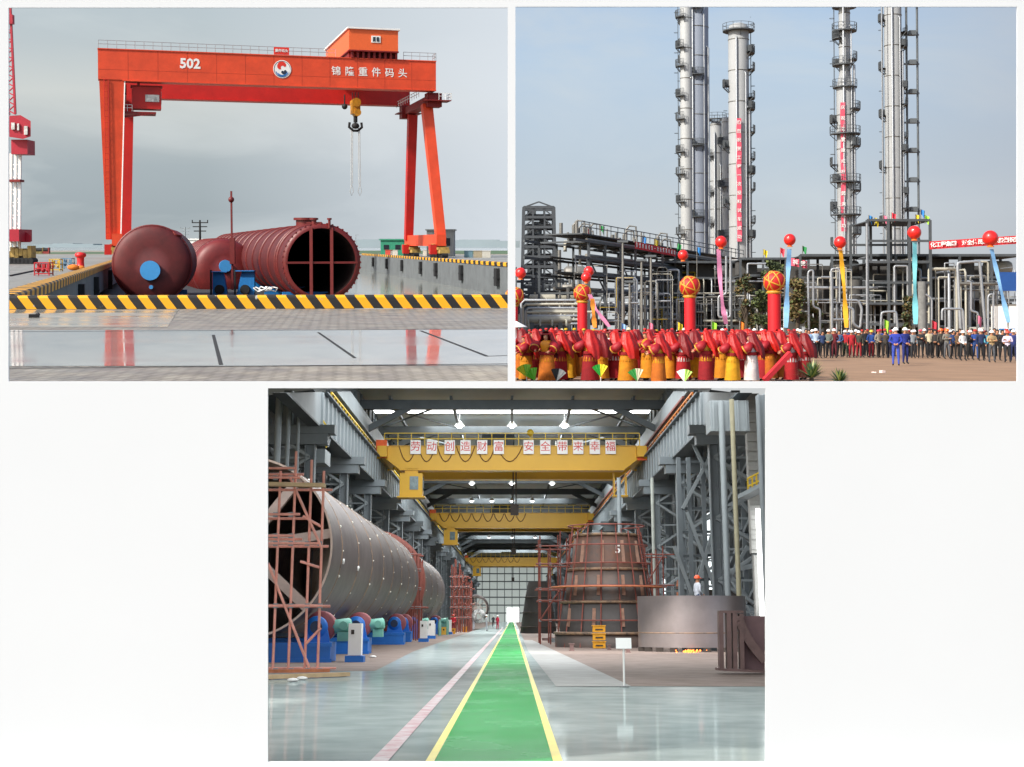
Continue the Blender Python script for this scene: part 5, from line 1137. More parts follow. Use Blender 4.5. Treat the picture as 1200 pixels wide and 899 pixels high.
for i, (px, py, tc_, bc, hd) in enumerate(ROW):
    g0 = G(K, px, py); sc = 1.0 + rw.uniform(-.03, .05); pose = rw.choice(['down', 'front', 'crossed', 'back', 'down', 'front'])
    if tc_ in ('#a48d66', '#c9bfd2', '#77746a'): pose = 'crossed'
    person(K, g0, rw.uniform(-.5, .5), pose, tc_, bc, hd, 'person in %s, %s, %s from left in the watching row' % (CN[tc_], HN[hd[1]], nth(i)), 'people watching in a row on the right', sc, rw.choice([0, .3, -.3]))
person(K, G(K, 1050, 429), 2.9, 'back', '#26389a', '#3a4fae', ('helmet', '#e8e8e4'), 'person in blue overalls and white helmet seen from behind, standing in front of the row', None, 1.08, .2)
person(K, G(K, 1061, 427), .25, 'front', '#1f2c78', '#1b2666', ('helmet', '#ecece8'), 'person in dark blue overalls and white helmet facing the camera in front of the row', None, 1.08, -.2)
for i in range(54):
    px = 942 + i * 4.65 + rw.uniform(-2, 2); hd = rw.choice([('helmet', '#e8e8e4'), ('helmet', '#e8e8e4'), ('hair', ''), ('cap', '#b8302c'), ('hair', '')]); tc_ = rw.choice(['#1d1f24', '#2c3f66', '#4a2226', '#33363a', '#23408a'])
    person(K, V(X(K, px, 88), 86 + 5 * rw.random(), Z0), rw.uniform(-.6, .6), rw.choice(['down', 'front']), tc_, '#17181c', hd, 'person with %s half hidden behind the watching row, %s from left' % (HN[hd[1]], nth(i)), 'people half hidden behind the watching row', 1.0 + rw.uniform(-.02, .07))
for i in range(52):
    px = 607 + i * 6.45 + rw.uniform(-2, 2); d = rw.uniform(84, 94); hd = rw.choice([('helmet', '#e8e8e4'), ('helmet', '#e8e8e4'), ('helmet', '#d8302a'), ('hair', ''), ('cap', '#b8302c')]) if px > 790 else rw.choice([('helmet', '#e6d9b0'), ('cap', '#b8302c'), ('helmet', '#c83228'), ('cap', '#c8a020')])
    tc_ = rw.choice(['#26282b', '#3a3d33', '#7c1c26', '#2c3f66', '#56605c']) if px > 790 else rw.choice(['#7c1c26', '#a51f28', '#8a2028', '#56605c'])
    hn = {'hair': 'dark hair', 'cap': 'cap', 'helmet': 'helmet'}[hd[0]]; cn_ = {'#e8e8e4': 'white ', '#d8302a': 'red ', '#b8302c': 'red ', '#e6d9b0': 'cream ', '#c83228': 'red ', '#c8a020': 'yellow ', '': ''}[hd[1]]
    person(K, V(X(K, px, d), d, Z0), rw.uniform(-.6, .6), rw.choice(['down', 'front']), tc_, '#17181c', hd, 'onlooker with %s%s behind the dancers, %s from left' % (cn_, hn, nth(i)), 'onlookers far behind the dancers', 1.02 + rw.uniform(-.02, .06))
person(K, V(X(K, 609, 66), 66, Z0), .8, 'down', '#4f6f9f', '#1a1c24', ('hair', ''), 'person in a blue shirt at the left edge beside the dancers', None, 1.02)
g = MB(); p = V(X(K, 605, 64), 64, P(K, 605, 385, 64).z); g.lathe(p, [(0, .35), (.5, .1), (.55, .05), (0, .28)], 14); g.cyl(p + V(0, 0, .3), V(p.x, p.y, Z0 + .9), .015, n=6); solo('parasol', 'small white parasol at the left edge of the dancers', 'parasol', K, g, WHT)

# dancers
def veil_mesh(seed):
    rr = random.Random(seed); g = MB(); n, m_ = 22, 12; vs = []
    rows = [(1.77, .03, 0), (1.755, .09, 0), (1.70, .128, .01), (1.62, .15, .02), (1.52, .165, .04), (1.42, .21, .06), (1.34, .22, .08), (1.26, .23, .10), (1.18, .235, .12), (1.08, .225, .14), (.95, .22, .16), (.82, .20, .18)]
    for j, (z, r, back) in enumerate(rows):
        for i in range(n + 1):
            a = R(-125 + 250 * i / n + 6 * math.sin(seed)); rad = r * (1 + (.10 * math.sin(i * 1.7 + seed) + .06 * math.sin(i * 3.1 + seed * 2)) * min(1, j / 4)); vs.append(V(math.sin(a) * rad, math.cos(a) * rad * .95 + back, z + (0 if j < 6 else (1 - math.cos(a)) * .045 * (j - 5)) - .04 * math.sin(i * .9 + seed) * (j / 10)))
    fs = [(j * (n + 1) + i, j * (n + 1) + i + 1, (j + 1) * (n + 1) + i + 1, (j + 1) * (n + 1) + i) for j in range(len(rows) - 1) for i in range(n)]
    g.add(vs, fs, 0, True)
    g.lathe((0, .0, 1.66), [(.13, -.02), (.14, -.015), (.14, .025), (.125, .03)], 20); return g.data('veil')
def vest_mesh():
    g = MB(); g.lathe((0, 0, 0), [(.09, 1.46), (.17, 1.42), (.225, 1.36), (.22, 1.25), (.19, 1.1), (.185, 1.0), (.215, .88), (.235, .74), (.22, .73)], 24); me = g.data('vest')
    for v in me.vertices: v.co.y *= .78 + .1 * (1.4 - v.co.z)
    return me
def sleeve_mesh(s):
    g = MB(); el = Vector(ARMS['dance'][0 if s < 0 else 1][0]); sh_ = V(.2 * s, -.03, 1.36); wr = Vector(ARMS['dance'][0 if s < 0 else 1][1]); g.tube([sh_ + V(-s * .03, 0, .03), sh_, sh_.lerp(el, .5), el, el.lerp(wr, .45), el.lerp(wr, .5)], [.06, .10, .135, .15, .14, .10], 12); return g.data('sleeve')
def trim_mesh(s):
    g = MB(); el = Vector(ARMS['dance'][0 if s < 0 else 1][0]); wr = Vector(ARMS['dance'][0 if s < 0 else 1][1]); a = (wr - el).normalized(); c = el.lerp(wr, .42); g.lathe(c, [(.142, -.02), (.152, -.015), (.152, .02), (.14, .025)], 14, axis=a); return g.data('trim')
def sash_mesh():
    g = MB(); g.lathe((0, 0, 1.02), [(.235, -.05), (.245, 0), (.24, .06)], 20); g.box((0, .19, .92), (.12, .03, .25)); me = g.data('sash')
    for v in me.vertices: v.co.y *= .85
    return me
def skirt_mesh():
    g = MB(); n = 28; vs = []
    rows = [(.19, .98), (.215, .72), (.23, .45), (.26, .12)]
    for r, z in rows:
        for i in range(n): a = 2 * math.pi * i / n; q = r * (1 + .07 * (i % 2)); vs.append((math.cos(a) * q * 1.2, math.sin(a) * q, z))
    g.add(vs, [(j * n + i, j * n + (i + 1) % n, (j + 1) * n + (i + 1) % n, (j + 1) * n + i) for j in range(3) for i in range(n)], 0, True); me = g.data('skirt'); me.materials.append(None); return me
DM = {'veil': [veil_mesh(i) for i in range(4)], 'vest': vest_mesh(), 'sl': [sleeve_mesh(-1), sleeve_mesh(1)], 'tr': [trim_mesh(-1), trim_mesh(1)], 'sash': sash_mesh(), 'skirt': skirt_mesh()}
for q in DM['veil']:
    for v_ in q.vertices: v_.co.x *= 1.18; v_.co.y *= 1.08
for l_ in (DM['veil'], [DM['vest']], DM['sl'], DM['tr'], [DM['sash']]):
    for q in l_:
        for v_ in q.vertices: v_.co.x *= 1.14; v_.co.y *= 1.12
for l_ in (DM['veil'], [DM['vest']], DM['sl'], DM['tr'], [DM['sash']]):
    for q in l_: q.materials.append(None)
VEIL = [mat('veil_red', '#aa110b', .55, var=.25, scale=3, bump=.4, bscale=6), mat('veil_dark', '#7c0c0b', .55, var=.25, scale=3, bump=.4, bscale=6), mat('veil_scarlet', '#bd180a', .5, var=.25, scale=3, bump=.4, bscale=6)]
DSKIN = SKIN; SLV = mat('sleeve_red', '#98101a', .6, var=.15, scale=5)
def dancer(px, d, rz, vest, label, sc, vi):
    px += rw.uniform(-2.5, 2.5); rz += rw.uniform(-.35, .35)
    o = bpy.data.objects.new('dancer', None); COL.objects.link(o); o.empty_display_size = .2; loc = V(X(K, px, d), d, Z0)
    o.matrix_world = FR[K] @ Matrix.Translation(loc) @ Matrix.Rotation(rz, 4, 'Z') @ Matrix.Scale(sc, 4); tag(o, label, 'dancer', 'dancers in red veils')
    part_obj('body', body('dance'), [DSKIN, cloth('#98101a'), cloth(vest), SHOE], o)
    vc = mat('vest_' + vest[1:], vest, .6, var=.18, scale=4, bump=.3, bscale=8); part_obj('vest', DM['vest'], [vc], o); part_obj('veil', DM['veil'][vi % 4], [VEIL[vi % 3]], o); part_obj('sash', DM['sash'], [cloth('#8c1219')], o); part_obj('skirt', DM['skirt'], [cloth([vest, '#b5600f', '#9c1218', '#8c1219', vest][vi % 5])], o)
    for i in (0, 1): s_ = part_obj('sleeve', DM['sl'][i], [SLV], o); part_obj('trim', DM['tr'][i], [GOLD if vest != '#dcd6d0' else WHT], s_)
YV, WV, GV = '#c87f0c', '#cfc6c2', '#cf960f'
FRONT = [(617, 46.4, YV, 1.4), (641, 45.1, YV, .9), (659, 46.0, YV, 1.9), (690, 45.3, YV, 2.3), (706, 46.9, YV, 2.8), (733, 45.1, YV, 2.2), (772, 44.6, GV, 2.0), (801, 46.9, WV, 2.2), (828, 45.5, GV, 2.0), (856, 45.3, GV, 2.3), (882, 45.3, WV, 2.0), (903, 47.1, YV, 1.9), (929, 46.0, WV, 2.1), (941, 48.2, WV, 2.0)]
SECOND = [(644, 47.2, YV), (668, 47.6, GV), (698, 47.8, YV), (722, 47.3, WV), (742, 47.9, YV), (760, 47.4, YV), (786, 47.2, YV), (815, 47.8, GV), (845, 47.3, YV), (869, 47.8, WV), (892, 47.2, YV), (917, 47.9, YV), (654, 53, YV), (729, 53, YV), (770, 53.5, GV), (808, 53, YV), (838, 54, YV), (881, 54, YV), (926, 50, YV), (900, 56, YV), (610, 47.5, YV), (626, 47.5, YV), (636, 49.7, WV), (650, 51.9, YV), (672, 48.6, YV), (681, 53.0, WV), (700, 50.8, YV), (716, 49.7, WV), (722, 55.2, YV), (748, 49.7, YV), (757, 53.0, WV), (764, 56.3, YV), (785, 49.7, YV), (795, 51.9, GV), (812, 49.7, YV), (819, 55.2, WV), (842, 50.8, YV), (848, 55.2, YV), (866, 51.9, GV), (875, 56.3, YV), (893, 50.8, YV), (612, 54.1, YV), (664, 57.4, YV), (692, 58.5, YV), (708, 58.5, YV), (738, 57.4, YV), (776, 58.5, YV), (804, 59.6, YV), (832, 58.5, YV), (858, 59.6, YV), (886, 58.5, YV), (914, 54.1, YV)]
vn = {YV: 'yellow', WV: 'white', GV: 'bright yellow'}
for i, (px, d, v, rz) in enumerate(FRONT): dancer(px, d, -rz, v, 'dancer in %s vest, long red veil, %s from left in front row' % (vn[v], nth(i)), rw.uniform(.93, 1.0), i)
for i, (px, d, v) in enumerate(sorted(SECOND)): dancer(px, d, -rw.uniform(1.0, 2.8), v, 'dancer in %s vest behind the front row, %s from left' % (vn[v], nth(i)), rw.uniform(.96, 1.02), i + 1)
# fans and drums held low between the dancers
for i, (px, py, c_, c2, rot, lb) in enumerate(((617, 436, '#8cc83c', '#c8cc20', .7, 'lime green fan in the bottom left corner'), (627, 440, '#78c83a', '#60c020', .9, 'bright green fan beside the lime one'), (704, 436, '#e8d81e', '#1f8f2a', .5, 'yellow and green fan between the dancers'), (652, 441, '#e6e2d4', '#2a2a2a', .2, 'white and black fan at the bottom'), (747, 441, '#c9c4a2', '#2f8a3a', .6, 'olive and white fan left of the centre dancer'), (802, 442, '#a8d060', '#f0f0e8', .4, 'small pale green fan right of the centre dancer'))):
    d = 44.3; c = P(K, px, py + 6, d); g = MB(); n = 10; r = .42
    t = T('fan', lb, 'fan', K, loc=c, group='fans held low by the dancers'); 
    for h_, cc in ((0, c_), (1, c2)):
        g = MB(); vs = [c]
        for j in range(n // 2 + 1):
            a = rot + (h_ * 5 + j) * .13 + .5; vs.append(c + V(math.cos(a) * r, .03 * (j % 2), math.sin(a) * r))
        vs2 = [v + V(0, .012, 0) for v in vs]; m_ = len(vs); g.add(vs + vs2, [(0, j, j + 1) for j in range(1, m_ - 1)] + [(m_, m_ + j + 1, m_ + j) for j in range(1, m_ - 1)]); t.part('fan_cloth', g, mat('fan_' + cc[1:], cc, .7))
    g = MB(); g.cyl(c - V(0, 0, .2), c, .015, n=6); t.part('handle', g, WHT)
# red drum staffs beside the white dancers
g = MB(); g.bar(P(K, 896, 446, 44.2), P(K, 926, 414, 44.6), .16); solo('red_staff', 'slanting red cloth staff held by the dancer near the palms', 'staff', K, g, BRED)
# palm plants at the edge
def palm(px, py, d, hpx, n, label, seed):
    rr = random.Random(seed); c = P(K, px, py, d); t = T('yucca_plant', label, 'plant', K, loc=(c.x, c.y, Z0)); g = MB(); g.tube([V(c.x, c.y, Z0), c], [.09, .07], 8); t.part('trunk', g, mat('bark', '#4a4034'))
    g = MB(); L = px_(hpx, d)
    for i in range(n):
        a = rr.uniform(0, 6.283); e = rr.uniform(.15, 1.35); dirn = V(math.cos(a) * math.cos(e), math.sin(a) * math.cos(e), math.sin(e)); s = V(-math.sin(a), math.cos(a), 0) * .028; l_ = L * rr.uniform(.75, 1.1); p1 = c + dirn * l_ * .55; p2 = c + dirn * l_ - V(0, 0, l_ * .08)
        g.add([c - s * .6, c + s * .6, p1 + s, p1 - s, p2], [(0, 1, 2, 3), (3, 2, 4)], rr.choice([0, 0, 1]))
    t.part('leaves', g, [mat('yucca_green', '#38552c', .5, var=.3, scale=5), mat('yucca_yellow', '#9aa05a', .5, var=.2)])
palm(951, 443, 44.3, 25, 110, 'larger spiky green plant at the bottom right of the dancers', 1)
palm(984, 449, 44.3, 20, 80, 'smaller spiky plant at the bottom edge of the sandy ground', 2)
g = MB(); p = G(K, 1034, 437); g.box(p + V(0, 0, .05), (.16, .2, .1), rz=.4); g.box(p + V(-.3, .1, .02), (.12, .2, .04), rz=.9); solo('paper_scrap', 'scrap of white and pink paper lying on the sandy ground', 'litter', K, g, mat('paper', '#e8d4cc', .8))
# ================================================================== THE WORKSHOP (below)
K = HALL; Z0 = -EYE[K]
def ztop(d): return P(K, 600, 455.6, d).z
def HX(px, d): return (px - 600) / 1600 * (d * math.cos(TILT[K])) * 1.0
def Q(px, py, d): return P(K, px, py, d)
def gf(px, py): return G(K, px, py)
GREY = mat('hall_steel', '#6f777c', .55, .1, var=.18, scale=.6); GREY2 = mat('hall_steel_dark', '#4f565a', .6, .1, var=.25, scale=.5); GREYL = mat('hall_steel_light', '#8b9397', .55, .1, var=.15, scale=.5)
SHEETM = mat('corrugated_sheet', '#767c7e', .6, var=.15, scale=.3); CRY = mat('crane_yellow', '#cf9e0a', .42, var=.08, scale=.3)
RAILY = mat('rail_yellow', '#d2b020', .5, var=.15); SIGNW = mat('sign_white', '#efeeec', .6, var=.03); SIGNR = mat('sign_red', '#d33a38', .6)
SALM = mat('scaffold_salmon', '#f0a696', .6, var=.25, scale=3); SRED = mat('scaffold_red', '#85473d', .65, var=.3, scale=3); SORG = mat('plank_orange', '#c87a54', .7, var=.3, scale=3)
RUST = mat('mill_steel', '#524a49', .5, .15, var=.3, scale=.9, bump=.15, bscale=3, alt='#43393a', altamt=.5); RUSTB = mat('rusty_cone', '#5a4a43', .55, .1, var=.35, scale=.5, alt='#4a4848', altamt=.8); DARKC = mat('dark_inside', '#3a332f', .8, var=.3)

GLF = {'green_epoxy': .13, 'epoxy_grey': .38, 'dusty_floor': .06, 'bare_concrete': .1}
def floor_mat(name, c, alt, rlo, rhi, nsc=.8):
    return wet_mat(name, c, alt, rlo, rhi, None, nsc, 1.0, .5, GLF.get(name, .2))
EPOXY = floor_mat('epoxy_grey', '#aeb9b8', '#9aa6a6', .06, .12, .4); GREENP = floor_mat('green_epoxy', '#0b8f3c', '#098737', .2, .3, .4); DUST = floor_mat('dusty_floor', '#867670', '#76675f', .45, .7)
SLABC = floor_mat('bare_concrete', '#9a9998', '#8c8a88', .35, .6); YLINE = mat('yellow_line', '#d8c40c', .4, var=.12, scale=2); PLINE = mat('worn_red_line', '#8e3a48', .4, var=.1, scale=2.5, alt='#a89a9e', altamt=.45)
sheet('floor', [(-17.4, 12.4), (17.4, 12.4), (17.4, 456), (-17.4, 456)], Z0, EPOXY, 'glossy grey epoxy floor of the workshop', k=K)
sheet('floor', [(-17.3, 37.6), (-3.7, 38.2), (-4.2, 60), (-4.2, 455), (-17.3, 455)], Z0 + .005, DUST, 'dusty brown floor bay on the left', k=K)
sheet('floor', [(1.9, 29.8), (17.3, 29.2), (17.3, 455), (1.1, 455), (.75, 60)], Z0 + .005, DUST, 'dusty brown floor bay on the right', k=K)
sheet('floor', [(.92, 29.6), (2.5, 29.7), (1.3, 90), (.72, 90), (.7, 60)], Z0 + .009, SLABC, 'strip of bare concrete between aisle and right bay', k=K)
sheet('road_marking', [(-.775, 12.4), (.41, 12.4), (.41, 455), (-.775, 455)], Z0 + .008, GREENP, 'bright green walkway down the middle', k=K)
for x0, x1, lb in ((-.862, -.775, 'left'), (.41, .505, 'right')): sheet('road_marking', [(x0, 12.4), (x1, 12.4), (x1, 455), (x0, 455)], Z0 + .012, YLINE, 'yellow line along the %s edge of the green walkway' % lb, k=K)
sheet('road_marking', [(-1.42, 12.4), (-1.24, 12.4), (-1.22, 200), (-1.40, 200)], Z0 + .008, PLINE, 'worn pink-red line on the grey floor', k=K)

# side walls with upright ribs and daylight windows
WINL = emis('daylight_window', '#dfe6e8', 1.4)
YE = 456.0
for s in (-1, 1):
    mb = MB(); x = s * 17.5; mb.poly([(x, 88, Z0), (x, YE, Z0), (x, YE, 14.6), (x, 91, 14.6), (x, 88, 14.0)])
    for i in range(90):
        y = 90 + i * 4.05; mb.box((x - s * .12, y, 6.3), (.2, .5, 15.2))
    solo('wall', '%s side wall of ribbed grey sheet' % ('left' if s < 0 else 'right'), None, K, mb, SHEETM, loc=(x, 90, Z0), kind='structure')
    for j, (z0, z1, y0, y1) in enumerate(((2.0, 4.0, 128, 150), (-.2, 3.0, 170, 190), (7.0, 8.6, 110, 124), (6.0, 8.0, 200, 240), (1, 4, 260, 300)) if s < 0 else ((-.2, 4.6, 94, 97.5), (1.0, 9.0, 118, 122), (0.5, 4.5, 156, 172), (6.8, 8.4, 190, 230), (1, 4, 260, 300))):
        t = T('window_strip', 'daylight window, %s along the %s wall of the workshop' % (nth(j), 'left' if s < 0 else 'right'), 'window', K, loc=(x, y0, z0), group='workshop wall windows')
        g = MB(); g.box((x - s * .27, (y0 + y1) / 2, (z0 + z1) / 2), (.06, y1 - y0, z1 - z0)); t.part('pane', g, WINL)
        g = MB(); n = max(1, round((y1 - y0) / 3))
        for q in range(n + 1): y = y0 + (y1 - y0) * q / n; g.box((x - s * .33, y, (z0 + z1) / 2), (.08, .18, z1 - z0 + .2))
        for z in (z0, (z0 + z1) / 2, z1): g.box((x - s * .32, (y0 + y1) / 2, z), (.06, y1 - y0 + .2, .16))
        t.part('frame', g, GREY2)
# aisle roofs, upper walls, main roof
for s in (-1, 1):
    mb = MB(); x = s * 12.9; mb.add([(x, 87, 14.4), (x, YE, 14.4), (x, YE, 18.6), (x, 112, 18.6)], [(0, 1, 2, 3)])
    for i in range(110):
        y = 92 + i * 3.3; z1 = min(18.5, ztop(y) - .2)
        if z1 > 14.6: mb.box((x - s * .08, y, (14.5 + z1) / 2), (.14, .35, z1 - 14.5))
    solo('wall', 'upper %s wall of ribbed sheet above the crane runway' % ('left' if s < 0 else 'right'), None, K, mb, SHEETM, loc=(x, 100, 14), kind='structure')
    mb = MB(); mb.add([(s * 12.9, 88, 14.45), (s * 12.9, YE, 14.45), (s * 17.5, YE, 14.6), (s * 17.5, 92, 14.6)], [(0, 1, 2, 3)])
    solo('ceiling', 'low roof over the %s aisle' % ('left' if s < 0 else 'right'), None, K, mb, GREY2, loc=(s * 13, 100, 14), kind='structure')
mb = MB(); yr = 111.6
for a, b in ((112.6, 114.9), (118.0, 400)):
    pass
mb.add([(-12.9, yr, 18.6), (12.9, yr, 18.6), (12.9, 124.9, 18.6), (-12.9, 124.9, 18.6)], [(0, 1, 2, 3)]); mb.add([(-12.9, 127.1, 18.6), (12.9, 127.1, 18.6), (12.9, YE, 18.6), (-12.9, YE, 18.6)], [(0, 1, 2, 3)])
solo('ceiling', 'grey sheet roof of the workshop', None, K, mb, mat('roof_sheet', '#b4b8b8', .7, var=.1, scale=.3), loc=(0, 112, 18.6), kind='structure')
mb = MB(); mb.add([(-12.8, 124.8, 18.63), (12.8, 124.8, 18.63), (12.8, 127.2, 18.63), (-12.8, 127.2, 18.63)], [(0, 1, 2, 3)])
solo('skylight', 'bright strip skylight across the roof before the nearest bridge crane', 'skylight', K, mb, emis('skylight', '#f4f8fa', 3.0))
for j, y in enumerate((176, 240, 304, 368)):
    mb = MB(); mb.add([(-12.0, y, 18.55), (12, y, 18.55), (12, y + 2.5, 18.55), (-12, y + 2.5, 18.55)], [(0, 1, 2, 3)]); solo('skylight', 'strip skylight farther down the roof, %s beyond the nearest' % nth(j), 'skylight', K, mb, emis('skylight_far', '#eef4f6', 1.2), group='far strip skylights')
# roof frames
YC = [46 + 16 * i for i in range(26)]
YB = [113.5 + 16.2 * i for i in range(21)]
bm_proto = None
for i, y in enumerate(YB):
    lb = 'transverse roof beam, %s from the near end of the workshop' % nth(i)
    if bm_proto is None:
        t = T('roof_beam', lb, 'beam', K, loc=(0, y, 17), group='roof beams'); g = MB(); g.box((0, y, 17.35), (25.4, .5, .75)); g.box((0, y, 17.0), (25.4, .7, .1)); t.part('web', g, GREY2)
        g = MB()
        for s in (-1, 1): g.taper((s * 12.6, y, 15.0), (s * 8.6, y, 17.1), .5, .5, .3, .5, xd=(0, 1, 0)); 
        t.part('knee_brace', g, GREY2); bm_proto = t
    else: copy_thing(bm_proto, K, (0, y, 17), label=lb)
for j, x in enumerate((-10.2, -5.1, 0, 5.1, 10.2)):
    g = MB(); g.box((x, (113 + 440) / 2, 17.9), (.22, 327, .3)); solo('purlin', 'lengthwise roof rail, %s from the left' % nth(j), 'beam', K, g, GREY2, group='lengthwise roof rails')
for bay in range(5):
    y0 = YB[bay] + .5; y1 = YB[bay + 1] - .5
    for s in (-1, 1):
        g = MB(); g.bar((s * 5.3, y0, 17.6), (s * 12.2, y1, 17.6), .13); g.bar((s * 12.2, y0, 17.6), (s * 5.3, y1, 17.6), .13)
        solo('cross_bracing', 'thin crossed roof bracing in the %s bay, %s side' % (nth(bay), 'left' if s < 0 else 'right'), 'bracing', K, g, GREY2, group='roof bracing')
# hanging lamps
LAMPB = emis('lamp_glow', '#ffffff', 3.0); lamp_p = None; li = 0
for y, xs_ in ((127, (-4.9, 0, 4.9)), (143, (-4.6, 0, 4.6)), (159, (-5, 0, 5)), (178, (-5.2, 0, 5.2)), (205, (-6, -3, 0, 3)), (240, (-6, -3, 0, 4)), (262, (-5, 0, 5)), (300, (-5, 0, 5))):
    for x in xs_:
        lb = 'high bay lamp hanging from the roof, %s counted from the near left' % nth(li); li += 1
        z_ = 16.9 if y != 127 else 17.4
        if lamp_p is None:
            t = T('high_bay_lamp', lb, 'lamp', K, loc=(x, y, z_), group='high bay lamps'); g = MB(); g.cyl((x, y, z_ + .5), (x, y, z_ + 1.1), .04, n=6); g.lathe((x, y, z_), [(.12, .5), (.2, .35), (.5, 0)], 16); t.part('shade', g, WHT)
            g = MB(); g.sph((x, y, z_ + .02), .3, 12, 7, (1, 1, .8)); t.part('bulb', g, LAMPB); lamp_p = t
        else: copy_thing(lamp_p, K, (x, y, z_), label=lb)

# columns: lattice shafts under the runways
def lattice_col(s, y, lb, k_=1):
    t = T('lattice_column', lb, 'column', K, loc=(s * 12.6, y, Z0), group='lattice columns under the runways'); zt = 10.6 if ztop(y) > 10.9 else ztop(y) - .3
    for dx in (-1.1, 1.6):
        g = MB(); x = s * (12.6 + dx); g.box((x, y, (zt + Z0) / 2), (.55, .12, zt - Z0)); g.box((x - .25, y, (zt + Z0) / 2), (.06, .7, zt - Z0)); g.box((x + .25, y, (zt + Z0) / 2), (.06, .7, zt - Z0)); t.part('chord', g, GREY)
    g = MB(); n = 7
    for i in range(n):
        z0, z1 = Z0 + (zt - Z0) * i / n, Z0 + (zt - Z0) * (i + 1) / n; a, b = s * (12.6 - 1.1), s * (12.6 + 1.6)
        if i % 2: a, b = b, a
        for yy in (-.25, .25): g.bar((a, y + yy, z0), (b, y + yy, z1), .16); 
        g.bar((s * 11.5, y, z1), (s * 14.2, y, z1), .12)
    t.part('lacing', g, GREYL)
    if zt > 10: g = MB(); g.box((s * 12.3, y, 10.45), (4.4, 1.1, .5)); g.box((s * 12.3, y, 9.9), (3.6, .9, .6)); t.part('bracket', g, GREY)
    u1 = min(17.9, ztop(y) - .15)
    if u1 > 12: g = MB(); g.box((s * 12.85, y, (10.7 + u1) / 2), (.5, .7, u1 - 10.7)); t.part('upper_shaft', g, GREY)
    g = MB(); g.box((s * 12.75, y, Z0 + .25), (3.6, 1.2, .5)); t.part('base', g, GREY2)
    return t
proto = {}
for s in (-1, 1):
    sd_n = 'left' if s < 0 else 'right'; full = None; n_ = 0
    for y in YC:
        if y < 62: continue
        lb = 'grey lattice column, %s from the near end on the %s side' % (nth(n_), sd_n); n_ += 1
        if ztop(y) > 18.2:
            if full is None: full = lattice_col(s, y, lb)
            else: copy_thing(full, K, (s * 12.6, y, Z0), label=lb)
        else: lattice_col(s, y, lb)
# bracing frames between columns in the aisle wall plane
for s in (-1, 1):
    for j, (y0, y1) in enumerate(((78, 94), (94, 110), (126, 142), (174, 190))):
        t = T('wall_bracing', 'crossed steel bracing, %s between the %s columns' % (nth(j), 'left' if s < 0 else 'right'), 'bracing', K, loc=(s * 14.4, y0, Z0), group='column bracing'); x = s * 14.45; zz = [Z0, 3.0, 7.2, 10.2]
        g = MB()
        for a, b in zip(zz, zz[1:]): g.bar((x, y0 + .5, a), (x, y1 - .5, b), .26); g.bar((x, y0 + .5, b), (x, y1 - .5, a), .26)
        t.part('diagonals', g, GREY); g = MB()
        for a in zz[1:]: g.bar((x, y0 + .4, a), (x, y1 - .4, a), .3)
        t.part('struts', g, GREY)
# runway girders with slanted near ends kept under the shelf
def along(name, label, cat, x, w_, z0, z1, m, group=None, y1=455):
    a, b = (z0 + .0) / ztop(1.0) + 1.2, (z1) / ztop(1.0) + 1.2
    g = MB(); vs = []
    for xx in (x - w_ / 2, x + w_ / 2): vs += [(xx, a, z0), (xx, y1, z0), (xx, y1, z1), (xx, b, z1)]
    g.add(vs, [(0, 1, 2, 3), (7, 6, 5, 4), (0, 4, 5, 1), (1, 5, 6, 2), (2, 6, 7, 3), (3, 7, 4, 0)]); return g, b
for s in (-1, 1):
    sn_ = 'left' if s < 0 else 'right'
    t = T('runway_girder', 'deep grey crane runway girder with yellow handrail along the %s side' % sn_, 'girder', K, loc=(s * 11.2, 70, 10.8))
    g, b = along('', '', '', s * 11.3, .12, 10.7, 13.0, GREY); t.part('web', g, GREY)
    g, _ = along('', '', '', s * 11.3, .7, 13.0, 13.1, GREY); t.part('top_flange', g, GREY2); g, _ = along('', '', '', s * 11.3, .7, 10.6, 10.7, GREY); t.part('bottom_flange', g, GREY2)
    g = MB(); y = 80
    while y < 330: g.box((s * 11.18, y, 11.85), (.14, .12, 2.2)); y += 2.0
    t.part('stiffeners', g, GREYL, kind='stuff')
    g = MB(); y0 = 85.5
    g.box((s * 12.0, (y0 + 440) / 2, 13.16), (.9, 440 - y0, .06)); t.part('walkway', g, GREY2)
    g = MB(); y = 86
    while y < 300:
        if ztop(y) > 14.3: g.bar((s * 11.7, y, 13.2), (s * 11.7, y, 14.2), .09)
        y += 1.6
    for z in (13.7, 14.2): g.bar((s * 11.7, z / ztop(1.0) + 1.5, z), (s * 11.7, 440, z), .09)
    t.part('handrail', g, RAILY if s < 0 else mat('rail_orange', '#c9762a', .6, var=.3, scale=2))
    g, _ = along('', '', '', s * 11.3, .14, 13.1, 13.25, GREY); t.part('rail', g, DARKC)
    g, _ = along('', '', '', s * 12.2, .5, 15.0, 16.3, GREY); solo('eaves_girder', 'upper lengthwise girder above the %s runway' % sn_, 'girder', K, g, GREYL)
    if s > 0:
        g = MB(); g.bar((11.9, 94, 14.9), (11.9, 300, 14.9), .16); solo('conduit', 'dark red conduit running above the right runway', 'pipe', K, g, SRED)

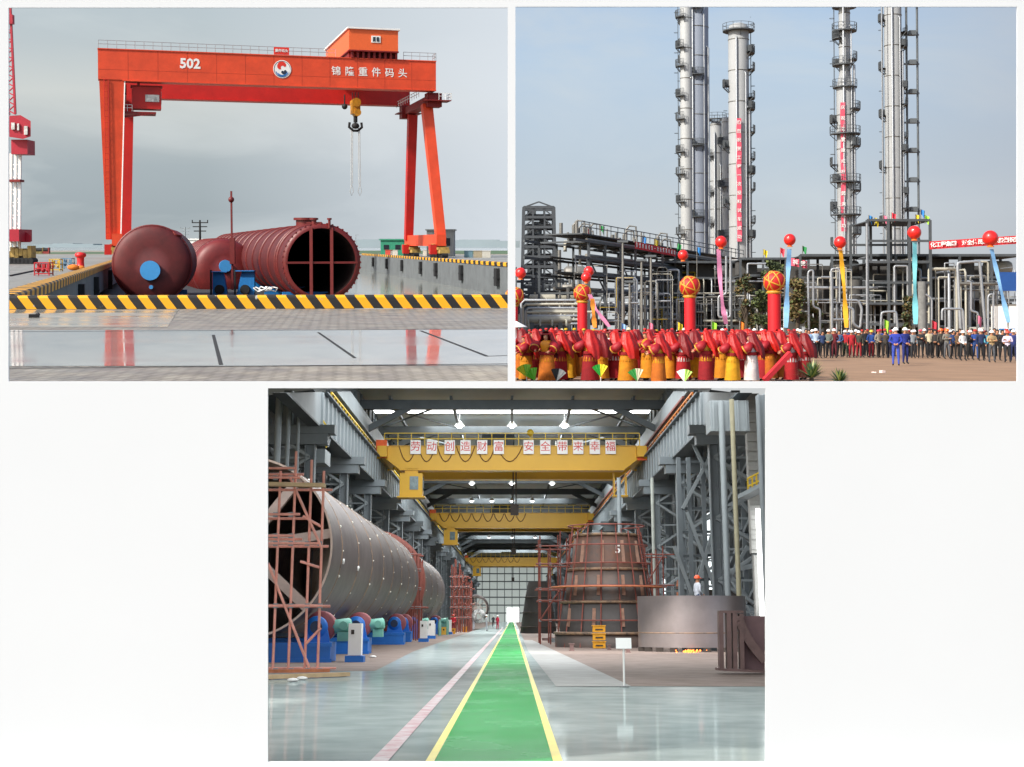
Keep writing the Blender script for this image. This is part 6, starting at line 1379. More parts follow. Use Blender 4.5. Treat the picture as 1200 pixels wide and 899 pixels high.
# bridge cranes
def bridge_crane(y, label, near, sc=1.0):
    t = T('bridge_crane', label, 'crane', K, loc=(0, y, 11)); zb, zt = 12.05, 13.95
    for i, yy in enumerate((y, y + 7.5)):
        g = MB(); yo = yy
        g.add([(-10.6, yo, zt), (10.6, yo, zt), (10.6, yo, zb + .9), (9.4, yo, zb), (-9.4, yo, zb), (-10.6, yo, zb + .9)] + [(-10.6, yo + 1.3, zt), (10.6, yo + 1.3, zt), (10.6, yo + 1.3, zb + .9), (9.4, yo + 1.3, zb), (-9.4, yo + 1.3, zb), (-10.6, yo + 1.3, zb + .9)],
              [(5, 4, 3, 2, 1, 0), (6, 7, 8, 9, 10, 11), (0, 1, 7, 6), (1, 2, 8, 7), (2, 3, 9, 8), (3, 4, 10, 9), (4, 5, 11, 10), (5, 0, 6, 11)])
        g.box((0, yo + .65, zt + .05), (21.3, 1.5, .08)); g.box((0, yo + .65, zb - .04), (18.8, 1.5, .08)); t.part('girder', g, CRY)
    for s in (-1, 1):
        g = MB(); g.box((s * 10.8, y + 4.4, 13.45), (.8, 11, .9)); g.cyl((s * 11.0, y - .6, 13.2), (s * 11.5, y - .6, 13.2), .35, n=12); g.cyl((s * 11.0, y + 9, 13.2), (s * 11.5, y + 9, 13.2), .35, n=12); t.part('end_carriage', g, CRY)
    t.part('railing', railing([(-10.7, y - .1, zt + .08), (10.7, y - .1, zt + .08)], 1.05, 1.15, .07), RAILY)
    g = MB(); g.box((-1.5, y + 4.4, zt + .5), (3.2, 5, .7)); g.cyl((-2.6, y + 4, zt + 1.1), (.2, y + 4, zt + 1.1), .5, n=16); trl = t.part('trolley', g, GREY2)
    g = MB(); g.tube([(.1, y + 3.8, zt + .3), (.1, y + 3.8, 9.2)], .06, 6); g.tube([(.35, y + 3.8, zt + .3), (.35, y + 3.8, 9.2)], .06, 6); g.box((.22, y + 3.8, 9.0), (.7, .4, .9)); t.part('hook_block', g, DARKC, trl)
    # operator's cab hanging at the left
    g = MB(); g.box((-8.4, y + .5, 10.75), (1.9, 1.6, 1.9)); g.box((-8.4, y + .5, 11.9), (1.1, 1.0, .5)); g.box((-8.4, y + .5, 9.75), (2.3, 2.0, .12)); cb = t.part('cab', g, CRY)
    g = MB(); g.box((-8.15, y - .33, 10.9), (.7, .06, 1.1)); g.box((-7.43, y + .5, 10.9), (.06, 1.1, 1.1)); t.part('cab_window', g, mat('cab_glass', '#5f7478', .15, var=.5, scale=3), cb)
    g = MB(); g.box((8.6, y + 1.5, 10.9), (.12, .9, 2.0)); g.box((9.6, y + 1.5, 10.9), (.12, .9, 2.0)); g.box((9.1, y + 1.5, 9.95), (1.3, 1.2, .12)); g.bar((8.6, y + 1.1, 10.2), (9.6, y + 1.1, 11.6), .08); t.part('access_platform', g, CRY)
    # festoon cable loops
    if near:
        loops = [-9.6, -8.0, -6.4, -4.8, -3.1, -1.4, .9]
        g = MB()
        for a, b in zip(loops, loops[1:]):
            a += .12; pts = [(a + (b - a) * i / 8, y - .08, zt + .1 - 1.35 * (1 - ((i - 4) / 4) ** 2)) for i in range(9)]; g.tube(pts, .035, 5)
        t.part('festoon_cable', g, mat('cable_brown', '#5c3a12', .7))
        g = MB(); g.cyl((1.55, y + .5, zt + .1), (1.55, y + .5, zt + 1.0), .05, n=8); g.sph((1.55, y + .5, zt + 1.25), .3, 12, 8); t.part('beacon', g, RAILY)
        xs_ = [(487, '劳'), (506, '动'), (527, '创'), (545.5, '造'), (565, '财'), (584.5, '富'), (619.5, '安'), (639, '全'), (659, '带'), (677.5, '来'), (697, '幸'), (715.5, '福')]
        for px, ch in xs_:
            d = y - .2; p = Q(px, 524, d); g = MB(); g.box(p, (.86, .05, 1.16)); bd = t.part('sign_board', g, SIGNW); g = MB(); g.mesh(text_data(ch, .86, .0, .01), Matrix.Translation(p + V(0, -.04, 0))); t.part('lettering', g, SIGNR, bd)
    else:
        g = MB()
        for a in range(8): x0 = -10 + a * 1.5; g.tube([(x0 + 1.4 * i / 6, y - .08, zt - 1.1 * (1 - ((i - 3) / 3) ** 2)) for i in range(7)], .05, 4)
        t.part('festoon_cable', g, mat('cable_brown', '#5c3a12'))
    g = MB(); g.box((-10.9, y - .5, 13.7), (.9, .3, 1.5)); g.box((10.9, y - .5, 13.3), (.9, .3, 1.1)); t.part('buffer', g, mat('buffer_orange', '#dd5a1c', .6, var=.3, scale=3))
    return t
bridge_crane(114.5, 'nearest yellow bridge crane carrying a row of white boards with red characters', True)
bridge_crane(190, 'middle yellow bridge crane, without boards', False)
bridge_crane(333, 'farthest and smallest yellow bridge crane before the end wall', False)

# end wall with daylight
t = T('end_wall', 'pale gridded end wall letting in daylight at the far end', 'wall', K, loc=(0, YE, Z0)); g = MB(); g.box((0, YE + .2, 8.6), (35, .3, 20)); t.part('sheeting', g, emis('end_glow', '#aab2ae', .45))
g = MB()
for i in range(15): g.box((-17 + i * 2.43, YE - .1, 8.6), (.22, .2, 20))
for z in (1.5, 4, 6.5, 9, 11.5, 14, 17): g.box((0, YE - .15, z), (35, .2, .35))
t.part('mullions', g, GREY)
g = MB(); g.box((.3, YE - .3, .9), (4.0, .15, 4.4)); dr = t.part('doorway', g, emis('door_glow', '#ffffff', 1.5)); g = MB()
for z in (1.2, 2.1): g.box((.2, YE - .45, z), (3.0, .1, .35))
for x in (-1.8, 2.4): g.box((x, YE - .42, .9), (.2, .12, 4.4))
t.part('door_bars', g, GREY2, dr)

# added area lights that fill the hall; the first three hang where it has no roof
def area(name, c, sx, sy, e, tilt=0.0, col=(.97, 1, 1)):
    L = bpy.data.lights.new(name, 'AREA'); L.shape = 'RECTANGLE'; L.size = sx; L.size_y = sy; L.energy = e; L.color = col
    o = bpy.data.objects.new(name, L); COL.objects.link(o); o.matrix_world = FR[K] @ Matrix.Translation(Vector(c)) @ Matrix.Rotation(tilt, 4, 'X'); return o
LK = 1.0
ta = math.atan(ztop(1.0))
area('added_fill_light', (0, 24, ztop(24) + .02), 14, 18, 930 * LK, ta); area('added_fill_light', (0, 55, ztop(55) + .1), 24, 26, 4300 * LK, ta)
area('added_fill_light', (0, 92, ztop(92) + .1), 23, 30, 6000 * LK, ta)
for y in (135, 165, 215, 260, 310, 370, 420): area('added_fill_light', (0, y, 18.3), 16, 14, (7000 if y < 200 else 5500) * LK)

# ---- the big rolled shells on the left
c0, RR = (-8.75, 45.0), 2.93
def shell(label, xc, zc, y0, y1, r, bands, brace, name='steel_shell', lugs=True, flange=False):
    t = T(name, label, 'cylinder', K, loc=(xc, y0, zc - r)); c = V(xc, y0, zc); L = y1 - y0; ax = (0, 1, 0)
    g = MB(); g.lathe(c, [(r, 0), (r, L)], 64, axis=ax); g.lathe(c, [(r - .06, 0.01), (r - .06, L)], 64, axis=ax, mi=1); g.lathe(c, [(r - .065, -.004), (r + .004, -.004)], 64, axis=ax, mi=2); t.part('shell', g, [RUST, mat('shell_inside', '#a4978c', .7, var=.3), mat('bare_edge', '#c9b4a8', .4, .3)])
    g = MB()
    for b in bands: g.lathe(c + V(0, b, 0), [(r, -.05), (r + .02, -.03), (r + .02, .03), (r, .05)], 64, axis=ax)
    t.part('weld_seams', g, mat('weld_seam', '#3b3634', .5, .2, var=.3, scale=4, alt='#8a6f58', altamt=.3))
    if lugs:
        g = MB()
        for j, b in enumerate(bands):
            for i in range(20):
                a = 2 * math.pi * (i + .5 * (j % 2)) / 20 + .03 * math.sin(i * 5 + j); p = c + V(math.cos(a) * (r + .02), b + .1, math.sin(a) * (r + .02)); g.sph(p, .03 + .015 * (i % 2), 8, 5)
        t.part('lugs', g, mat('lug_white', '#d9d6cc', .5), kind='stuff')
    if brace:
        for a0 in (9, 52, -42):
            a = R(a0); g = MB(); p = V(math.cos(a), 0, math.sin(a)) * (r - .08); g.bar(c + V(0, .3, 0) + p, c + V(0, .3, 0) - p, .3, .3); t.part('spider_beam', g, mat('brace_pale', '#c2aea6', .6, var=.2, scale=2))
    if flange: g = MB(); g.lathe(c, [(r, -.1), (r + .25, -.1), (r + .25, .1), (r, .1)], 48, axis=ax); t.part('flange', g, RUST)
    return t
zc1 = Q(300, 641, 45).z
shell('largest rolled steel shell on the left, open end braced by beams', -8.75, zc1, 45, 87, RR, [2.6 + 5.2 * i for i in range(8)], True)
shell('second rolled steel shell behind the largest one on the left', -9.2, zc1 + .1, 93, 131, RR, [1 + 8 * i for i in range(5)], False)
# sight hole stickers
for i, (px, py, d) in enumerate(((402.5, 658, 47.8), (432, 668, 52.5))):
    g = MB(); p = Q(px, py, d); dx = p.x + 8.75; dz = p.z - zc1; n_ = V(dx, 0, dz).normalized(); p = V(-8.75, d, zc1) + n_ * (RR + .03); g.cyl(p, p + n_ * .05, .09, n=12); solo('plug', 'white plug on the side of the largest shell, ' + ('nearer' if i == 0 else 'farther') + ' of two', 'plug', K, g, SIGNW)
t = shell('small gridded open cylinder far down the left aisle', -4.3, Q(565, 713, 165).z, 165, 175, 1.35, [], False, lugs=False, flange=True)
g = MB(); c = V(-4.3, 165.2, Q(565, 713, 165).z)
for i in range(6): a = R(i * 30 + 5); p = V(math.cos(a), 0, math.sin(a)) * 1.25; g.bar(c + p, c - p, .07)
g.lathe(c, [(.6, -.04), (.68, -.04), (.68, .04), (.6, .04)], 24, axis=(0, 1, 0)); t.part('spokes', g, mat('brace_pale', '#a08f88'))
g = MB(); c = Q(561, 722, 150); g.lathe(c, [(.35, 0), (.75, 0), (.75, .5), (.35, .5)], 20, axis=(0, 1, 0)); solo('flange_ring', 'black and white ring standing before the small gridded cylinder', 'ring', K, g, [mat('ring_bw', '#d8d8d8', .5, alt='#1a1a1a', altamt=.6, scale=2)])
# ring cradle between the shells
g = MB(); g.lathe(V(-8.9, 90.2, zc1), [(RR * .98, -.5), (RR * 1.12, -.5), (RR * 1.12, -.3), (RR * 1.0, -.3), (RR * 1.0, .3), (RR * 1.12, .3), (RR * 1.12, .5), (RR * .98, .5)], 48, axis=(0, 1, 0)); solo('support_ring', 'rust red support ring between the two big shells', 'ring', K, g, SRED)

# rotators
BLU = mat('rotator_blue', '#1f6fc8', .45, var=.12, scale=3); WHEELR = mat('wheel_red', '#8f4a50', .6, var=.2); MOTG = mat('motor_green', '#6fae9e', .5, var=.1)
def rotator(y, label, xw, cab=True, motor=True, z_=Z0):
    t = T('rotator', label, 'machine', K, loc=(xw, y, z_)); g = MB(); g.box((xw - 2.2, y, z_ + .32), (5.0, 1.5, .6)); g.box((xw - 2.2, y - .76, z_ + .55), (5.1, .08, .12)); g.box((xw - 2.2, y - .76, z_ + .06), (5.1, .08, .12)); t.part('bed', g, BLU)
    for i, xx in enumerate((xw - .15, xw - 4.4)):
        g = MB(); g.lathe(V(xx, y + .05, z_ + 1.12), [(0, 0), (.46, 0), (.5, .06), (.5, .5), (.46, .56), (0, .56)], 24, axis=(0, 1, 0)); wl = t.part('wheel', g, WHEELR)
        g = MB(); cpt = V(xx - .1, y - .14, z_ + 1.1); g.lathe(cpt, [(0, -.1), (.34, -.08), (.36, 0), (.36, .16)], 20, axis=(0, 1, 0)); g.add([(xx - .5, y - .2, z_ + .6), (xx + .35, y - .2, z_ + .6), (xx + .22, y - .2, z_ + 1.2), (xx - .42, y - .2, z_ + 1.2), (xx - .5, y, z_ + .6), (xx + .35, y, z_ + .6), (xx + .22, y, z_ + 1.2), (xx - .42, y, z_ + 1.2)], [(0, 1, 2, 3), (7, 6, 5, 4), (1, 5, 6, 2), (0, 3, 7, 4), (3, 2, 6, 7)]); t.part('bearing', g, BLU, wl)
        g = MB(); g.cyl(cpt - V(0, .12, 0), cpt - V(0, .08, 0), .2, n=16); t.part('hub', g, mat('hub_dark', '#20304c', .4), wl)
    if motor:
        g = MB(); g.lathe(V(xw + .2, y + .25, z_ + 1.1), [(0, 0), (.2, .02), (.23, .1), (.23, .6), (.16, .66), (0, .68)], 18, axis=(1, .1, .12)); g.box((xw + .6, y + .3, z_ + .8), (.4, .4, .3)); g.cyl((xw + .62, y - .1, z_ + 1.15), (xw + .62, y - .02, z_ + 1.15), .14, n=12); t.part('motor', g, MOTG)
        g = MB(); g.bar((xw - 4.2, y + .28, z_ + .85), (xw, y + .28, z_ + .85), .12); t.part('shaft', g, GREY)
    if cab:
        g = MB(); g.box((xw + 1.05, y - .25, z_ + .72), (.42, .5, 1.0)); cbn = t.part('control_cabinet', g, SIGNW); g = MB(); g.box((xw + .98, y - .51, z_ + .95), (.1, .03, .14)); t.part('gauge', g, DARKC, cbn); g = MB(); g.box((xw + 1.05, y - .25, z_ + .1), (.6, .6, .2)); t.part('cabinet_base', g, BLU, cbn)
    return t
rotator(46.2, 'nearest blue rotator with red wheels, green motor and white cabinet under the largest shell', -6.15)
rotator(56.5, 'second blue rotator under the largest shell', -6.0, cab=False)
rotator(76, 'third blue rotator under the far end of the largest shell', -6.1, cab=False, motor=False)
rotator(84, 'fourth blue rotator with a slim white cabinet near the red support ring', -6.3, motor=False)
rotator(97, 'blue rotator under the near end of the second shell', -6.6)
rotator(122, 'farthest blue rotator under the second shell', -6.5)
# scaffolding
def scaffold(label, pts, d, w_, m_, planks=(), dd=2.0, thick=None, diag=()):
    """pts: uprights (px, py_top); planks: (px0, px1, py)"""
    x = sum(p[0] for p in pts) / len(pts); t = T('scaffold', label, 'scaffold', K, loc=(Q(x, 700, d).x, d, Z0)); r = (thick or .035) * .85
    for px, py in pts:
        for y in ((d, d + dd) if dd != 1.6 else (d,)):
            X_ = Q(px, 700, d).x; zt = min(Q(px, py, d).z, ztop(y) - .2); g = MB(); g.cyl((X_, y, Z0), (X_, y, zt), r, n=7); t.part('upright', g, m_)
    for x0, x1, py in planks:
        a, b = Q(x0, py, d), Q(x1, py, d)
        g = MB(); g.cyl(a - V(0, r * 2, 0), b - V(0, r * 2, 0), r, n=7); g.cyl(a + V(0, dd, 0), b + V(0, dd, 0), r, n=7); t.part('ledger', g, m_)
    g = MB()
    for x0, x1, py in planks:
        for px, pt in pts:
            if x0 - 2 < px < x1 + 2 and py > pt: g.box(Q(px, py, d - r), (r * 3.2, r * 3, r * 3.2))
    if g.v: t.part('couplers', g, GREYL)
    for x0, y0, x1, y1 in diag: g = MB(); g.cyl(Q(x0, y0, d - .1), Q(x1, y1, d - .1), r, n=7); t.part('brace', g, m_)
    return t
sc_ = scaffold('salmon painted scaffold before the open end of the largest shell', [(323, 552), (341, 529), (360, 539), (375, 552)], 38.0, 1, SALM, [(300, 346, 549), (300, 352, 560), (300, 381, 568), (300, 352, 603), (300, 344, 628), (300, 376, 637), (300, 378, 710), (300, 385, 786)], 1.6, .045, [(314, 660, 362, 782), (355, 605, 376, 617), (352, 658, 374, 665), (340, 560, 376, 640), (358, 755, 376, 736)])
g = MB(); a, b = Q(296, 567, 37.6), Q(381, 569, 37.6); g.bar(a, b, .35, .1); sc_.part('plank', g, mat('pale_plank', '#cdb08a', .8, var=.2, scale=3))
scaffold('dark red scaffold at the joint between the two big shells', [(478, 642), (483, 646), (488, 650), (492, 655)], 88.5, 1, SRED, [(474, 494, 650), (474, 494, 668), (474, 494, 690), (470, 500, 712)], 2, .06)
scaffold('rust red scaffold tower beyond the second shell', [(529, 662), (535, 672), (540, 668), (545, 674), (549, 682)], 138, 1, SRED, [(527, 550, 676), (527, 551, 688), (527, 551, 700), (527, 551, 712), (527, 551, 724)], 5, .08, [(529, 724, 549, 690), (529, 700, 549, 676)])
scaffold('loose reddish poles behind the second shell', [(533, 655), (538, 660), (552, 680)], 150, 1, SRED, [(530, 556, 690), (530, 556, 708)], 3, .07)
# plank on the floor, bits of litter
g = MB(); g.bar(gf(300, 797) + V(0, 0, .06), gf(407, 793) + V(0, 0, .06), .22, .09); solo('timber_plank', 'long pale timber lying on the floor below the salmon scaffold', 'plank', K, g, mat('pale_plank', '#cdb08a'))
g = MB(); g.bar(gf(300, 789) + V(0, 0, .05), gf(386, 788) + V(0, 0, .05), .14, .08); solo('timber_plank', 'thinner timber behind the long one at the scaffold foot', 'plank', K, g, SORG)
for i, (px, py, lb) in enumerate(((343, 799, 'crumpled white paper beside the long timber'), (437, 771, 'small white scrap on the left floor before the cabinet'), (354, 797, 'white rag at the end of the long timber'))):
    g = MB(); p = gf(px, py); g.sph(p + V(0, 0, .04), .09, 8, 5, (1.5, 1, .5)); solo('paper_scrap', lb, 'litter', K, g, SIGNW)
# small machines lower left aisle
for i, (px, py, c_, h, lb) in enumerate(((507, 746, '#e8ebec', .9, 'white cabinet'), (515, 745, '#74a79a', .8, 'pale green gas bottle'), (520, 744, '#d9a93a', .6, 'yellow tool box'), (524, 744, '#74a79a', .9, 'second pale green gas bottle'), (531, 743, '#e09a1c', .45, 'orange box'), (498, 748, '#d9dee0', .8, 'slim white cabinet'), (545, 741, '#d98f2a', .5, 'low orange box'))):
    p = gf(px, py); m_ = mat('small_%s' % c_[1:], c_, .5)
    if 'bottle' in lb: g = MB(); g.lathe(p, [(.14, 0), (.15, h * 1.2), (.06, h * 1.45), (.04, h * 1.6), (0, h * 1.6)], 12); solo('gas_bottle', lb + ' on the left aisle floor', 'bottle', K, g, m_)
    else:
        t = T('tool_cabinet', lb + ' on the floor of the left aisle near the shells', 'cabinet', K, loc=p); g = MB(); g.box(p + V(0, 0, h / 2), (.4, .4, h)); t.part('body', g, m_); g = MB(); g.box(p + V(0, 0, h + .02), (.44, .44, .04)); t.part('lid', g, m_); g = MB(); g.box(p + V(0, -.21, h * .7), (.12, .02, .12)); t.part('panel', g, DARKC)
# platform and stair with yellow rails at the upper left
t = T('stair_platform', 'steel landing and stair with yellow handrails hung from the upper left columns', 'platform', K, loc=Q(365, 500, 76))
g = MB(); a = Q(332, 505, 80); b = Q(385, 505, 80); g.box((a + b) / 2, ((b - a).x, 3, .35)); g.box((a + b) / 2 + V(0, 0, -1.6), ((b - a).x, 2.4, .8)); t.part('landing', g, GREYL)
g = MB(); q0, q1 = Q(366, 492, 81), Q(385, 518, 83); g.bar(q0, q1, .25, .8); t.part('stair_stringer', g, GREY)
g = MB(); 
for i in range(9): p = Q(356 + i * 1.2, 474 + i * .4, 80); g.bar(p, p - V(0, 0, 1.0), .07)
for i in range(11): f = i / 10; p = Q(361 + 22 * f, 469 + 37 * f, 80); g.bar(p, p - V(0, 0, .95), .08)
g.bar(Q(356, 463, 80), Q(367, 463, 80), .08); g.bar(Q(361, 466, 80), Q(385, 503, 80), .09); g.bar(Q(361, 475, 80), Q(385, 512, 80), .07); t.part('handrail', g, RAILY)
g = MB(); g.box(Q(361, 488, 79), (1.0, .3, 1.4)); t.part('meter_box', g, GREYL)
g = MB()
for dx in (-.3, .3): g.bar(Q(350, 520, 79) + V(dx, 0, 0), Q(352, 560, 79) + V(dx, 0, 0), .07)
for i in range(10): p = Q(350, 520 + 4 * i, 79); g.bar(p + V(-.3, 0, 0), p + V(.3, 0, 0), .06)
t.part('ladder', g, GREY2)
for i, (x, w_) in enumerate(((322, 8), (334, 5), (346, 4))):
    g = MB(); d = 74 + i; p = Q(x, 600, d); zt = ztop(d) - .3; g.cyl((p.x, d, Z0), (p.x, d, zt), px_(w_, d) / 2, n=14); solo('vertical_duct', 'round grey vertical duct at the upper left, %s from the left' % nth(i), 'duct', K, g, GREYL, group='vertical ducts on the left')

# ---- right side: cone, ring, stands
def prof_solid(name, label, cat, c, prof, m_, n=48): return None
dc = 70.0; s_ = dc * math.cos(TILT[K]) / FPX
cc = V(HX(712, dc), dc, Z0); zf = lambda py: Q(712, py, dc).z - Z0
t = T('conical_vessel', 'tall stepped rusty brown cone vessel caged in scaffold poles on the right', 'vessel', K, loc=cc); W_c = lambda px: px_(px, dc)
secs = [((0, W_c(60)), (zf(742) - .0, W_c(60)), RUSTB), ((zf(742) + .02, W_c(55)), (zf(706), W_c(52)), mat('cone_lower', '#45403f', .6, .1, var=.3, scale=.6)), ((zf(706) + .02, W_c(48)), (zf(668), W_c(45)), RUSTB), ((zf(668) + .02, W_c(41)), (zf(628), W_c(37)), mat('cone_upper', '#664536', .65, .05, var=.35, scale=.8, alt='#4c423f'))]
for (z0, r0), (z1, r1), m_ in secs: g = MB(); g.lathe(cc, [(r0, z0), (r1, z1), (r1 - .1, z1)], 48); t.part('course', g, m_)
g = MB()
for py, wd in ((742, 60.5), (706, 52.5), (668, 45.5), (628, 37.5)): g.lathe(cc, [(W_c(wd) - .1, zf(py) - .08), (W_c(wd) + .05, zf(py) - .06), (W_c(wd) + .05, zf(py) + .06), (W_c(wd) - .1, zf(py) + .08)], 48)
t.part('ring_welds', g, mat('weld_seam', '#4b4644'))
g = MB()
for a_ in (-58, -22, 12, 44): 
    for (z0, r0), (z1, r1), _ in secs[1:]: a = R(a_ + z0 * 3); g.bar(cc + V(math.sin(a) * (r0 + .04), -math.cos(a) * (r0 + .04), z0 + .3), cc + V(math.sin(a) * (r1 + .04), -math.cos(a) * (r1 + .04), z1 - .3), .16, .06)
t.part('tack_straps', g, mat('strap_bare', '#8a6654', .5, .2, var=.3, scale=4))
g = MB(); g.mesh(text_data('5', .55, .01), Matrix.Translation(Q(724, 644, dc - W_c(39) - .12))); t.part('chalk_mark', g, SIGNW)
t = T('scaffold', 'red ring scaffold wrapped round the conical vessel', 'scaffold', K, loc=cc); 
SG = []
for i in range(14):
    a = R(-150 + i * 300 / 13); r = W_c(60); p = cc + V(math.sin(a) * r, -math.cos(a) * r, 0); zt = zf(617) if i % 2 else zf(624); g = MB(); g.cyl(p, p + V(math.sin(a) * -.9, math.cos(a) * .9, zt), .032, n=7); t.part('upright', g, SRED)
for py, wd in ((617, 44), (640, 47), (661, 50), (687, 53), (727, 58)):
    g = MB(); g.tube([cc + V(math.sin(R(-150 + i * 10)) * W_c(wd), -math.cos(R(-150 + i * 10)) * W_c(wd), zf(py)) for i in range(31)], .036, 6); t.part('ledger', g, SRED)
    if py in (687,): g = MB(); g.lathe(cc, [(W_c(wd) - .1, zf(py) - .08), (W_c(wd) + .5, zf(py) - .08), (W_c(wd) + .5, zf(py) - .02), (W_c(wd) - .1, zf(py) - .02)], 30); t.part('plank_ring', g, SORG)
scaffold('open red scaffold poles left of the conical vessel', [(633, 628), (645, 640), (657, 622), (668, 626)], 76, 1, SRED, [(628, 672, 640), (628, 672, 661), (628, 672, 690), (630, 672, 704), (633, 665, 727)], 4, .05, [(633, 727, 657, 690)])
scaffold('light scaffold poles between the conical vessel and the right columns', [(757, 640), (765, 648), (772, 655), (778, 640)], 84, 1, SRED, [(752, 790, 650), (752, 790, 686), (752, 785, 720)], 4, .05, [(757, 686, 778, 650)])
# dark cone beyond
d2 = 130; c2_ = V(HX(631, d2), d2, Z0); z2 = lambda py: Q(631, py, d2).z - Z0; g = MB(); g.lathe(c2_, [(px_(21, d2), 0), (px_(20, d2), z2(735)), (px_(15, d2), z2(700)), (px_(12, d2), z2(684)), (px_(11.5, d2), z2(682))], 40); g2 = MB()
t = T('conical_vessel', 'dark cone vessel standing beyond the scaffolded one', 'vessel', K, loc=c2_); t.part('course', g, mat('dark_cone', '#33302f', .7, var=.3, scale=.5))
for py, wd in ((735, 20.5), (718, 17.8), (700, 15.3)): g2.lathe(c2_, [(px_(wd, d2) - .1, z2(py) - .1), (px_(wd, d2) + .1, z2(py)), (px_(wd, d2) - .1, z2(py) + .1)], 40)
t.part('ring_welds', g2, DARKC)
# ring section with a worker inside
dr_ = 59.0; cr_ = V(HX(818.5, dr_), dr_ + 2.2, Z0 + .18); rr_ = px_(63.5, dr_); zt = Q(818, 698, dr_).z - Z0 - .18
t = T('steel_ring', 'broad upright steel ring section with a worker standing inside', 'cylinder', K, loc=cr_); RINGM = mat('ring_steel', '#938a8a', .34, .6, var=.12, scale=1.2)
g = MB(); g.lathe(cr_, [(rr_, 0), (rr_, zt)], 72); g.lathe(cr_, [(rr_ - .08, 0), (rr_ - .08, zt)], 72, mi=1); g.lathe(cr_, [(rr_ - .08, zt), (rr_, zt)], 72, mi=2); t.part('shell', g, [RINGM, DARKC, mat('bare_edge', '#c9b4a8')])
g = MB(); g.lathe(cr_, [(rr_, zt * .27), (rr_ + .02, zt * .28), (rr_, zt * .29)], 72); t.part('weld_seams', g, mat('weld_seam', '#4b4644'))
g = MB(); p = Q(815, 711, dr_ - .1); g.cyl(p + V(0, .3, 0), p - V(0, .02, 0), .07, n=12); t.part('sight_hole', g, BLKM)
for i in range(10):
    a = R(-80 + i * 17.5); p = cr_ + V(math.sin(a) * rr_ * .97, -math.cos(a) * rr_ * .97, -.09); g = MB(); g.box(p, (.3, .3, .175)); t.part('support_block', g, DARKC)
for i in range(1):
    g = MB(); rs = random.Random(9)
    for j in range(46):
        p = Q(803 + rs.gauss(0, 8) + 8, 765 + rs.uniform(-3, 2.2), dr_ - .9); g.sph(p, rs.uniform(.015, .045), 6, 4)
    solo('sparks', 'glowing orange sparks of grinding under the steel ring', 'sparks', K, g, emis('spark_glow', '#ff7a2c', 2.5))
wp = cr_ + V(HX(828, dr_) - cr_.x, .4, 0); g = MB(); g.box((wp.x, wp.y, Z0 + .65), (1.4, 1.0, 1.3)); solo('work_stand', 'dark work stand hidden inside the steel ring', 'stand', K, g, GREY2)
person(K, (wp.x, wp.y, Z0 + 1.3), 1.9, 'front', '#c8ccd6', '#3a4a6a', ('helmet', '#e0501e'), 'worker in a pale shirt and orange helmet looking out above the steel ring', None, 1.12)
# bent stand at the right edge
t = T('curved_frame', 'rusty bent plate stand with upright ribs at the right edge', 'stand', K, loc=gf(868, 786)); ds = 36.5; PLATE = mat('primer_plate', '#7a615e', .55, .1, var=.3, scale=2)
def sx3(px, py, d): return Q(px, py, d)
g = MB(); a = sx3(841, 720, ds); b = sx3(896, 783, ds)
g.add([sx3(867, 722, ds), sx3(896, 722, ds), sx3(896, 785, ds), sx3(867, 785, ds), sx3(867, 722, ds + .1), sx3(896, 722, ds + .1), sx3(896, 785, ds + .1), sx3(867, 785, ds + .1)], [(0, 1, 2, 3), (7, 6, 5, 4), (0, 4, 5, 1), (3, 2, 6, 7), (0, 3, 7, 4)]); t.part('back_plate', g, mat('pink_primer', '#86686a', .6, var=.2, scale=2))
for px in (844, 853, 860, 868):
    g = MB(); g.bar(sx3(px, 717 + (px - 844) * .1, ds - .25), sx3(px + 1, 784, ds - .25), .11, .3); t.part('rib', g, PLATE)
g = MB(); pts = [sx3(866 + 30 * (f ** 1.6), 722 + 52 * f, ds - .3) for f in [i / 10 for i in range(11)]]
for p, q in zip(pts, pts[1:]): g.bar(p, q, .16, .22)
t.part('curved_flange', g, PLATE); g = MB(); g.bar(sx3(840, 784, ds - .2), sx3(899, 787, ds - .2), .6, .06); g.bar(sx3(842, 717, ds - .2), sx3(870, 717, ds - .2), .4, .06); t.part('base_plate', g, PLATE)
# yellow crates, sign on a stand, floor blocks
p0 = V(HX(701.5, 65.5), 65.5, Z0); q_ = p0.y / FPX
for i in range(3):
    t = T('parts_crate', 'yellow crate, %s of the stack before the cone vessel' % ('lowest', 'middle', 'topmost')[i], 'crate', K, loc=p0 + V(0, 0, i * .36)); c = p0 + V(0, 0, .17 + i * .36); w_ = px_(14, p0.y)
    g = MB(); g.box(c, (w_, .5, .29)); t.part('body', g, mat('crate_yellow', '#dd9c1c', .5, var=.15)); g = MB(); g.box(c + V(0, 0, .15), (w_ + .06, .56, .04)); t.part('rim', g, mat('crate_yellow', '#dd9c1c')); g = MB(); g.box(c + V(0, -.26, -.02), (w_ * .6, .03, .06)); t.part('handle_slot', g, DARKC)
b_ = gf(731.5, 805.5); hb_ = Q(731, 754, b_.y).z
t = T('sign_stand', 'white notice board on a slim pole with round foot standing on the glossy floor', 'sign', K, loc=b_); g = MB(); g.lathe(b_, [(.10, 0), (.10, .015), (.02, .03), (0, .03)], 20); t.part('foot', g, mat('foot_dark', '#5a5f60', .5)); g = MB(); g.cyl(b_, V(b_.x, b_.y, hb_), .022, n=10); t.part('pole', g, SIGNW)
c = V(b_.x, b_.y - .04, hb_); M_ = Matrix.Rotation(R(-14), 3, 'X'); g = MB(); g.box(c, (px_(17.5, b_.y), .025, px_(12, b_.y)), M=M_); t.part('board', g, SIGNW)
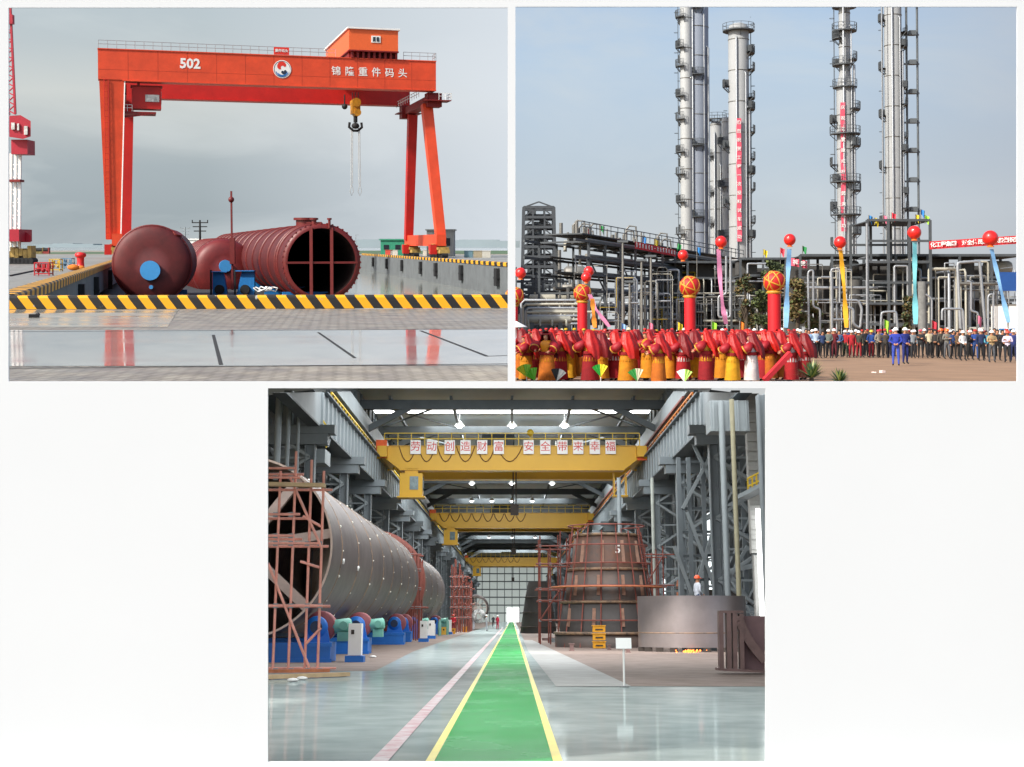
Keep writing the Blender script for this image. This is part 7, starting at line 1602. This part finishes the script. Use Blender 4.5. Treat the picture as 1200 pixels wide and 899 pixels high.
for i, (px, py, w_, h) in enumerate(((670, 763, .16, .28), (659, 757, .14, .22), (714, 762, .12, .2), (736, 765, .14, .2), (646, 752, .3, .2))):
    g = MB(); p = gf(px, py); g.box(p + V(0, 0, h * .5), (w_, w_, h)); g.box(p + V(0, 0, h + .02), (w_ * 1.6, w_ * 1.3, .04)); g.box(p + V(0, 0, .02), (w_ * 1.5, w_ * 1.5, .04)); solo('floor_stool', 'short steel support stub on the right floor, %s of five' % ('nearest', 'second nearest', 'middle', 'next to the ring', 'farthest left')[i], 'stub', K, g, PLATE, group='short steel stubs')
for i in range(9):
    g = MB(); px = 640 + i * 10.5; p = gf(px, 751 + (i * 7) % 5); g.box(p + V(0, 0, .1), (.5 + .2 * (i % 3), .4, .16 + .1 * (i % 2)), rz=i); g.cyl(p + V(.3, 0, .1), p + V(.9, .2, .14), .07, n=8); solo('steel_offcut', 'steel offcut at the foot of the cone vessel, %s from the left' % nth(i), 'offcut', K, g, [PLATE, GREYL, RUST][i % 3], group='offcuts at the cone vessel foot')
# right columns: big round posts, sheeted pier and yellow rail at the edge
for i, (px, w_, m_, lb, d, pt) in enumerate(((854, 9, GREYL, 'thick grey round post behind the steel ring', 66, 470), (867, 7, mat('post_tan', '#8f8a72', .6, var=.15), 'tan coloured round post right of the thick grey one', 64, 468), (728, 6, GREYL, 'slim grey post behind the cone vessel', 100, 560), (768, 5, mat('post_pale', '#a5aaa4', .6, var=.2, scale=2), 'pale post right of the cone vessel', 92, 560))):
    g = MB(); x = HX(px, d); zt = min(Q(px, pt, d).z, ztop(d) - .25); g.cyl((x, d, Z0), (x, d, zt), px_(w_, d) / 2 * .8, n=18); g.box((x, d, Z0 + .1), (px_(w_, d) * 1.6,) * 2 + (.2,)); solo('round_post', lb, 'post', K, g, m_)
g = MB(); a = Q(852, 490, 67); g.box(a, (1.9, 1.6, 1.5)); [g.box(a + V(-.8 + .4 * i, -.84, 0), (.08, .1, 1.5)) for i in range(5)]; solo('post_head', 'ribbed steel box carried on top of the two round posts', 'bracket', K, g, GREYL)
g = MB(); xr = HX(891, 71); zt = ztop(71) - .3; g.box((xr, 71, (zt + 3.2) / 2), (.7, .6, zt - 3.2))
for i in range(16): g.box((xr, 70.66, 3.5 + i * .5), (.72, .1, .22))
g.box((xr, 71, .5), (.5, .5, 5.2)); solo('sheeted_pier', 'pale slatted pier at the right edge of the workshop', 'pier', K, g, mat('pier_pale', '#9b9b98', .6, var=.2, scale=2))
g = MB(); xr = HX(895, 70.2)
g.box((xr + .1, 70.2, (Q(895, 600, 72.5).z + Q(895, 722, 72.5).z) / 2), (.55, .1, Q(895, 600, 72.5).z - Q(895, 722, 72.5).z)); solo('window_strip', 'bright daylight opening at the right edge of the workshop', 'window', K, g, emis('daylight_edge', '#f4f6f6', 2.5))
t = T('wall_platform', 'small landing with yellow handrail at the right edge', 'platform', K, loc=Q(886, 575, 70)); g = MB(); a, b = Q(870, 583, 70), Q(898, 569, 69); g.bar(a, b, .9, .2); t.part('landing', g, GREYL); g = MB()
for i in range(5): p = a.lerp(b, .25 + i * .18); g.bar(p, p + V(0, 0, .8), .08)
g.bar(a.lerp(b, .25) + V(0, 0, .8), b + V(0, 0, .8), .08); g.bar(a.lerp(b, .25) + V(0, 0, .4), b + V(0, 0, .4), .07); t.part('handrail', g, RAILY)
# steel frames and stair flights behind the right columns
t = T('rack_frame', 'tall grey frame of crossing bars behind the round posts', 'frame', K, loc=(HX(820, 86), 86, Z0))
g = MB(); rs = random.Random(4)
for px in (800, 812, 829, 842, 876): x = HX(px, 86); g.bar((x, 86, Z0), (x, 86, 9.8), .26)
t.part('posts', g, GREY); g = MB()
for j in range(7):
    z = .8 + j * 1.45; g.bar((HX(798, 86), 86, z), (HX(878, 86), 86, z + .1), .16)
t.part('rails', g, GREY2); g = MB()
for x0, y0, x1, y1 in ((805, 600, 842, 700), (842, 600, 812, 700), (812, 520, 850, 600), (850, 500, 800, 596), (829, 640, 876, 700), (876, 640, 842, 700), (846, 560, 878, 600), (790, 640, 812, 700)): g.bar(Q(x0, y0, 85.6), Q(x1, y1, 85.6), .2)
t.part('braces', g, GREYL)
# people far down the aisle
for i, (px, py, tc_, bc, lb) in enumerate(((531, 742, '#c8283a', '#8a2430', 'person in red working by the orange boxes in the left aisle'), (549, 740, '#5a2a2e', '#3a2a2c', 'person in dark maroon beside the gridded cylinder'), (555, 739, '#b8b8c4', '#b8b8c4', 'person in pale clothes left of the gridded cylinder'), (570, 740, '#c8ccd4', '#b0b4bc', 'person in pale overalls right of the gridded cylinder'), (583, 738, '#c02a48', '#b02840', 'person in crimson overalls standing beside the green walkway'), (578, 735, '#4a4a50', '#2a2a30', 'dark clothed person far behind the crimson one'))):
    person(K, gf(px, py), .6 * i, 'front', tc_, bc, ('helmet', '#c83a2a' if i < 2 else '#e8e8e4'), lb, None, 1.0)
# wall and aisle clutter between columns
for s in (-1, 1):
    rs = random.Random(20 + s)
    for i in range(14):
        y = 84 + i * 12 + rs.uniform(0, 6); x = s * rs.uniform(14.6, 16.6); h = rs.uniform(1.5, 5.5); w_ = rs.uniform(1, 2.6); t = T('storage_rack', 'steel storage rack in the %s aisle, %s from the near end' % ('left' if s < 0 else 'right', nth(i)), 'rack', K, loc=(x, y, Z0), group='storage racks in the aisles')
        g = MB()
        for dx in (-w_ / 2, w_ / 2):
            for dy in (0, 1.2): g.bar((x + dx, y + dy, Z0), (x + dx, y + dy, Z0 + h), .1)
        t.part('frame', g, GREYL); g = MB(); n = int(h / 1.1) + 1
        for j in range(1, n + 1): g.box((x, y + .6, Z0 + h * j / n), (w_, 1.2, .06))
        t.part('shelves', g, GREY2); g = MB()
        for j in range(n): z = Z0 + h * j / n + .06; ww = rs.uniform(.3, .8) * w_; g.box((x + rs.uniform(-.2, .2), y + .6, z + .3), (ww, .8, .55))
        t.part('load', g, [RUST, GREYL, DARKC, SORG, BLU][rs.randrange(5)])
